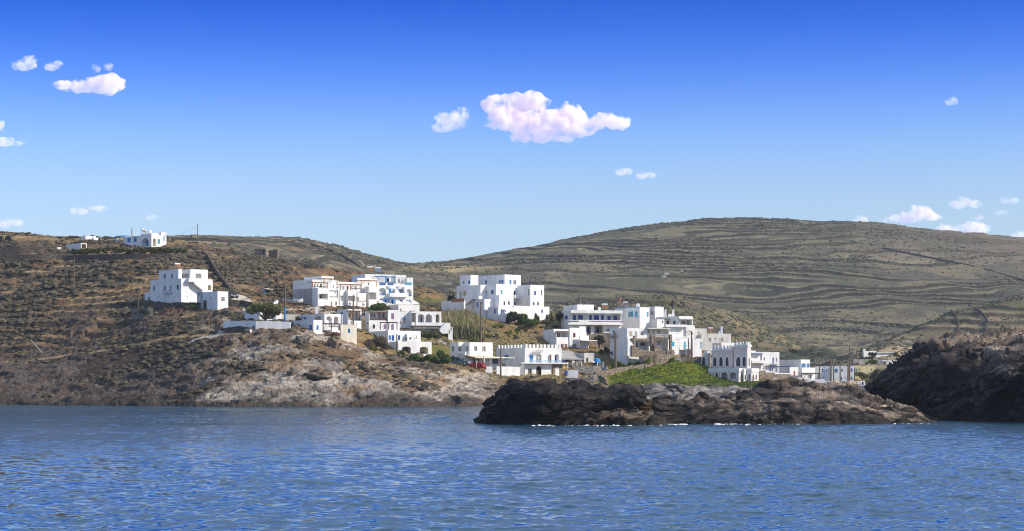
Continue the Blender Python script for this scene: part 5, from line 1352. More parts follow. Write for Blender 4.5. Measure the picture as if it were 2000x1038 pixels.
# --- the cyan-trimmed block and the houses stepping down behind
h = House('house', 'tall white cube house with bright cyan shutters and cyan roof trim', 'house', ZJ, 40, Y=482)
a = h.box(82, 440, 582, 150, 440); h.win(a, 'L', 'o', 280, 345, 213, 288, 'cyan'); h.win(a, 'L', 's', 373, 408, 213, 285, 'cyan'); h.win(a, 'F', 's', 545, 568, 222, 294, 'cyan'); h.win(a, 'F', 's', 534, 551, 378, 404, 'cyan')
h.slab(a, 'L', 84, 438, 150, 160, .003, .03, CLR['cyan'], 'roof_trim'); h.slab(a, 'L', 272, 440, 288, 294, .003, .12, CLR['pale'], 'sill_band'); h.done()
t = tag(empty('chimney', tuple(wpt(1190+155/7.4167, 580+138/7.4167, 486))), 'tall orange-red flue pipe on the cyan-trimmed roof', 'chimney'); hh = 122/7.4167*486/F
mb = MB(); mb.lathe((0, 0, -.3), [(.34, 0), (.34, hh*.3), (.24, hh*.36), (.24, hh*.9), (.3, hh*.92), (.3, hh+.3)], CLR['terra'], 10); mb.build('pipe', t); mb = MB(); mb.box((.9, 0, .25), (2.2, 1, 1.1), GREYST); mb.build('base', t)
heater(1190+238/7.4167, 580+138/7.4167, 487, 'solar heater with timber stand beside the orange flue', 9, 15, True)
chimney(1190+415/7.4167, 580+98/7.4167, 580+150/7.4167, 484, 'round white chimney pot on the cyan-trimmed roof', 1.0)
h = House('house', 'plain white cube behind the cyan-trimmed house', 'house', ZJ, 38, Y=494); a = h.box(580, 662, 787, 143, 340); h.win(a, 'L', 'g', 597, 628, 222, 266, 'dark'); h.slab(a, 'L', 580, 660, 200, 212, .003, .9, GREYW, 'awning'); h.done()
h = House('house', 'white terrace-roofed house with a glazed corner veranda', 'house', ZJ, 30, Y=486)
a = h.box(640, 1013, 1212, 279, 450); s2 = h.box(620, 690, 797, 326, 450, dY=-4); h.wins(a, 'L', [('g', 826, 866, 347, 400, 'grey'), ('g', 920, 960, 348, 400, 'grey')]); h.op(a, 'F', 1020, 1200, 328, 410, 1.5); h.win(a, 'F', 'g', 1040, 1100, 346, 405, 'dark', off=1.5); h.win(a, 'F', 'g', 1112, 1150, 346, 405, 'dark', off=1.5); h.slab(a, 'F', 1016, 1206, 320, 332, .003, .8, CLR['metal'], 'awning'); h.win(s2, 'F', 's', 765, 782, 346, 382, 'blue')
h.slab(a, 'L', 790, 866, 322, 334, .003, .9, CLR['metal'], 'awning'); h.done()
for x, y0, y1, lb in ((812, 185, 278, 'tan-topped slender chimney behind the terrace-roofed house'), (877, 243, 280, 'short square white chimney on the terrace-roofed house'), (926, 183, 280, 'slender white chimney with a stepped base on the terrace-roofed house')):
    chimney(1190+x/7.4167, 580+y0/7.4167, 580+y1/7.4167, 490, lb, .55 if y0 < 200 else .9, cap=y0 < 200)
h = House('house', 'white house with blue balcony railings above the stone terrace wall', 'house', ZJ, 22, Y=462)
a = h.box(795, 806, 1238, 412, 880, dY=4); h.op(a, 'F', 812, 1112, 440, 572, 1.8); h.wins(a, 'F', [('s', 815, 846, 480, 542, 'blue'), ('s', 922, 962, 483, 572, 'blue'), ('o', 1016, 1106, 485, 572, 'blue')], 1.8); h.win(a, 'F', 'g', 1145, 1212, 495, 552, 'beige', arch='r')
h.slab(a, 'F', 806, 1118, 404, 438, .003, .6, WHITE, 'fascia')
f_ = h.box(868, 880, 1012, 577, 880, dY=-1); h.wins(f_, 'F', [('s', 905, 943, 652, 720, 'cyan'), ('s', 926, 946, 800, 836, 'cyan')]); m_ = h.box(1005, 1014, 1215, 600, 880, dY=1.5); r_ = h.box(1205, 1212, 1338, 605, 880, dY=-.5)
h.wins(m_, 'F', [('d', 1080, 1106, 653, 757, 'cyan'), ('s', 1135, 1160, 653, 702, 'cyan'), ('d', 1135, 1166, 805, 868, 'cyan')]); h.win(r_, 'F', 'd', 1318, 1336, 653, 757, 'cyan'); h.slab(m_, 'F', 1010, 1270, 757, 772, .003, 1.6, WHITE, 'balcony'); h.rail(m_, 'F', 1015, 1266, 708, 757, 1.5, CLR['pale'], 'railing', .35, .05); h.slab(m_, 'F', 1088, 1100, 772, 870, 1.2, 1.5, WHITE, 'column'); h.done()
h = House('house', 'white house with a brown stone lower front and slate-shuttered upper floor', 'house', ZJ, 26, Y=446)
a = h.box(15, 258, 870, 452, 880); h.wins(a, 'F', [('s', 285, 333, 505, 572, 'beige'), ('s', 367, 402, 505, 602, 'beige'), ('s', 455, 496, 503, 558, 'beige')]); h.op(a, 'F', 548, 862, 472, 590, 1.6); h.wins(a, 'F', [('s', 556, 588, 482, 532, 'beige'), ('s', 630, 656, 485, 580, 'beige'), ('s', 690, 742, 485, 548, 'beige')], 1.6)
h.slab(a, 'F', 542, 872, 455, 468, .003, 1.2, GREYW, 'veranda_roof'); h.win(a, 'L', 's', 55, 82, 488, 552, 'grey')
h.op(a, 'F', 350, 572, 640, 775, 1.8); h.win(a, 'F', 'd', 368, 408, 660, 735, 'navy', off=1.8); h.win(a, 'F', 's', 446, 514, 658, 714, 'slate', arch='s', off=1.8); h.op(a, 'F', 650, 850, 620, 770, 1.8); h.win(a, 'F', 's', 690, 742, 640, 704, 'beige', off=1.8); h.win(a, 'F', 'd', 822, 848, 640, 760, 'mint', off=1.8)
h.slab(a, 'F', 330, 590, 605, 638, .003, 1.5, RUBBLE, 'stone_balcony'); h.slab(a, 'F', 580, 882, 580, 616, .003, 1.5, RUBBLE, 'stone_balcony'); h.rail(a, 'F', 350, 580, 572, 604, 1.4, CLR['white']); h.rail(a, 'F', 640, 860, 548, 580, 1.4, CLR['white'])
for x0, x1, y0 in ((330, 356, 565), (580, 640, 548), (852, 880, 548)): h.slab(a, 'F', x0, x1, y0, 860, 1.2, 1.75, RUBBLE, 'stone_pier')
h.prism(a, 'F', [(325, 870), (325, 700), (480, 770), (640, 790), (640, 690), (700, 740), (760, 770), (930, 770), (930, 870)], 1.8, 2.3, RUBBLE, 'stone_parapet')
h.prism(a, 'F', [(235, 860), (235, 595), (322, 700), (322, 860)], .003, 1.9, WHITE, 'stair_wall')
h.prism(a, 'L', [(15, 600), (15, 560), (95, 560), (95, 600)], .003, .7, CLR['grey'], 'side_balcony'); h.done()
h = House('house', 'old grey-white flat house on the skyline of the castle row with paired windows', 'house', ZK, 22, Y=486, mat=GREYW)
a = h.box(190, 222, 652, 235, 430); h.wins(a, 'F', [('o', 318, 370, 298, 350, 'beige'), ('g', 408, 428, 297, 334, 'dark'), ('o', 488, 542, 297, 352, 'beige')]); u_ = h.box(120, 130, 302, 162, 300, dY=5); h.win(u_, 'F', 'g', 165, 190, 212, 234, 'dark'); h.pergola(a, 'F', 655, 720, 262, 342, -1.2, CLR['brown'], posts=2, base=-3.0); h.done()
t = tag(empty('chimney', tuple(wpt(1340+515/7.4125, 620+235/7.4125, 489))), 'white chimney with a stepped side buttress on the old grey-white house', 'chimney'); hh = 120/7.4125*489/F
mb = MB(); mb.box((0, 0, hh*.42), (1.0*.5, .7, hh*.94), WHITE); mb.build('stack', t); mb = MB(); mb.box((0, 0, hh*.95), (.42, .5, hh*.1), CLR['dark']); mb.build('cap', t)
mb = MB(); mb.box8([(-.9, -.3, -.3), (-.253, -.3, -.3), (-.253, .3, -.3), (-.9, .3, -.3), (-.75, -.28, hh*.15), (-.253, -.28, hh*.5), (-.253, .28, hh*.5), (-.75, .28, hh*.15)], WHITE); mb.build('buttress', t)
heater(1340+358/7.4125, 620+222/7.4125, 490, 'solar heater between the old grey-white house roof and its chimney', 10, 5, True)
h = House('house', 'low plain white house just behind the castle battlements', 'house', ZK, 24, Y=472); a = h.box(380, 512, 835, 368, 450); h.win(a, 'F', 'g', 608, 632, 410, 436, 'dark'); h.win(a, 'L', 's', 420, 440, 430, 446, 'grey'); h.slab(a, 'F', 738, 802, 350, 362, -.8, -.3, CLR['terra'], 'roof_tile_row'); h.done()

# --- the castle
h = House('castle_house', 'pink mock castle with white battlements and pointed windows above the rocks', 'castle house', ZK, 62, Y=441, mat=PINK)
tw = h.box(690, 888, 940, 396, 770, mat=PINK); mn = h.box(338, 700, 760, 452, 770, on=(tw, 'L'), push=0, inset=.7, mat=PINK); wg = h.box(213, 342, 380, 512, 770, on=(mn, 'L'), inset=.8, mat=PINK)
tr = h.box(325, 762, 835, 738, 960, dY=-3.0, mat=PINK, found=2); t3 = h.box(880, 945, 1048, 740, 960, dY=-1.5, mat=WHITE, found=2)
for b_, k in ((tw, .62), (mn, .62), (wg, .4)):
    for f_ in 'LF': h.merlons(b_, f_, k, .42, .36, .3, WHITE)
    L1 = b_.Ll; mb = MB(); h.panel(mb, b_, 'L', -.1, b_.Ll, b_.z1-.45, b_.z1-.003, .003, .16, WHITE); h.fin(mb, 'cornice'); mb = MB(); h.panel(mb, b_, 'F', -.1, b_.Lr, b_.z1-.45, b_.z1-.003, .003, .16, WHITE); h.fin(mb, 'cornice')
def gothic(b_, f_, x0, x1, y0, y1, kind='p', col='dark', band=14):
    q = h.rect(b_, f_, x0-band, x1+band, y0-26, y1); q2 = h.rect(b_, f_, x0, x1, y0, y1)
    A_ = House.arch_pts(*q, kind); B_ = House.arch_pts(*q2, kind); mb = MB()
    for i in range(1, len(A_)-1): mb.poly([h.P(b_, f_, *A_[i], .05), h.P(b_, f_, *A_[i+1], .05), h.P(b_, f_, *B_[i+1], .05), h.P(b_, f_, *B_[i], .05)], WHITE)
    for i in (0,):
        mb.poly([h.P(b_, f_, *A_[-1], .05), h.P(b_, f_, *A_[0], .05), h.P(b_, f_, *B_[0], .05), h.P(b_, f_, *B_[-1], .05)], WHITE)
    h.fin(mb, 'surround')
    if col: h.win(b_, f_, 'g', x0, x1, y0, y1, col, arch=kind, fr='slate')
    else: h.op(b_, f_, x0, x1, y0, y1, 1.2, kind, mat=PINK)
for q in ((725, 788, 570, 712), (817, 863, 570, 710)): gothic(tw, 'L', *q)
gothic(tw, 'F', 902, 920, 580, 710, band=6)
for q in ((393, 440, 573, 706), (480, 531, 573, 706), (572, 616, 573, 706)): gothic(mn, 'L', *q)
gothic(wg, 'L', 232, 284, 570, 706)
for q in ((425, 462, 805, 880), (508, 602, 795, 900), (632, 728, 797, 895)): gothic(tr, 'L', *q, kind='r', col=None, band=18)
for q in ((783, 822, 820, 912),): gothic(tr, 'F', *q, col=None, band=5)
for q in ((955, 986, 820, 922), (1000, 1028, 822, 904)): gothic(t3, 'F', *q, col=None, band=5)
gothic(t3, 'L', 905, 926, 822, 906, col=None, band=5)
mid = h.box(822, 842, 960, 742, 960, dY=-2.2, mat=WHITE, found=2); gothic(mid, 'L', 836-8, 840, 820, 910, col='dark', band=3) if 0 else None; gothic(mid, 'F', 848, 868, 822, 908, col='dark', band=4)
for b_ in (tr, t3):
    for f_ in 'LF':
        L1 = b_.Ll if f_ == 'L' else b_.Lr; mb = MB(); h.panel(mb, b_, f_, -.08, L1, b_.z1-.7, b_.z1-.003, .004, .12, WHITE); n_ = max(2, int(L1/.45))
        for i in range(n_): h.panel(mb, b_, f_, L1*i/n_+.05, L1*i/n_+.27, b_.z1-.95, b_.z1-.703, .004, .1, WHITE)
        h.fin(mb, 'cornice')
for b_ in (tw, mn):
    mb = MB(); z = b_.zg
    while z < b_.z1-1: h.panel(mb, b_, 'L', .0, .42 if int(z*2) % 2 else .25, z, z+.3, .003, .05, WHITE); z += .42
    h.fin(mb, 'quoin')
h.done()

# --- houses right of the castle
h = House('house', 'white house with blue pergola and two open verandas beside the castle', 'house', ZL, 22, Y=470)
a = h.box(140, 152, 682, 262, 660); h.op(a, 'F', 158, 362, 300, 418, 2.0, mat=CREAM); h.wins(a, 'F', [('s', 190, 216, 335, 400, 'greyblue'), ('s', 280, 322, 358, 412, 'slate')], 2.0); h.slab(a, 'F', 156, 364, 286, 300, .003, .6, CLR['trimblue'], 'pergola_beam'); h.slab(a, 'F', 156, 420, 418, 470, .003, 1.0, WHITE, 'balcony')
h.wins(a, 'F', [('s', 390, 416, 362, 438, 'greyblue'), ('s', 548, 586, 368, 478, 'greyblue'), ('s', 620, 638, 368, 440, 'greyblue')]); h.rail(a, 'F', 540, 660, 440, 478, .7, CLR['metal']); h.slab(a, 'F', 536, 664, 478, 492, .003, .8, WHITE, 'balcony')
h.op(a, 'F', 158, 392, 492, 602, 2.0, mat=CREAM); h.wins(a, 'F', [('s', 172, 196, 505, 560, 'slate'), ('d', 296, 325, 545, 600, 'slate')], 2.0); h.slab(a, 'F', 340, 388, 490, 610, -.4, -.05, WHITE, 'column'); h.op(a, 'F', 410, 525, 515, 640, 2.0); h.wins(a, 'F', [('d', 537, 566, 547, 634, 'greyblue'), ('d', 610, 641, 547, 634, 'greyblue')])
h.pergola(a, 'F', 520, 870, 530, 660, 2.4, CLR['trimblue'], posts=3); c_ = h.box(150, 158, 245, 238, 300, dY=3, found=0); h.done()
h = House('house', 'white house with pale blue shutters and a sloping side wall', 'house', ZL, 34, Y=474)
a = h.box(684, 1076, 1246, 402, 800); h.wins(a, 'F', [('o', 1090, 1160, 476, 564, 'azure'), ('o', 1188, 1236, 476, 550, 'azure')])
b = h.box(1085, 1094, 1342, 550, 800, dY=-3.0); h.op(b, 'F', 1110, 1235, 670, 752, 1.5); h.win(b, 'F', 'g', 1145, 1175, 675, 715, 'dark', off=1.5); h.win(b, 'F', 'd', 1190, 1212, 672, 730, 'navy', off=1.5); h.win(b, 'F', 'd', 1248, 1276, 672, 750, 'navy'); h.pergola(b, 'F', 1096, 1410, 656, 765, 1.8, CLR['brown'], posts=3)
h.prism(a, 'L', [(985, 800), (985, 620), (1080, 660), (1250, 760), (1265, 800)], .003, 1.2, WHITE, 'stair_wall') if 0 else None
c_ = h.box(760, 872, 1030, 545, 800, dY=-2.0); h.win(c_, 'F', 's', 942, 969, 612, 696, 'red'); h.done()
stone_wall([(1450+890/9.437, 737, 748, 462), (1450+960/9.437, 738, 751, 459)], 'pale garden wall between red window and stone wall', CREAM, .3, rough=.02, sink=1.2, name='garden_wall', cat='wall')
stone_wall([(1551.5, 737, 751, 455), (1571, 738, 754, 455), (1574, 741, 754, 455)], 'white garden wall with hanging flowers', WHITE, .3, rough=.02, sink=1.5, name='garden_wall', cat='wall')
stone_wall([(1576, 745, 756, 455), (1579, 744, 756, 455), (1585, 742, 755, 455), (1610, 741, 755, 455), (1611, 742, 754, 455)], 'tall white garden wall right of the red gate', WHITE, .3, rough=.02, sink=1.5, name='garden_wall', cat='wall')
stone_wall([(1610.5, 745, 755, 459), (1624, 745, 755, 459)], 'low white wall end before the poles', WHITE, .3, rough=.02, sink=1.5, name='garden_wall', cat='wall')
h = House('garden_gate', 'narrow red garden gate in the white wall', 'gate', ZL, 10, Y=455.3, mat=WHITE); a = h.box(1148, 1152, 1182, 818, 892, dep=.3, found=.5); h.win(a, 'F', 'd', 1156, 1180, 828, 890, 'red'); h.done()
h = House('house', 'long pale blue-white house with blue windows behind the row of poles', 'house', ZM, -4, Y=492)
a = h.box(100, 108, 392, 570, 900, dep=8); b = h.box(380, 388, 768, 566, 900, dY=-1.6, dep=8); h.wins(a, 'F', [('s', 218, 244, 612, 670, 'azure'), ('g', 290, 303, 620, 648, 'dark'), ('s', 235, 255, 748, 775, 'azure')]); h.wins(b, 'F', [('o', 440, 482, 610, 672, 'azure'), ('s', 548, 571, 610, 666, 'azure'), ('s', 708, 736, 605, 666, 'azure'), ('s', 540, 558, 745, 804, 'azure'), ('g', 612, 626, 753, 780, 'dark'), ('s', 710, 736, 745, 801, 'azure')]); h.slab(a, 'F', 262, 272, 572, 800, .003, .04, CLR['pale'], 'downpipe'); h.done()
h = House('house', 'faded yellow flat house behind the dark conifer', 'house', ZM, 6, Y=556, mat=YELL); a = h.box(760, 768, 1116, 558, 850, dep=8); h.wins(a, 'F', [('s', 785, 811, 608, 668, 'teal'), ('s', 836, 856, 606, 646, 'teal'), ('s', 1042, 1066, 606, 650, 'beige')]); h.slab(a, 'F', 768, 1116, 666, 674, .003, .05, CREAM, 'band'); h.done()
h = House('house', 'white flat house highest on the knoll behind the cliff, with grey cornice', 'house', ZM, 14, Y=650)
a = h.box(915, 924, 1142, 312, 470, dY=4); b = h.box(1128, 1142, 1445, 332, 460); h.slab(b, 'F', 1138, 1452, 332, 346, .003, .5, GREYW, 'cornice'); h.win(b, 'F', 'd', 1200, 1222, 390, 440, 'beige') if 0 else None; h.win(a, 'F', 'g', 1000, 1030, 360, 400, 'grey'); h.slab(b, 'F', 1330, 1448, 425, 466, .6, .85, WHITE, 'terrace_parapet'); h.done()
chimney(1580+930/8.65, 650+278/8.65, 650+318/8.65, 656, 'white chimney at the end of the knoll house', .9)
h = House('house', 'half-built grey concrete ground floor with white bays below the knoll house', 'house', ZM, 10, Y=628, mat=CONC)
a = h.box(838, 848, 1232, 452, 640, dep=9); b = h.box(1222, 1232, 1562, 462, 640, dY=-1.5, mat=GREYW); h.op(b, 'F', 1240, 1298, 486, 565, 1.2, mat=CLR['dark']); h.wins(b, 'F', [('s', 1350, 1388, 502, 546, 'azure'), ('s', 1436, 1472, 500, 546, 'slate')]); c_ = h.box(1340, 1350, 1600, 552, 720, dY=-5, mat=WHITE); h.op(c_, 'F', 1366, 1520, 608, 680, .4, mat=CREAM); d_ = h.box(745, 752, 850, 452, 560, dY=1); h.win(d_, 'F', 'g', 775, 800, 480, 510, 'dark'); h.done()
h = House('porch', 'tiny white arched porch with a blue door by the poles', 'porch', ZM, 10, Y=515); a = h.box(868, 874, 942, 815, 895, dep=2); h.win(a, 'F', 'd', 890, 926, 826, 890, 'blue', arch='r'); h.done()
h = House('shed', 'grey half-round shed leaning by the tiny arched porch', 'shed', ZM, 10, Y=516, mat=GREYW); a = h.box(770, 776, 868, 822, 895, dep=2.5); h.win(a, 'F', 'g', 795, 815, 840, 865, 'dark'); h.done()
stone_wall([(1660, 753, 760, 470), (1690, 754, 761, 470)], 'dark low stone wall in the gap before the cliff', GREYST, .5, name='stone_wall')
h = House('field_hut', 'pale ruined stone barn on the sandy knoll slope', 'ruin', ZM, 10, Y=700, mat=PALEST); a = h.box(1540, 1575, 1720, 128, 210); h.op(a, 'F', 1600, 1620, 150, 190, .5, mat=CLR['dark']); h.done()
# far chapel and sheds on the big hill
h = House('chapel', 'tiny white chapel alone on the spur below the big hill', 'chapel', (0, 0, 1), 20, Y=754); a = h.box(1296, 1297, 1312, 581, 584, dep=4); b = h.box(1298, 1299, 1304, 578, 584, dY=.5, dep=4, push=.3); h.win(b, 'F', 'g', 1300.5, 1302, 580, 582, 'dark', arch='r'); h.prism(b, 'F', [(1299, 578), (1301.5, 576), (1304, 578)], -.6, .02, WHITE, 'gable'); h.done()
for x, y, w_, hh, lb in ((1302, 536, 9, 5, 'white far farm shed half way up the big hill'), (1297, 541, 10, 5, 'grey stone pen below the far farm shed'), (1332, 529, 6, 3, 'small pale hut right of the far farm shed')):
    Yh = FHB.hit(x, y); h = House('farm_shed', lb, 'shed', (0, 0, 1), 25, Y=Yh, mat=PALEST if 'white' in lb else GREYST); a = h.box(x-w_/2-1, x-w_/2, x+w_/2, y-hh*.7, y+.5, found=.6); h.win(a, 'F', 'g', x-1, x+1, y-hh*.6, y-hh*.1, 'dark'); h.done()
h = House('concrete_cabin', 'small white utility cabin with green doors below the chapel wall', 'cabin', (465, 630, 34.6), 38, Y=402.5)
a = h.box(412, 795, 935, 486, 800, found=1); h.op(a, 'L', 455, 785, 540, 800, .12, mat=CLR['green']); h.win(a, 'L', 'd', 470, 620, 560, 800, 'green', off=.12); h.win(a, 'L', 'd', 625, 765, 560, 800, 'green', off=.12); h.done()

h = House('house', 'old low white house with a sagging grey concrete roof beside the battlemented house', 'house', ZO, 30, Y=447, mat=GREYW)
a = h.box(420, 602, 757, 368, 580); c_ = h.box(280, 424, 606, 462, 580, on=(a, 'L'), push=0, inset=.02) if 0 else None
b = h.box(285, 425, 606, 468, 580, dY=-1.0); h.win(b, 'F', 'o', 470, 513, 465, 505, 'dark'); h.win(a, 'F', 'd', 630, 658, 440, 548, 'green')
mb = MB(); q0 = [h.P(b, 'F', u, b.z1+.02, .3) for u in (-2.6, b.Lr+.1)]; q1 = [(p[0]-h.r[1]*6.5, p[1]+h.r[0]*6.5, p[2]+1.9) for p in q0]
up = lambda p, k: (p[0], p[1], p[2]+k)
mb.box8([q0[0], q0[1], q1[1], q1[0], up(q0[0], .22), up(q0[1], .22), up(q1[1], .22), up(q1[0], .22)], CONC); h.fin(mb, 'sagging_roof'); h.done()
# ================================================================== WALLS OF FIELD STONE
def gwall(pts, h, label, mat=None, th=.5, rough=.12, sheet=None, **k):
    """a dry-stone wall draped over the ground along photo points of its foot"""
    S = sheet or GB; out = []
    for (a, b), (c, d) in zip(pts, pts[1:]):
        n = max(1, int(math.hypot(c-a, d-b)/8))
        for i in range(n): out.append((a+(c-a)*i/n, b+(d-b)*i/n))
    out.append(pts[-1]); q = []
    for a, b in out:
        Y = S.hit(a, b); q.append((a, b-h*F/Y, b, Y))
    return stone_wall(q, label, mat, th, None, rough=rough, **k)
stone_wall([(1056, 740, 762, 427), (1075, 739.5, 760, 427), (1110, 739, 760, 427), (1148, 738, 760, 427), (1160, 736, 760, 427)], 'grey rubble sea wall in front of the battlemented house', GREYST, .6, rough=.12, sink=1.5)
stone_wall([(1153, 733, 760, 427), (1166, 731, 758, 428), (1168, 738, 758, 428), (1170, 738, 758, 428)], 'stone gate pier with a dark door in the sea wall', GREYST, .8, rough=.1, sink=1.5)
stone_wall([(1174, 736, 758, 428.5), (1181, 737, 758, 428), (1185, 748, 758, 427.5), (1196, 755, 760, 427)], 'broken sloping stone wall end beside the green sea-wall door', RUBBLE, .6, rough=.2, sink=1.5)
t = tag(empty('sea_wall_gate', tuple(wpt(1171.5, 751, 428.3))), 'narrow dark green door in the rubble sea wall', 'door'); mb = MB(); mb.box((0, 0, .85), (.62, .1, 1.9), CLR['green']); mb.build('door_leaf', t); mb = MB(); mb.box((0, -.06, 1.83), (.8, .24, .16), GREYST); mb.build('lintel', t)
stone_wall([(1163, 727, 738, 432), (1190, 723, 745, 434), (1225, 716, 738, 438), (1262, 710, 726, 442), (1300, 702, 716, 446), (1330, 697.5, 708, 449), (1365, 698, 712, 449), (1374, 700, 714, 448)], 'long tan rubble retaining wall climbing behind the ice plant slope', RUBBLE, .6, rough=.12, sink=3)
stone_wall([(1120, 715, 722, 436), (1160, 714.5, 722, 436), (1188, 716, 724, 437)], 'pale low stone wall below the sagging-roofed house', PALEST, .5, rough=.1, sink=1)
stone_wall([(1148, 652, 668, 462), (1175, 651, 664, 463), (1193, 651, 662, 463)], 'rubble terrace wall under the blue-shuttered villa', RUBBLE, .6, rough=.14, sink=2.5)
stone_wall([(1255, 694, 703, 443.5), (1282, 693.5, 704, 443.5), (1320, 693, 702, 446)], 'knee-high brown stone garden wall at the foot of the stone-fronted house', RUBBLE, .5, rough=.05, sink=1)
stone_wall([(1450+295/9.437, 660+604/9.437, 752, 449), (1450+428/9.437, 660+604/9.437, 752, 450)], 'tall stone terrace wall beside the castle, white coped', RUBBLE, .5, WHITE, rough=.02, sink=2.5)
stone_wall([(1450+430/9.437, 660+640/9.437, 752, 450), (1450+592/9.437, 660+640/9.437, 752, 451.5)], 'middle step of the white-coped stone terrace wall', RUBBLE, .5, WHITE, rough=.02, sink=2.5)
stone_wall([(1450+595/9.437, 660+668/9.437, 752, 451.5), (1450+892/9.437, 660+672/9.437, 752, 454)], 'lowest step of the white-coped stone terrace wall, with signs', RUBBLE, .5, WHITE, rough=.02, sink=2.5)
stone_wall([(1503, 745, 757, 446), (1512, 743, 757, 446), (1519, 743, 757, 446), (1520, 746, 758, 446), (1527, 747, 759, 446), (1528, 750, 759, 446), (1535, 751, 761, 446), (1536, 754, 761, 446), (1542, 755, 762, 446)], 'dark stepped stone stair wall below the coped terrace wall', DARKST, .6, rough=.02, sink=1.5)
stone_wall([(258, 605, 622, 452), (270, 603, 624, 449), (290, 602, 625, 447), (297, 603, 624, 447)], 'shaded stone retaining wall with trailing plants under the three-storey house', GREYST, .6, rough=.04, sink=2)
gwall([(300, 603), (350, 602), (396, 601)], 1.2, 'dark terrace wall in front of the three-storey house', DARKST)
gwall([(397, 603), (440, 600), (470, 601), (492, 606), (497, 611)], 1.7, 'dark stone wall under the white annexe and the concrete drive', DARKST)
gwall([(393, 493), (405, 505), (412, 516), (422, 534), (436, 552), (448, 568)], 0.75, 'dark dry-stone wall running down the hill past the three-storey house', DARKST, .5, .2)
gwall([(112, 506), (180, 505), (250, 504), (330, 503), (380, 500)], 1.0, 'dark dry-stone terrace wall below the brow hedge', DARKST, .8, .15)
gwall([(-20, 496), (40, 496), (88, 494)], 1.9, 'upper dark terrace wall near the picture edge', DARKST, .8, .15)
gwall([(8, 509), (60, 508), (110, 506)], 1.5, 'lower dark terrace wall near the picture edge', DARKST, .8, .15)
for i, (pts, lb, S) in enumerate([([(580, 469), (605, 477), (640, 488), (668, 499), (690, 513), (708, 527)], 'long dark field wall crossing the far left ridge', FHB),
        ([(1700, 480), (1760, 492), (1830, 506), (1890, 518), (1940, 531), (2000, 548)], 'dark field wall sweeping down the right of the big hill', FHB),
        ([(1350, 537), (1420, 533), (1500, 527), (1560, 520), (1620, 512)], 'field wall along the middle of the big hill', FHB),
        ([(1810, 668), (1850, 660), (1873, 650), (1874, 632), (1868, 618), (1858, 606)], 'curved dark field wall on the knoll behind the cliff', FDB),
        ([(1925, 646), (1932, 632), (1925, 618), (1908, 604)], 'second curved field wall nearer the cliff top', FDB),
        ([(1316, 586), (1318, 596), (1316, 606)], 'short field wall below the tiny white chapel', SPB)]):
    gwall(pts, .5 if S is FHB else .55, lb, DARKST, .5 if S is FHB else .4, .25, S, name='field_wall', cat='field wall')

# signs on the coped wall
t = tag(empty('wall_sign', tuple(wpt(1515, 741, 450.0))), 'white wall sign with scrawled mauve and green lettering', 'sign')
mb = MB(); mb.box8([(-.42, -.06, -.32), (.28, -.06, -.36), (.42, -.06, -.05), (.36, -.06, .3), (-.42, 0, -.32), (.28, 0, -.36), (.42, 0, -.05), (.36, 0, .3)], CLR['white']); mb.poly([(-.42, -.06, -.32), (.36, -.06, .3), (-.4, -.06, .38)], CLR['white']); mb.build('board', t)
mb = MB()
for k, (x, z, w_, c) in enumerate([(-.3, .2, .5, 'grey'), (-.25, .06, .45, 'mint'), (-.3, -.1, .55, 'grey'), (-.3, -.26, .5, 'purple')]):
    for j in range(5): mb.box((x+w_*j/5+.05, -.066, z+.02*((j*k) % 3-1)), (.06, .006, .07), CLR[c])
mb.build('lettering', t)
t = tag(empty('wall_sign', tuple(wpt(1541.3, 739.5, 452.6))), 'small blue square plate on the coped stone wall', 'sign'); mb = MB(); mb.box((0, 0, 0), (.42, .05, .42), CLR['pale']); mb.build('plate', t); mb = MB(); mb.box((0, -.03, .12), (.32, .01, .08), CLR['azure']); mb.build('band', t)

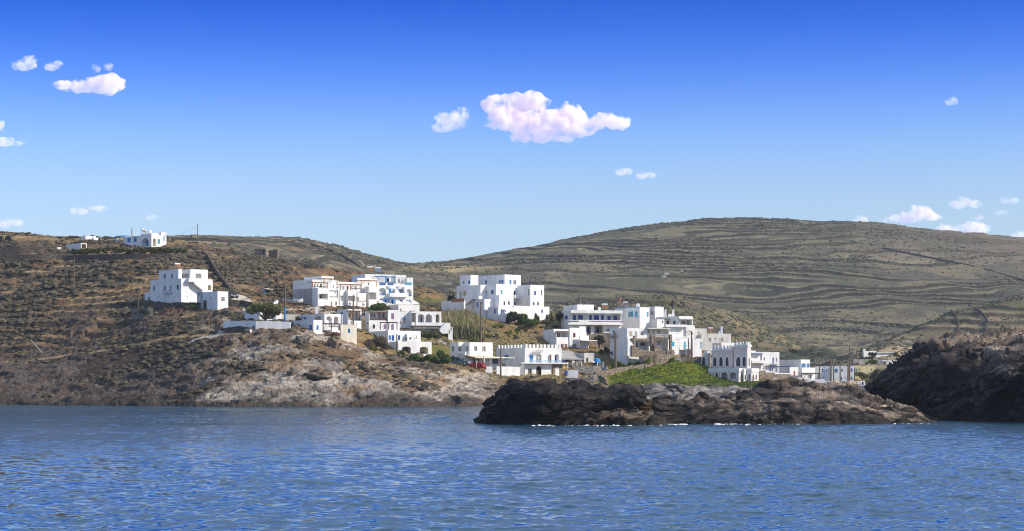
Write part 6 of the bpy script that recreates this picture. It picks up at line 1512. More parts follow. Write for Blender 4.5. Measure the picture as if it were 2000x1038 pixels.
# ================================================================== POLES
P_ = [
 (386, 437, 488, 'tall bare pole on the brow beside the bungalow hedge', {}), (145, 502, 562, 'pole standing alone on the brown slope at the far left', {}), (270, 560, 602, 'pole just beside the three-storey house terrace', dict(r=.09)),
 (444, 503, 543, 'pole on the slope above the white annexe', {}), (487, 505, 571, 'pole with a bent top beside the concrete drive', {}), (511, 524, 585, 'dark pole in front of the blue tarpaulin hut', dict(r=.13)), (582, 522, 548, 'pole peeping over the stepped apartment house', dict(r=.1)),
 (543, 530, 566, 'thin pole behind the beached boat', dict(r=.09)), (640, 472, 512, 'thin pole near the crest wall on the ridge', dict(r=.08)), (504, 455, 492, 'slim pole on the skyline over the stone field huts', dict(r=.08)),
 (670, 524, 546, 'short pole behind the apartment house roofs', dict(r=.1)), (690, 576, 634, 'tall dark pole before the yellow-posted veranda', dict(r=.16, Y=426)), (775, 653, 690, 'pole before the blue-door house garage', dict(r=.13, Y=417)), (811, 618, 645, 'thin pole before the arcade house', dict(r=.09, Y=432)),
 (939, 590, 668, 'tall pole in the field below the mansion', dict(r=.16)), (978, 679, 727, 'pole in front of the lean-to porch', dict(r=.15, Y=423)), (1133, 570, 604, 'dark brown pole rising behind the villa roof', dict(r=.17, Y=485)), (1205, 573, 606, 'pole beside the orange flue', dict(r=.16, Y=492)),
 (1202, 650, 722, 'thick pale wooden pole in front of the parked dark hatchback', dict(r=.24, Y=436)), (1278, 660, 705, 'dark slender pole in front of the stone-fronted house', dict(r=.13, Y=441)), (1350.5, 647, 700, 'dark pole with a curved lamp arm before the blue balcony', dict(r=.17, Y=446, lamp=True)), (1344.5, 661, 700, 'thinner pole just beside the lamp pole', dict(r=.13, Y=447)),
 (1600.5, 703, 742, 'pole with a wide crossarm near the pale blue house', dict(r=.14, Y=488, arms=1)), (1623, 699, 757, 'tallest of the poles before the pale blue house, second in the row', dict(r=.16, Y=470)), (1628.5, 703, 752, 'leaning pole close beside the tall second pole', dict(r=.14, Y=480, lean=-.02)), (1641, 705, 748, 'pole between two windows of the pale blue house', dict(r=.14, Y=485)),
 (1656.5, 710, 758, 'thick double pole, shorter of the pair', dict(r=.2, Y=470)), (1659.5, 676, 756, 'thick double pole, taller of the pair', dict(r=.17, Y=480)), (1669, 719, 752, 'pole at the corner of the pale blue house', dict(r=.13, Y=487)), (1674, 665, 698, 'thin pole on the slope above the yellow house', dict(r=.12, Y=640)),
 (1690, 702, 736, 'thin pole beside the dark conifer', dict(r=.12, Y=570)), (1715.5, 723, 748, 'pale thin pole in front of the round green trees', dict(r=.1, Y=545)), (1732.5, 700, 735, 'thin pole before the grey concrete ground floor', dict(r=.1, Y=600)), (1756.5, 699, 728, 'dark pole beside the concrete bays, first of a pair', dict(r=.17, Y=560)), (1758.8, 698, 728, 'dark pole beside the concrete bays, second of a pair', dict(r=.17, Y=562)),
 (787, 548, 575, 'thin pole on the scrub slope behind the blue-railed block', dict(r=.1)), (1290-22, 0, 0, '', None)]
for px, y0, y1, lb, kw in P_:
    if kw is not None: pole(px, y0, y1, lb, **kw)
t = tag(empty('utility_pole', tuple(wpt(556.5, 628, 421))), 'pole painted bright blue at its foot by the chapel', 'utility pole', 'wooden utility poles'); hh = 78*421/F
mb = MB(); mb.tube([(0, 0, hh*.36), (.05, 0, hh*.7), (.08, 0, hh)], [.17, .15, .12], CLR['pole'], 8); mb.build('post', t); mb = MB(); mb.tube([(0, 0, -.8), (0, 0, hh*.36)], [.19, .175], CLR['azure'], 8); mb.build('painted_foot', t)
t = tag(empty('leaning_pole', tuple(wpt(61, 699, gy(61, 699)))), 'old thin post with a long fallen pale strut on the dark slope', 'post'); k = gy(61, 699)/F
mb = MB(); mb.tube([(0, 0, -.4), (0, 0, 36*k)], [.07, .05], CLR['pole'], 5); mb.build('post', t); mb = MB(); mb.tube([(-1*k, -.2, 35*k), (23*k, -.2, 9*k)], [.08, .08], CLR['beige'], 5); mb.build('strut', t)
# overhead wires
def wire(a, b, sag, label):
    A, B_ = np.array(a), np.array(b); pts = [tuple(A+(B_-A)*t-np.array([0, 0, sag*4*t*(1-t)])) for t in np.linspace(0, 1, 15)]
    mb = MB(); mb.tube([tuple(np.array(p)-A) for p in pts], .028, CLR['metal'], 4); tag(mb.build('overhead_wire', None, loc=tuple(A)), label, 'wire', 'overhead wires')
wire(wpt(1202, 660, 436), wpt(1278, 662, 441), .9, 'sagging wire from the thick pale pole to the stone-fronted house pole'); wire(wpt(1278, 662, 441), wpt(1350.5, 652, 446), .9, 'wire between the stone-fronted house pole and the lamp pole')
wire(wpt(1660, 684, 480), wpt(1674, 668, 640), 3.0, 'wire climbing from the thick double pole up the slope'); wire(wpt(1600, 706, 488), wpt(1623, 706, 470), 1.4, 'wire from the crossarm pole to the tall second pole'); wire(wpt(1623, 708, 470), wpt(1659, 706, 480), 1.0, 'wire from the tall second pole to the thick double pole')
wire(wpt(1352, 660, 446), wpt(1600, 705, 488), 3, 'long wire from the lamp pole past the castle'); wire(wpt(386, 440, gy(386, 488)), wpt(327, 462, 592), .8, 'wire from the brow pole to the bungalow')

# ================================================================== TREES AND SHRUBS
OLV = leafmat('leaf_olive', (.045, .055, .016), (.19, .20, .06)); GRN = leafmat('leaf_green', (.03, .055, .012), (.14, .20, .035)); DKG = leafmat('leaf_dark', (.014, .022, .011), (.055, .075, .026)); DRY = leafmat('leaf_dry', (.075, .055, .04), (.19, .145, .09)); REED = leafmat('leaf_reed', (.17, .135, .07), (.36, .34, .16)); FLW = leafmat('leaf_flower', (.35, .10, .14), (.16, .14, .05)); LIME = leafmat('leaf_lime', (.08, .12, .015), (.27, .29, .04))
plant('tree', 'round leafy tree rising above the chapel compound wall', 'tree', 517, 628, 60, 40, leafmat('leaf_round', (.055, .065, .018), (.25, .25, .075)), 'tree', 3, 1.6, Y=409, size=.16)
plant('tree', 'bushy dark green tree growing on the apartment house terrace', 'tree', 741, 612, 32, 22, GRN, 'tree', 4, 1.5, Y=462, size=.16); plant('shrub', 'smaller green shrub beside the terrace tree', 'shrub', 722, 606, 16, 12, GRN, 'shrub', 5, 1.2, Y=464)
plant('tree', 'dark cypress-like tree at the left end of the mansion', 'tree', 882, 582, 14, 20, DKG, 'shrub', 6, 1.8, Y=502, crown='crown', size=.2)
plant('tree', 'large dark green bush at the mansion foot, tallest of the clump', 'tree', 1003, 632, 28, 32, DKG, 'shrub', 7, 1.7, Y=476, size=.2, crown='crown'); plant('tree', 'bright green bush in the middle of the mansion clump', 'tree', 1024, 624, 22, 24, GRN, 'shrub', 8, 1.5, Y=476, size=.18, crown='crown'); plant('shrub', 'low spreading green shrub below the mansion clump', 'shrub', 1040, 634, 32, 20, GRN, 'shrub', 9, 1.4, Y=474); plant('shrub', 'small conical bush beside the mansion side house', 'shrub', 1047, 616, 11, 17, OLV, 'shrub', 10, 1.4, Y=477)
plant('shrub', 'grey-olive mound shrub at the right of the mansion clump', 'shrub', 1062, 636, 18, 12, OLV, 'shrub', 11, 1.2); plant('shrub', 'dark round shrub under the mansion clump', 'shrub', 1018, 648, 22, 12, DKG, 'shrub', 12, 1.3); plant('shrub', 'dry grey bush near the white side house', 'shrub', 1070, 614, 10, 7, DRY, 'shrub', 13, 1, Y=486); plant('shrub', 'olive shrub on the terrace beside the villa', 'shrub', 1078, 606, 11, 6, OLV, 'shrub', 14, 1.2, Y=488)
plant('tree', 'dark windblown tree between mansion terrace and villa', 'tree', 1093, 634, 16, 28, DKG, 'tree', 15, 1.0, Y=480, size=.18)
plant('hedge', 'long clipped green hedge below the two garage arches', 'hedge', 822, 702, 82, 14, GRN, 'shrub', 16, 1.6, Y=413, lobes=22, size=.16); plant('tree', 'domed bright green bush at the hedge end', 'tree', 860, 708, 34, 27, GRN, 'shrub', 17, 1.7, Y=416, size=.17, crown='crown'); plant('shrub', 'small leafy bush beside the blue bin and grey car', 'shrub', 882, 709, 16, 15, GRN, 'shrub', 18, 1.5, Y=427)
plant('shrub', 'big brown twiggy bush against the blue-door house', 'shrub', 738, 686, 54, 32, DRY, 'shrub', 19, 1.2, Y=414, size=.14, lobes=10); plant('shrub', 'dark green shrub at the left of the twiggy brown bush', 'shrub', 722, 680, 18, 20, DKG, 'shrub', 20, 1.3, Y=415); plant('shrub', 'round bright green shrub under the twiggy brown bush', 'shrub', 731, 681, 13, 9, LIME, 'shrub', 21, 1.4, Y=410); plant('shrub', 'small olive shrub before the left garage arch', 'shrub', 783, 690, 14, 10, OLV, 'shrub', 22, 1.3, Y=414)
plant('shrub', 'pink flowering oleander beside the cream cube house', 'shrub', 649, 660, 27, 16, FLW, 'shrub', 23, 1.1, Y=405, size=.13); plant('shrub', 'round agave-like shrub in front of the arcade stone base', 'shrub', 797, 664, 16, 17, OLV, 'shrub', 24, 1.3, Y=442); plant('hedge', 'loose green shrubs along the arcade house stone base', 'hedge', 842, 655, 44, 12, OLV, 'shrub', 25, 1.2, Y=448.5, lobes=12); plant('shrub', 'dark creeper climbing the arched house wall', 'creeper', 582, 622, 9, 12, DKG, 'shrub', 26, 1.2, Y=421)
plant('shrub', 'potted plants and flowers massed on the three-storey house terrace', 'shrub', 371, 600, 22, 7, LIME, 'shrub', 27, 1.1, Y=452, size=.13); plant('shrub', 'reddish flower bed along the three-storey house front', 'shrub', 338, 601, 40, 4.5, FLW, 'shrub', 28, 1.0, Y=450, size=.12, lobes=12); plant('creeper', 'dark creepers trailing down the shaded retaining wall', 'creeper', 277, 616, 34, 15, DKG, 'shrub', 29, .6, Y=445.5, size=.15)
plant('hedge', 'broad dark olive hedge bank below the white bungalow', 'hedge', 250, 496, 270, 15, leafmat('leaf_hedge', (.04, .042, .012), (.13, .125, .028)), 'shrub', 30, 2.2, lobes=110, size=.26)
plant('tree', 'slim dark conifer in front of the yellow house', 'tree', 1689, 735, 9, 22, DKG, 'shrub', 31, 1.6, Y=560, crown='crown', size=.2); plant('tree', 'spreading olive tree beside the dark conifer', 'tree', 1684, 748, 26, 22, OLV, 'tree', 32, 1.3, Y=552, size=.2); plant('tree', 'wide round green tree between yellow house and cliff', 'tree', 1712, 744, 34, 24, DKG, 'shrub', 33, 1.6, Y=556, size=.2, crown='crown'); plant('shrub', 'low green bush at the cliff edge gap', 'shrub', 1699, 754, 20, 14, OLV, 'shrub', 34, 1.4, Y=535, size=.2)
plant('tree', 'green tree above the grey concrete wall', 'tree', 1702, 712, 22, 12, GRN, 'shrub', 35, 1.4, Y=612, size=.24, crown='crown'); plant('tree', 'thin dark tree against the white knoll house', 'tree', 1704, 702, 13, 14, DKG, 'tree', 36, 1.0, Y=642, size=.2); plant('hedge', 'dark shrub row at the foot of the white knoll house', 'hedge', 1690, 703, 26, 7, DKG, 'shrub', 37, 1.2, Y=640, size=.22); plant('tree', 'pale green tree at the right of the knoll house', 'tree', 1750, 697, 12, 13, OLV, 'shrub', 38, 1.2, Y=650, size=.22)
plant('shrub', 'round dark bush on the sandy knoll', 'shrub', 1820, 688, 11, 9, DKG, 'shrub', 39, 1.5, Y=672, size=.24)
plant('creeper', 'pink and brown hanging flowers over the white garden wall', 'creeper', 1562, 748, 19, 11, FLW, 'shrub', 40, 1.0, Y=454.4, size=.13)
plant('shrub', 'clipped green garden shrub on the low stone wall', 'shrub', 1313, 699, 12, 6, LIME, 'shrub', 41, 1.3, Y=445); plant('shrub', 'orange-green potted shrub inside the stone terrace', 'shrub', 1266, 694, 12, 5, LIME, 'shrub', 42, 1.0, Y=443, size=.13)
plant('shrub', 'dark rounded bush in the yard behind the parked hatchback', 'shrub', 1183, 681, 22, 9, DKG, 'shrub', 43, 1.2, Y=455); plant('tree', 'dark tree under the rubble terrace wall', 'tree', 1170, 668, 20, 17, DKG, 'tree', 44, 1.1, Y=459, size=.18)
for i, (x, y, w_, hh, m, lb) in enumerate([(1212, 716, 22, 9, OLV, 'olive scrub mound beside the thick pale pole'), (1232, 714, 20, 8, GRN, 'green scrub mound between the pole and the drive'), (1190, 718, 20, 8, OLV, 'low scrub right of the pale low wall'), (1250, 712, 18, 6, DRY, 'dry scrub clump at the drive end'),
    (960, 662, 40, 12, OLV, 'green herb patch in the field behind the lower houses'), (925, 668, 30, 10, LIME, 'bright herb patch beside the field pole'), (1000, 662, 34, 9, DRY, 'dry herb patch in the middle of the field'), (1000, 652, 30, 8, LIME, 'bright green patch under the mansion'), (970, 640, 40, 10, LIME, 'fresh green growth along the mansion base slope')]):
    plant('shrub', lb, 'shrub', x, y, w_, hh, m, 'shrub', 60+i, 1.0)
# ice plant hanging by the castle
plant('creeper', 'thick green ice plant hanging under the castle terrace', 'creeper', 1437, 765, 46, 20, GRN, 'shrub', 50, 1.5, Y=424, size=.16, lobes=14); plant('creeper', 'green ice plant cascading right of the castle', 'creeper', 1492, 766, 24, 24, GRN, 'shrub', 51, 1.5, Y=427, size=.16); plant('creeper', 'low green ice plant at the foot of the stepped wall', 'creeper', 1522, 765, 40, 9, OLV, 'shrub', 52, 1.3, Y=430, size=.15); plant('shrub', 'small rounded bush below the white garden wall', 'shrub', 1553, 763, 12, 9, LIME, 'shrub', 53, 1.3, Y=442); plant('shrub', 'dark green tuft at the foot of the tall white garden wall', 'shrub', 1583, 757, 10, 4, GRN, 'shrub', 54, 1.2, Y=452)

# scatter masses: reed bed, ice plant, scrub
def scatter_quads(P, size, seed, tall=1.0):
    r = np.random.default_rng(seed); n = len(P)
    a = r.normal(size=(n, 3)); a[:, 2] = np.abs(a[:, 2])*tall; a /= np.linalg.norm(a, axis=1)[:, None]
    b = np.cross(a, r.normal(size=(n, 3))); b /= np.linalg.norm(b, axis=1)[:, None]
    s = size*(.6+.8*r.random(n))[:, None]; a = a*s*tall; b = b*s*.5/1.0
    V = np.stack([P-a*.1, P+a*.5-b, P+a, P+a*.5+b], 1).reshape(-1, 3)
    c = np.repeat(np.clip(r.normal(.5, .28, n), 0, 1), 4)
    return V, np.arange(4*n).reshape(n, 4), np.stack([c, c, c], 1)
def reeds(px0, px1, py, hpx, n, seed, label):
    r = np.random.default_rng(seed); px = r.uniform(px0, px1, n); Y = 452+14*r.random(n)
    X = (px-1000)*Y/F; Z = GB.z_at(X, Y); t = (px-px0)/(px1-px0)
    H = hpx*.112*(.55+.5*np.sin(np.pi*np.clip(t*.9+.08, 0, 1)))*(.6+.5*r.random(n))
    lean = r.normal(0, .16, (n, 2))
    base = np.stack([X, Y, Z-.2], 1); V = []
    tip = base+np.stack([lean[:, 0]*H, lean[:, 1]*H, H], 1)
    w_ = .07+.07*r.random(n); an = r.random(n)*3.14; off = np.stack([np.cos(an)*w_, np.sin(an)*w_, 0*w_], 1)
    mid = (base+tip)*.5+r.normal(0, .12, (n, 3))
    V = np.stack([base-off, base+off, mid+off*1.3, tip, mid-off*1.3], 1).reshape(-1, 3)
    c = np.repeat(np.clip(r.normal(.5, .25, n), 0, 1)[:, None], 5, 1); c[:, :2] *= .45
    me = np_mesh('reeds', V, np.arange(5*n).reshape(n, 5), REED, np.repeat(c.reshape(-1, 1), 3, 1))
    tag(link('reeds', me), label, 'reed bed', kind='stuff')
reeds(864, 945, 632, 34, 6500, 71, 'tall dry reed bed below the mansion')
m = (gp > .5) & (GB.Y < 452); r = np.random.default_rng(77); idx = np.argwhere(m); idx = idx[r.integers(0, len(idx), 42000)]
P0 = np.stack([HS.X[idx[:, 0], idx[:, 1]], HS.Y[idx[:, 0], idx[:, 1]], HS.Z[idx[:, 0], idx[:, 1]]], 1)+r.normal(0, .12, (len(idx), 3))*[1, 1, .2]
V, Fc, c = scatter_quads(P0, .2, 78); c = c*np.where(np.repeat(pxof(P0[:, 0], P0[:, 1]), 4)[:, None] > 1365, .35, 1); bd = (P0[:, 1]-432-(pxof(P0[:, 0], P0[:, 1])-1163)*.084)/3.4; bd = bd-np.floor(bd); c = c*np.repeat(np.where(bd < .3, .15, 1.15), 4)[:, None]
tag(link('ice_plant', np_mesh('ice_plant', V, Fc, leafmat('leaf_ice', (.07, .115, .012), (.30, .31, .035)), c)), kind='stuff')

# dry grass fringes on the bank below the houses and along the goat path
def grass(pts, spread, n, hgt, seed, name='dry_grass'):
    r = np.random.default_rng(seed); Q = []
    L_ = np.array([math.hypot(c-a, d-b) for (a, b), (c, d) in zip(pts, pts[1:])]); k = r.choice(len(L_), n, p=L_/L_.sum()); t = r.random(n)
    A = np.array(pts, float); q = A[k]+(A[k+1]-A[k])*t[:, None]
    W = np.array([wpt(a, b, gy(a, b)) for a, b in pts]); w_ = W[k]+(W[k+1]-W[k])*t[:, None]
    X = w_[:, 0]+r.normal(0, spread, n); Y = w_[:, 1]+r.normal(0, spread, n); Z = HS.z_at(X, Y)
    return np.stack([X, Y, Z], 1)
P0 = np.concatenate([grass([(880, 712), (930, 722), (980, 730), (1030, 738), (1090, 741), (1150, 741)], 1.3, 9000, .5, 81), grass([(890, 655), (940, 672), (1000, 672), (1060, 664)], 2.5, 7000, .5, 83)])
V, Fc, c = scatter_quads(P0, .17, 84, 1.6)
tag(link('dry_grass', np_mesh('dry_grass', V, Fc, leafmat('leaf_straw', (.32, .235, .12), (.50, .385, .20)), c)), kind='stuff')

def inside_foot(X, Y, pad=.4):
    bad = np.zeros(len(X), bool)
    for cx, cy, rr_, ll_, A, B_ in FOOTS:
        dx, dy = X-cx, Y-cy; u = dx*rr_[0]+dy*rr_[1]; v = dx*ll_[0]+dy*ll_[1]
        bad |= (u > -pad) & (u < A+pad) & (v > -pad) & (v < B_+pad)
    return bad
# cushion scrub: lumpy hemispheres, one mesh
def cushions(P, R, seed, squash=.52):
    r = np.random.default_rng(seed); n = len(P); seg, ring = 7, 3
    T = [(0, 0, 1.0)]
    for j in range(1, ring+1):
        e = math.pi/2*(1-j/ring)-.12*(j == ring)
        for k in range(seg):
            a = 2*math.pi*(k+.5*(j % 2))/seg; T.append((math.cos(e)*math.cos(a), math.cos(e)*math.sin(a), math.sin(e)))
    T = np.array(T); nv = len(T); Fq = []
    for k in range(seg): Fq.append((0, 1+k, 1+(k+1) % seg))
    for j in range(1, ring):
        A, B_ = 1+(j-1)*seg, 1+j*seg
        for k in range(seg):
            Fq.append((A+k, B_+k, A+(k+1) % seg)); Fq.append((A+(k+1) % seg, B_+k, B_+(k+1) % seg))
    Fq = np.array(Fq)
    sc = R[:, None]*np.stack([.8+.9*r.random(n), .8+.4*r.random(n), squash*(.7+.6*r.random(n))], 1)
    an = r.random(n)*6.283; ca, sa = np.cos(an)[:, None], np.sin(an)[:, None]
    J = 1+r.normal(0, .17, (n, nv))
    q = T[None]*J[..., None]*sc[:, None, :]
    V = np.stack([q[..., 0]*ca-q[..., 1]*sa, q[..., 0]*sa+q[..., 1]*ca, q[..., 2]-.08], -1)+P[:, None, :]
    Fc = (Fq[None]+np.arange(n)[:, None, None]*nv).reshape(-1, 3)
    c = np.clip(r.normal(.45, .28, n), 0, 1); c = np.repeat(c[:, None], nv, 1)+r.normal(0, .1, (n, nv)); c[:, 0] += .08
    return V.reshape(-1, 3), Fc, np.repeat(np.clip(c, 0, 1).reshape(-1, 1), 3, 1)
def scrub(S, n, cond, seed, r0, r1, mat, name, keepf=None):
    r = np.random.default_rng(seed); ny, nx = S.Y.shape
    # area-weighted choice of grid cells
    A = np.abs(np.gradient(S.X, axis=1)*np.gradient(S.Y, axis=0))
    W = np.nan_to_num(np.maximum(A*cond(S), 0)); print('SCRUB', name, W.sum()); W = W/W.sum(); k = r.choice(ny*nx, n, p=W.ravel()); i, j = np.divmod(k, nx)
    X = S.X[i, j]+r.normal(0, .4, n); Y = S.Y[i, j]+r.normal(0, .4, n); Z = S.z_at(X, Y)
    ok = ~inside_foot(X, Y)
    P = np.stack([X, Y, Z], 1)[ok]; R = (r0+(r1-r0)*r.random(len(P))**2.2)
    V, Fc, c = cushions(P, R, seed+1); tag(link(name, np_mesh(name, V, Fc, mat, c)), kind='stuff')
SCR = leafmat('leaf_scrub', (.020, .018, .013), (.120, .096, .056)); SCF = leafmat('leaf_far_scrub', (.035, .036, .023), (.12, .115, .065))
def cond_h(S):
    px = np.broadcast_to(S.px[None, :], S.Y.shape)
    base = np.clip(1-HROCK*1.15, 0, 1)*HKEEP*(S.Z > 1.5)
    base = base*np.clip(.35+.9*fbm(GB.X*.06, GB.Y*.06, 0, 3, 500), .05, 1.3)
    base = base*np.where(px > 690, np.where(S.Y < 415, .9, .25), 1)*np.where(px > 1180, .15, 1)*(1-gp)
    base = base*np.where((S.Y > 610) & (px < 450), .25, 1)
    return base*np.where(HTA > .2, .4+1.5*((HFR > .55) | (HFR < .08)), 1)
scrub(HS, 52000, cond_h, 501, .22, .95, SCR, 'scrub')
scrub(HS, 9000, lambda S: ((HROCK > .15) & (HROCK < .95) & (S.Z > 2.5))*1.0, 503, .2, .55, SCR, 'rock_scrub')
scrub(FH, 34000, lambda S: np.clip(.35+fbm(S.X*.008, S.Y*.008, 0, 3, 510), .05, 1)*(.25+1.6*S.ris)*(S.Y < 1545)*(np.broadcast_to(S.px[None, :], S.Y.shape) < 2100), 511, .35, 1.2, SCF, 'far_scrub')
scrub(SPR, 7000, lambda S: np.clip(.3+fbm(S.X*.02, S.Y*.02, 0, 3, 520), .03, 1), 521, .3, 1.1, SCF, 'spur_scrub')
scrub(SPR, 1500, lambda S: woods*1.0, 531, 1.2, 3.2, leafmat('leaf_wood', (.014, .02, .012), (.05, .06, .028)), 'woodland')
scrub(FDR, 6000, lambda S: np.clip(.3+fbm(S.X*.02, S.Y*.02, 0, 3, 525), .03, 1), 522, .3, 1.1, SCF, 'field_scrub')
CLF = SHEETS['sea_cliff']
scrub(CLF, 500, lambda S: (S.Z > 8.5)*(S.Y > 255)*1.0, 541, .2, .5, leafmat('leaf_cliff', (.07, .045, .02), (.20, .14, .06)), 'cliff_scrub')

# ================================================================== CARS, BOAT, PERSON AND ODDMENTS
def car(px, py, Y, L_, W_, H_, rz, paint, label, kind='suv'):
    p = wpt(px, py, Y); t = tag(empty('parked_car', tuple(p)), label, 'car'); t.rotation_euler = (0, 0, math.radians(rz)); m = CLR[paint] if paint in CLR else paint
    w = W_/2; x0, x1 = -L_/2, L_/2; zb = H_*.18; zs = H_*.56; mb = MB()
    prof = [(x0, zb), (x0-.02, zs*.8), (x0+.06, zs), (x1-L_*.30, zs), (x1-.12, zs*.84), (x1, zs*.62), (x1-.03, zb)]
    for sgn in (-1, 1): mb.poly([(x, sgn*w, z) for x, z in prof], m)
    for a, b in zip(prof, prof[1:]+prof[:1]): mb.poly([(a[0], -w, a[1]), (b[0], -w, b[1]), (b[0], w, b[1]), (a[0], w, a[1])], m)
    mb.build('body', t)
    cb = [(x0+.12, zs+.004), (x0+.32, H_*.97), (x0+.7, H_), (x1-L_*.48, H_*.98), (x1-L_*.29, zs+.004)]; mb = MB(); wi = w*.84
    for sgn in (-1, 1): mb.poly([(x, sgn*(w*.97 if z < zs+.1 else wi), z) for x, z in cb], GLASS)
    for a, b in zip(cb, cb[1:]):
        mt = m if a[1] > H_*.9 and b[1] > H_*.9 else GLASS
        ya, yb = (w*.97 if a[1] < zs+.1 else wi), (w*.97 if b[1] < zs+.1 else wi)
        mb.poly([(a[0], -ya, a[1]), (b[0], -yb, b[1]), (b[0], yb, b[1]), (a[0], ya, a[1])], mt)
    mb.build('cabin', t); mb = MB()
    for sgn in (-1, 1):
        for xx in (x0+L_*.36, x1-L_*.46): mb.box8([(xx-.05, sgn*w*.985, zs), (xx+.05, sgn*w*.985, zs), (xx+.05, sgn*wi*1.012, H_*.97), (xx-.05, sgn*wi*1.012, H_*.97), (xx-.05, sgn*w*.97, zs), (xx+.05, sgn*w*.97, zs), (xx+.05, sgn*wi, H_*.97), (xx-.05, sgn*wi, H_*.97)], m)
    mb.build('pillar', t)
    for sx_ in (x0+L_*.19, x1-L_*.19):
        for sgn in (-1, 1):
            m2 = MB(); r_ = H_*.215; m2.tube([(sx_, sgn*(w-.2), r_), (sx_, sgn*(w+.02), r_)], r_, CLR['dark'], 14); o = m2.build('wheel', t)
            m3 = MB(); m3.tube([(sx_, sgn*(w+.021), r_), (sx_, sgn*(w+.035), r_)], r_*.58, CLR['steel'], 10); m3.build('rim', o)
    for sgn in (-1, 1):
        m2 = MB(); m2.box((x1-.06, sgn*w*.72, zs*.72), (.1, w*.36, .16), CLR['white']); m2.build('headlight', t)
        m2 = MB(); m2.box((x0-.02, sgn*w*.86, zs*.86), (.06, w*.2, .34), CLR['red']); m2.build('tail_light', t)
    for xx, nm in ((x0-.03, 'number_plate'), (x1+.0, 'number_plate')):
        m2 = MB(); m2.box((xx, 0, zs*.55), (.03, .5, .13), CLR['white']); m2.build(nm, t)
    return t
NAVY = plain('car_navy', (.02, .027, .045), .25, .05, spec=.5); DGRN = plain('car_green', (.01, .02, .022), .25, .05, spec=.5); STEELB = plain('car_grey', (.11, .15, .18), .3, .05, spec=.5)
car(452, 583.5, gy(455, 585)+1.5, 4.4, 1.85, 1.75, -62, NAVY, 'dark blue car nosing down the concrete drive by the annexe')
car(1211, 694.5, 452, 4.2, 1.8, 1.65, 160, DGRN, 'dark green hatchback parked tail-out beside the blank white wall')
car(897.5, 714, 421.5, 4.3, 1.8, 1.7, -14, STEELB, 'blue-grey estate car parked before the lean-to porch house')
# red skip-like cover beside the grey car
t = tag(empty('dinghy', tuple(wpt(934, 720, 423))), 'bright red dinghy hull lying by the porch wall', 'boat'); t.rotation_euler = (0, 0, math.radians(-12)); mb = MB(); RED = plain('red_hull', (.27, .022, .026), .5, .2)
st = [(-1.9, .55, .95, .35), (-1.2, .72, 1.0, .1), (-.2, .78, 1.45, 0), (.5, .78, 1.3, 0), (1.2, .6, .95, .0), (1.75, .22, .6, -.15)]
rg = [[(x, -w_, zb+.45), (x, -w_*.8, zb), (x, w_*.8, zb), (x, w_, zb+.45), (x, w_*.7, zt), (x, -w_*.7, zt)] for x, w_, zt, zb in st]
for A, B_ in zip(rg, rg[1:]):
    for k in range(6): mb.poly([A[k], A[(k+1) % 6], B_[(k+1) % 6], B_[k]], RED)
mb.poly(rg[0], RED); mb.poly(rg[-1], RED); mb.build('hull', t); mb = MB(); mb.tube([(-.25, -.80, .1), (-.2, -.62, 1.46), (-.2, .62, 1.46)], .06, CLR['white'], 6); mb.build('rail', t)
mb = MB(); mb.box((.5, -.74, .7), (.9, .06, .35), CLR['maroon']); mb.build('panel', t)
# old boat on the slope
Yb = gy(571, 595)+.4; t = tag(empty('rowing_boat', tuple(wpt(572, 594, Yb))), 'weathered grey-white boat propped up on the slope above the chapel', 'boat'); t.rotation_euler = (0, 0, math.radians(4)); mb = MB(); BW = GREYW
st = []
for i in range(11):
    u = i/10; x = (u-.5)*40*Yb/F; w_ = 1.0*max(.04, math.sin(math.pi*min(1, .16+u*.84)))**.7*(1 if u > .04 else .75); sheer = .95+.5*(2*u-1)**2+.15*(2*u-1 < 0); keel = .12+.42*max(0, abs(2*u-1)-.55)
    st.append([(x, -w_, sheer), (x, -w_*.88, sheer*.6), (x, -w_*.4, keel+.1), (x, 0, keel), (x, w_*.4, keel+.1), (x, w_*.88, sheer*.6), (x, w_, sheer), (x, w_*.88, sheer-.02), (x, 0, sheer-.3), (x, -w_*.88, sheer-.02)])
for A, B_ in zip(st, st[1:]):
    for k in range(10): mb.poly([A[k], A[(k+1) % 10], B_[(k+1) % 10], B_[k]], BW if k not in (2, 3) else CLR['brown'])
mb.poly(st[0], BW); mb.poly(st[-1], BW); mb.build('hull', t); mb = MB()
for A, B_ in zip(st, st[1:]):
    a, b = A[0], B_[0]; mb.box8([(a[0], a[1]-.04, a[2]-.16), (b[0], b[1]-.04, b[2]-.16), (b[0], b[1]-.04, b[2]-.02), (a[0], a[1]-.04, a[2]-.02), (a[0], a[1]-.003, a[2]-.16), (b[0], b[1]-.003, b[2]-.16), (b[0], b[1]-.003, b[2]-.02), (a[0], a[1]-.003, a[2]-.02)], CLR['trimblue'])
mb.build('gunwale', t); mb = MB(); mb.box((.6, 0, 1.02), (1.1, 1.0, .3), CLR['pale']); mb.build('engine_cover', t)
for x in (-1.2, .9):
    mb = MB(); mb.tube([(x, -.9, -.3), (x, -.8, .75)], .06, CLR['pole'], 5); mb.build('prop', t)
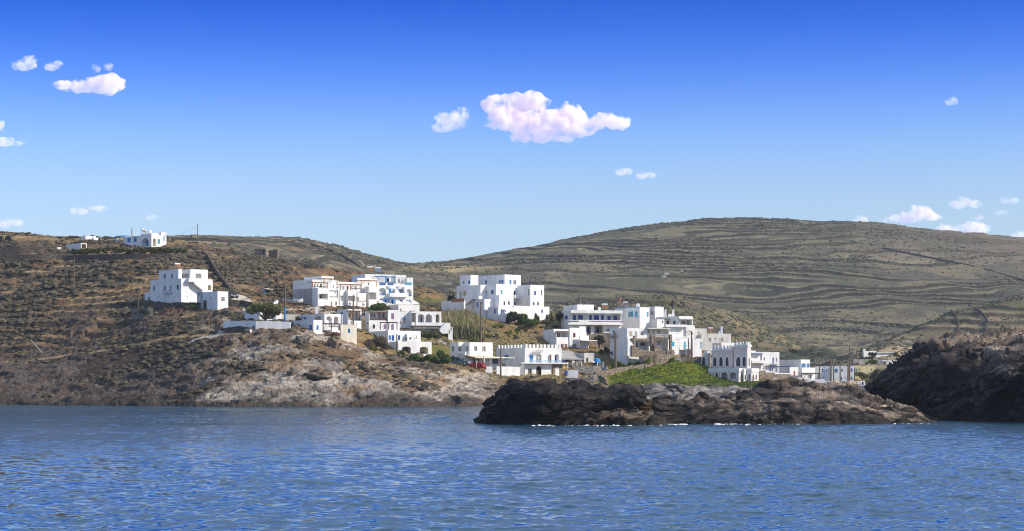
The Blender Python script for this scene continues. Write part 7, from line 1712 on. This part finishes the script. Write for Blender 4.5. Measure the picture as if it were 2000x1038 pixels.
# blue tarpaulin hut
Yb = gy(520, 572); t = tag(empty('tarpaulin_shelter', tuple(wpt(519, 572, Yb))), 'low makeshift shelter with blue tarpaulin and pale roof sheet on the slope', 'shelter'); k = Yb/F
mb = MB(); mb.box8([(-3*k, -.5, 7*k), (13*k, -.5, 5.2*k), (13*k, 2, 6.2*k), (-1*k, 2, 8*k), (-3*k, -.5, 7.8*k), (13*k, -.5, 5.8*k), (13*k, 2, 6.8*k), (3*k, 2, 9.6*k)], CLR['beige']); mb.build('roof_sheet', t)
mb = MB(); mb.box((-2*k, -.3, 2.5*k), (3.6*k, .1, 6*k), CLR['azure']); mb.box((-9*k, -.2, 6.6*k), (9*k, .15, 1.6*k), CLR['azure']); mb.build('tarpaulin', t); mb = MB(); mb.box((2*k, .8, 2.2*k), (13*k, 1.6, 5.5*k), DARKST); mb.build('back_wall', t)
# bins and odds
t = tag(empty('blue_bin', tuple(wpt(876, 711, 421))), 'bright blue bin under the bush beside the grey car', 'bin'); mb = MB(); mb.box8([(-.35, -.35, 0), (.35, -.35, 0), (.35, .35, 0), (-.35, .35, 0), (-.42, -.42, 1.05), (.42, -.42, 1.05), (.42, .42, 1.05), (-.42, .42, 1.05)], CLR['azure']); mb.build('body', t); mb = MB(); mb.box((0, .02, 1.11), (.9, .95, .1), CLR['azure']); mb.build('lid', t)
t = tag(empty('tarpaulin_pile', tuple(wpt(1166, 707, 446))), 'heap under a blue tarpaulin beside the sagging-roofed house', 'tarpaulin'); mb = MB(); mb.lathe((0, 0, -.2), [(.95, 0), (.85, .5), (.6, .85), (.25, 1.0)], CLR['azure'], 9); mb.build('cover', t); mb = MB(); mb.lathe((-.9, -.2, -.2), [(.7, 0), (.6, .3), (.2, .45)], CLR['white'], 8); mb.build('white_sheet', t)
t = tag(empty('parasol', tuple(wpt(945, 711, 423.6))), 'closed cream parasol under the porch roof', 'parasol'); mb = MB(); mb.tube([(0, 0, -.5), (0, 0, 1.8)], .03, CLR['metal'], 5); mb.build('pole', t); mb = MB(); mb.lathe((0, 0, .1), [(.12, 0), (.26, .25), (.22, .8), (.05, 1.6)], CLR['beige'], 9); mb.build('canopy', t)
t = tag(empty('water_drum', tuple(wpt(1106, 734, 427.5))), 'purple-blue drum by the white garden wall', 'drum'); mb = MB(); mb.lathe((0, 0, 0), [(.36, 0), (.4, .1), (.4, .95), (.34, 1.05)], CLR['trimblue'], 12); mb.build('body', t); mb = MB(); mb.lathe((0, 0, 1.053), [(.34, 0), (.3, .05)], CLR['purple'], 12); mb.build('lid', t)
t = tag(empty('upturned_boat', tuple(wpt(1324, 706, 447.2))), 'small upturned pale blue boat lying against the long retaining wall', 'boat'); t.rotation_euler = (0, .12, .1); mb = MB(); rg = []
for i in range(7):
    u = i/6; x = (u-.5)*2.7; w_ = .5*max(.1, math.sin(math.pi*(.12+u*.8))); hh = .42*max(.25, math.sin(math.pi*(.12+u*.8))); rg.append([(x, -w_, 0), (x, -w_*.8, hh*.7), (x, 0, hh), (x, w_*.8, hh*.7), (x, w_, 0)])
for A, B_ in zip(rg, rg[1:]):
    for q in range(4): mb.poly([A[q], A[q+1], B_[q+1], B_[q]], CLR['pale'])
mb.poly(rg[0], CLR['pale']); mb.poly(rg[-1], CLR['pale']); mb.build('hull', t); mb = MB(); mb.box((0, 0, .43), (2.2, .05, .05), CLR['azure']); mb.build('keel', t)
# fence pickets by the old house
t = tag(empty('picket_fence', tuple(wpt(1109, 716, 436.5))), 'low railing of white posts and grey panels before the sagging-roofed house', 'fence'); k = 436.5/F
for i, x in enumerate((0, 10, 18, 27, 58, 69)):
    mb = MB(); mb.box((x*k, 0, .35), (.16, .16, 1.3), CLR['white']); mb.build('post', t)
for x, w_ in ((5, 8), (14, 6), (22.5, 7), (63.5, 9)):
    mb = MB(); n_ = int(w_/1.2)
    mb.box((x*k, 0, .8), (w_*k, .04, .05), CLR['grey'])
    for j in range(n_): mb.box(((x-w_/2+w_*(j+.5)/n_)*k, 0, .37), (.05, .03, .8), CLR['grey'])
    mb.build('panel', t)

# the person beside the green-doored cabin (a walker with a pale bag)
def person(px, py, Y, label):
    p = wpt(px, py, Y); t = tag(empty('person', tuple(p)), label, 'person')
    verts = [((0, 0, .93), .15), ((0, 0, 1.12), .155), ((0, -.02, 1.36), .17), ((0, -.02, 1.50), .065), ((0, -.04, 1.66), .105), ((.01, -.03, 1.76), .07),
             ((-.10, 0, .88), .10), ((-.14, -.10, .49), .068), ((-.12, .0, .09), .045), ((-.12, -.14, .035), .04), ((.10, 0, .88), .10), ((.15, .10, .49), .068), ((.2, .26, .10), .045), ((.2, .12, .035), .04),
             ((-.20, -.02, 1.42), .065), ((-.32, -.12, 1.16), .048), ((-.42, -.26, 1.02), .036), ((.20, -.02, 1.42), .065), ((.29, .08, 1.15), .048), ((.33, -.02, .92), .036)]
    ed = [(0, 1), (1, 2), (2, 3), (3, 4), (4, 5), (0, 6), (6, 7), (7, 8), (8, 9), (0, 10), (10, 11), (11, 12), (12, 13), (2, 14), (14, 15), (15, 16), (2, 17), (17, 18), (18, 19)]
    me = bpy.data.meshes.new('body'); me.from_pydata([v[0] for v in verts], ed, []); o = link('body', me, t)
    sk = o.modifiers.new('skin', 'SKIN'); ss = o.modifiers.new('smooth', 'SUBSURF'); ss.levels = ss.render_levels = 1
    for v, (c_, r_) in zip(me.skin_vertices[0].data, verts): v.radius = (r_, r_)
    me.skin_vertices[0].data[0].use_root = True
    me.materials.append(plain('clothes_dark', (.018, .022, .04), .8, .2)); 
    sk_m = plain('skin', (.45, .27, .19), .6, .1)
    mb = MB(); mb.lathe((0, -.045, 1.60), [(.05, 0), (.085, .04), (.088, .10), (.07, .15)], sk_m, 10); mb.lathe((0, -.135, 1.655), [(.012, 0), (.018, .01), (.008, .03)], sk_m, 6); mb.build('face', t)
    mb = MB(); mb.lathe((0, -.035, 1.71), [(.108, 0), (.112, .05), (.08, .1), (.03, .125)], CLR['trimblue'], 10); mb.box((0, -.13, 1.715), (.14, .1, .015), CLR['trimblue']); mb.build('cap', t)
    for sx_, sy, sz in ((-.45, -.31, .98), (.335, -.05, .86)):
        mb = MB(); mb.box((sx_, sy, sz), (.07, .04, .09), sk_m)
        for q in range(4): mb.tube([(sx_-.027+.018*q, sy-.015, sz-.04), (sx_-.027+.018*q, sy-.03, sz-.085-.008*(q in (1, 2))), (sx_-.027+.018*q, sy-.015, sz-.115)], [.009, .008, .006], sk_m, 5)
        mb.tube([(sx_+.035, sy, sz+.02), (sx_+.055, sy-.02, sz-.02), (sx_+.05, sy-.035, sz-.05)], [.01, .009, .007], sk_m, 5); mb.build('hand', t)
    return t
Yp = gy(496, 652); person(495.2, 652.3, 401.5, 'person in dark clothes and blue cap walking beside the green-doored cabin')
t = tag(empty('bag', tuple(wpt(498.2, 652.3, 401.2))), 'pale blue bag beside the person in dark clothes', 'bag'); mb = MB(); mb.box8([(-.16, -.1, 0), (.2, -.1, 0), (.2, .1, 0), (-.16, .1, 0), (-.08, -.07, .46), (.12, -.07, .44), (.12, .07, .44), (-.08, .07, .46)], CLR['pale']); mb.build('body', t); mb = MB(); mb.tube([(-.05, 0, .45), (0, 0, .58), (.08, 0, .44)], .015, CLR['azure'], 5); mb.build('handle', t)
# boulders that read one by one on the knoll
def boulder(px, py, wpx, hpx, label, seed, c0=(.30, .25, .20), Y=None):
    Y = Y or gy(px, py); p = wpt(px, py, Y); w_ = wpx*Y/F; hh = hpx*Y/F
    u, v = np.meshgrid(np.linspace(0, 2*np.pi, 41)[:-1], np.linspace(-.35, np.pi/2, 18)); x, y, z = np.cos(v)*np.cos(u), np.cos(v)*np.sin(u), np.sin(v)
    fa, tn, ed = facets(np.arctan2(y, x)*1.6+seed, z*2.6+x*.8, seed); fb, tb, eb = facets(x*4.1+seed, z*6.3+y*2, seed+9)
    q = .95+.25*fbm(x*1.3+seed, y*1.3, z*1.3, 3, seed)+.3*fa+.1*fb
    V = np.stack([x*q*w_*.5, y*q*w_*.42, z*q*hh], -1).reshape(-1, 3); ny, nx = u.shape
    a = (np.arange(ny-1)[:, None]*nx+np.arange(nx)[None, :]); b = (np.arange(ny-1)[:, None]*nx+(np.arange(nx)[None, :]+1) % nx)
    Fc = np.stack([a, b, b+nx, a+nx], -1).reshape(-1, 4); n = sstep(-.4, .5, fbm(x*2, y*2, z*4, 3, seed+7)).reshape(-1, 1)
    o = link('boulder', np_mesh('boulder', V, Fc, MATS['sea_rock'], np.array(c0)*.72*(.5+.7*n)*((.5+.5*sstep(0, .15, ed))*(1+.3*tn)).reshape(-1, 1))); o.location = tuple(p); tag(o, label, 'boulder')
for a in [(590, 668, 30, 14, 'big pale boulder on the knoll below the cottage', 5), (648, 676, 26, 17, 'brown boulder with a hollow below the oleander', 6, (.26, .2, .15)), (455, 672, 24, 15, 'slabby tan boulder under the cabin', 7), (437, 668, 14, 12, 'smaller reddish boulder left of the slabby one', 8, (.2, .14, .11)), (625, 735, 52, 16, 'broad rust-brown block above the pale shore slabs', 9, (.27, .2, .14)), (572, 733, 26, 16, 'upright pale block beside the rust-brown one', 10), (342, 705, 14, 7, 'grey boulder alone on the dark cove slope', 11, (.16, .14, .13)), (1642, 764, 34, 13, 'grey layered boulder on the crest of the ledge', 12, (.17, .145, .125), 247), (1372, 781, 30, 16, 'dark knobbly boulder on the ledge under the castle', 13, (.05, .04, .036), 219.5), (1450, 783, 26, 12, 'low dark boulder mid ledge', 14, (.06, .05, .044), 216), (700, 662, 0.1, 0.1, '', 0)]:
    if a[4]: boulder(*a)
# foam at the rock foot
r = np.random.default_rng(91); P0 = []
for x0, x1, y, n in ((1225, 1340, 829.8, 110), (1398, 1462, 828.8, 190), (1040, 1230, 831.6, 70), (1480, 1560, 828.4, 70), (1560, 1830, 827.4, 50)):
    px = r.uniform(x0, x1, n); py = y+r.normal(0, .7, n); Y = CH*F/(py-YH); P0.append(np.stack([(px-1000)*Y/F, Y, np.abs(r.normal(0, .02 if n < 400 else .14, n))+.06], 1))
P0 = np.concatenate(P0); V, Fc, c = cushions(P0, .05+.16*r.random(len(P0))**2, 92, .35); me = np_mesh('foam', V, Fc, plain('foam_white', (.8, .82, .84), .7, .05)); tag(link('foam', me), kind='stuff')
# ================================================================== CLOUDS (closed lumpy shells filled with a uniform scattering volume)
def vapour(name, dens, sc):
    cm, nt, N, L, b = nmat(name); N.remove(b)
    pv = N.new('ShaderNodeVolumePrincipled'); pv.inputs['Color'].default_value = (1, .935, .968, 1); pv.inputs['Density'].default_value = dens; pv.inputs['Anisotropy'].default_value = .0
    tc = N.new('ShaderNodeTexCoord'); nz = N.new('ShaderNodeTexNoise'); nz.inputs['Scale'].default_value = sc; nz.inputs['Detail'].default_value = 5; nz.inputs['Roughness'].default_value = .62
    mr = N.new('ShaderNodeMapRange'); mr.interpolation_type = 'SMOOTHSTEP'; mr.inputs[1].default_value = .40; mr.inputs[2].default_value = .62; mr.inputs[3].default_value = 0; mr.inputs[4].default_value = dens*1.8
    L.new(tc.outputs['Object'], nz.inputs['Vector']); L.new(nz.outputs['Fac'], mr.inputs[0]); L.new(mr.outputs[0], pv.inputs['Density'])
    L.new(pv.outputs[0], N['Material Output'].inputs['Volume']); return cm
VAP = [vapour('cloud_vapour', .055, .03), vapour('thin_cloud_vapour', .030, .05), vapour('wisp_vapour', .02, .07)]
def cloud(label, puffs, seed, Yc=6000., vox=None, dens=1.0):
    r = random.Random(seed); k = Yc/F; bm_v, bm_f = [], []
    T = [(math.cos(e)*math.cos(a), math.cos(e)*math.sin(a), math.sin(e)) for e in np.linspace(-1.45, 1.45, 9) for a in np.linspace(0, 6.283, 13)[:-1]]
    cx, cy = np.mean([p[0] for p in puffs]), np.mean([p[1] for p in puffs]); O = wpt(cx, cy, Yc)
    def ball(c, rad):
        i = len(bm_v); bm_v.extend([(c[0]+t[0]*rad[0], c[1]+t[1]*rad[1], c[2]+t[2]*rad[2]) for t in T])
        for j in range(8):
            for q in range(12): bm_f.append((i+j*12+q, i+j*12+(q+1) % 12, i+(j+1)*12+(q+1) % 12, i+(j+1)*12+q))
        bm_f.append(tuple(i+q for q in range(12))[::-1]); bm_f.append(tuple(i+96+q for q in range(12)))
    for px, py, rx, ry in puffs:
        c = ((px-cx)*k, r.uniform(-.2, .2)*rx*k, (cy-py)*k); R = (rx*k*1.06, min(rx, ry*2.2)*k*.95, ry*k*1.05); ball(c, R)
        for i in range(int(7+rx*.25)):
            a = r.uniform(0, 6.283); e = r.uniform(-.12, 1.2); f = r.uniform(.75, 1.0); q = r.uniform(.18, .4)
            rr_ = min(rx, ry*1.5)*k*q
            ball((c[0]+R[0]*f*math.cos(e)*math.cos(a), c[1]+R[1]*f*math.cos(e)*math.sin(a), c[2]+R[2]*f*math.sin(e)), (rr_*1.3, rr_, rr_*.85))
    me = bpy.data.meshes.new('cloud_blank'); me.from_pydata(bm_v, [], bm_f); me.update()
    o = bpy.data.objects.new('cloud_blank', me); COL.objects.link(o)
    span = max(p[2] for p in puffs)*k
    m = o.modifiers.new('r', 'REMESH'); m.mode = 'VOXEL'; m.voxel_size = vox or max(1.0, span*.04)
    for sc, st in ((.6, .62), (.26, .36), (.11, .13)):
        tx = bpy.data.textures.new('cloud_tex', 'CLOUDS'); tx.noise_scale = span*sc; tx.noise_depth = 2
        d = o.modifiers.new('d', 'DISPLACE'); d.texture = tx; d.strength = span*st*.7; d.mid_level = .44; d.texture_coords = 'LOCAL'
    m = o.modifiers.new('r2', 'REMESH'); m.mode = 'VOXEL'; m.voxel_size = vox or max(1.0, span*.045)
    dg = bpy.context.evaluated_depsgraph_get(); me2 = bpy.data.meshes.new_from_object(o.evaluated_get(dg)); bpy.data.objects.remove(o)
    me2.name = 'cloud'; me2.materials.clear(); me2.materials.append(VAP[0 if span > 45 else 1 if span > 20 else 2])
    c = link('cloud', me2, loc=tuple(O)); tag(c, label, 'cloud', 'white clouds in the blue sky')
cloud('biggest cloud, long and lumpy, high over the village', [(975, 205, 24, 15), (1032, 200, 30, 17), (1000, 232, 42, 18), (1070, 238, 36, 18), (1114, 232, 30, 19), (1187, 238, 40, 12), (1080, 254, 62, 10), (1062, 268, 55, 8), (953, 206, 11, 6), (957, 248, 16, 4), (1135, 254, 34, 8), (1222, 242, 14, 5)], 1)
cloud('compact cloud just beside the biggest one', [(880, 238, 27, 15), (903, 224, 13, 13), (864, 250, 18, 8)], 2)
cloud('pink cloud with a flat tail high over the left hill', [(202, 168, 40, 15), (150, 167, 38, 8), (228, 162, 15, 9), (120, 168, 14, 4)], 3)
cloud('small humped cloud near the top corner', [(48, 129, 22, 9), (56, 119, 12, 8)], 4)
cloud('tiny slanted cloud next to the small humped one', [(100, 131, 14, 7), (112, 125, 9, 5)], 5)
cloud('thin wisp above the pink tailed cloud', [(188, 134, 8, 9), (212, 131, 9, 7)], 6)
cloud('cloud cut by the picture edge, long flat tail', [(6, 279, 22, 8), (34, 281, 16, 3.5), (-4, 246, 12, 9)], 7)
cloud('small double cloud low over the left hill', [(154, 413, 17, 5), (190, 408, 21, 4.5)], 8)
cloud('flat low cloud at the picture edge above the left hill', [(18, 436, 25, 6)], 9); cloud('little cloud low over the bungalow', [(296, 425, 11, 4.5)], 10)
cloud('small cloud below the biggest one', [(1218, 336, 16, 6)], 11); cloud('faint flat cloud next to the small one below the biggest', [(1260, 343, 18, 5)], 12)
cloud('small puff high at the right', [(1858, 199, 12, 7)], 13); cloud('rounded cloud resting on the right hill top', [(1680, 432, 14, 8)], 14); cloud('little round puff on the hill skyline', [(1730, 431, 9, 6)], 15)
cloud('heaped cloud above the right hill', [(1790, 422, 34, 9), (1795, 413, 17, 8), (1755, 428, 16, 5), (1825, 424, 18, 4)], 16)
cloud('flat-based cloud right of the heaped one', [(1883, 399, 30, 6), (1880, 394, 14, 6)], 17); cloud('small double puff near the right edge', [(1962, 392, 9, 6), (1980, 393, 11, 5)], 18)
cloud('long cloud bank sinking behind the right hill', [(1855, 450, 25, 9), (1900, 448, 30, 11)], 19); cloud('cloud at the right edge just above the hill', [(1992, 460, 14, 7)], 20); cloud('small wisp between the flat-based cloud and the hill', [(1912, 426, 9, 4)], 21); cloud('small wisp near the right edge', [(1955, 415, 12, 4)], 22)
SC.cycles.volume_bounces = 14; SC.cycles.volume_step_rate = .3; SC.cycles.volume_max_steps = 256

# ================================================================== HAZE
hm, nt, N, L, b = nmat('haze_air'); N.remove(b)
pv = N.new('ShaderNodeVolumePrincipled'); pv.inputs['Color'].default_value = (.86, .92, 1.0, 1); pv.inputs['Density'].default_value = .00008; pv.inputs['Anisotropy'].default_value = .2
L.new(pv.outputs[0], N['Material Output'].inputs['Volume'])
mb = MB(); mb.box((0, 1215, 72), (5200, 2650, 156), hm); tag(mb.build('haze'), kind='stuff')
SC.cycles.max_bounces = 16
# ================================================================== repeats share a group phrase
GROUPS = {'house': 'white houses of the seaside village', 'shrub': 'shrubs between the houses', 'tree': 'trees between the houses', 'stone wall': 'stone walls of the village and slopes', 'wall': 'whitewashed garden and boundary walls',
          'solar heater': 'solar heaters on the roofs', 'chimney': 'chimneys on the roofs', 'car': 'cars parked in the village', 'boulder': 'boulders on the knoll and ledge', 'field wall': 'field walls on the hills', 'hut': 'stone huts on the skyline',
          'hedge': 'hedges', 'creeper': 'hanging creepers', 'rock': 'rock outcrops by the sea', 'ruin': 'ruins on the hills', 'shed': 'small sheds', 'boat': 'boats on land', 'sign': 'signs on the stone wall', 'apartment house': 'apartment houses', 'chapel': 'chapels'}
for o in list(COL.objects):
    if o.parent is None and o.get('category') in GROUPS and not o.get('group'): o['group'] = GROUPS[o['category']]
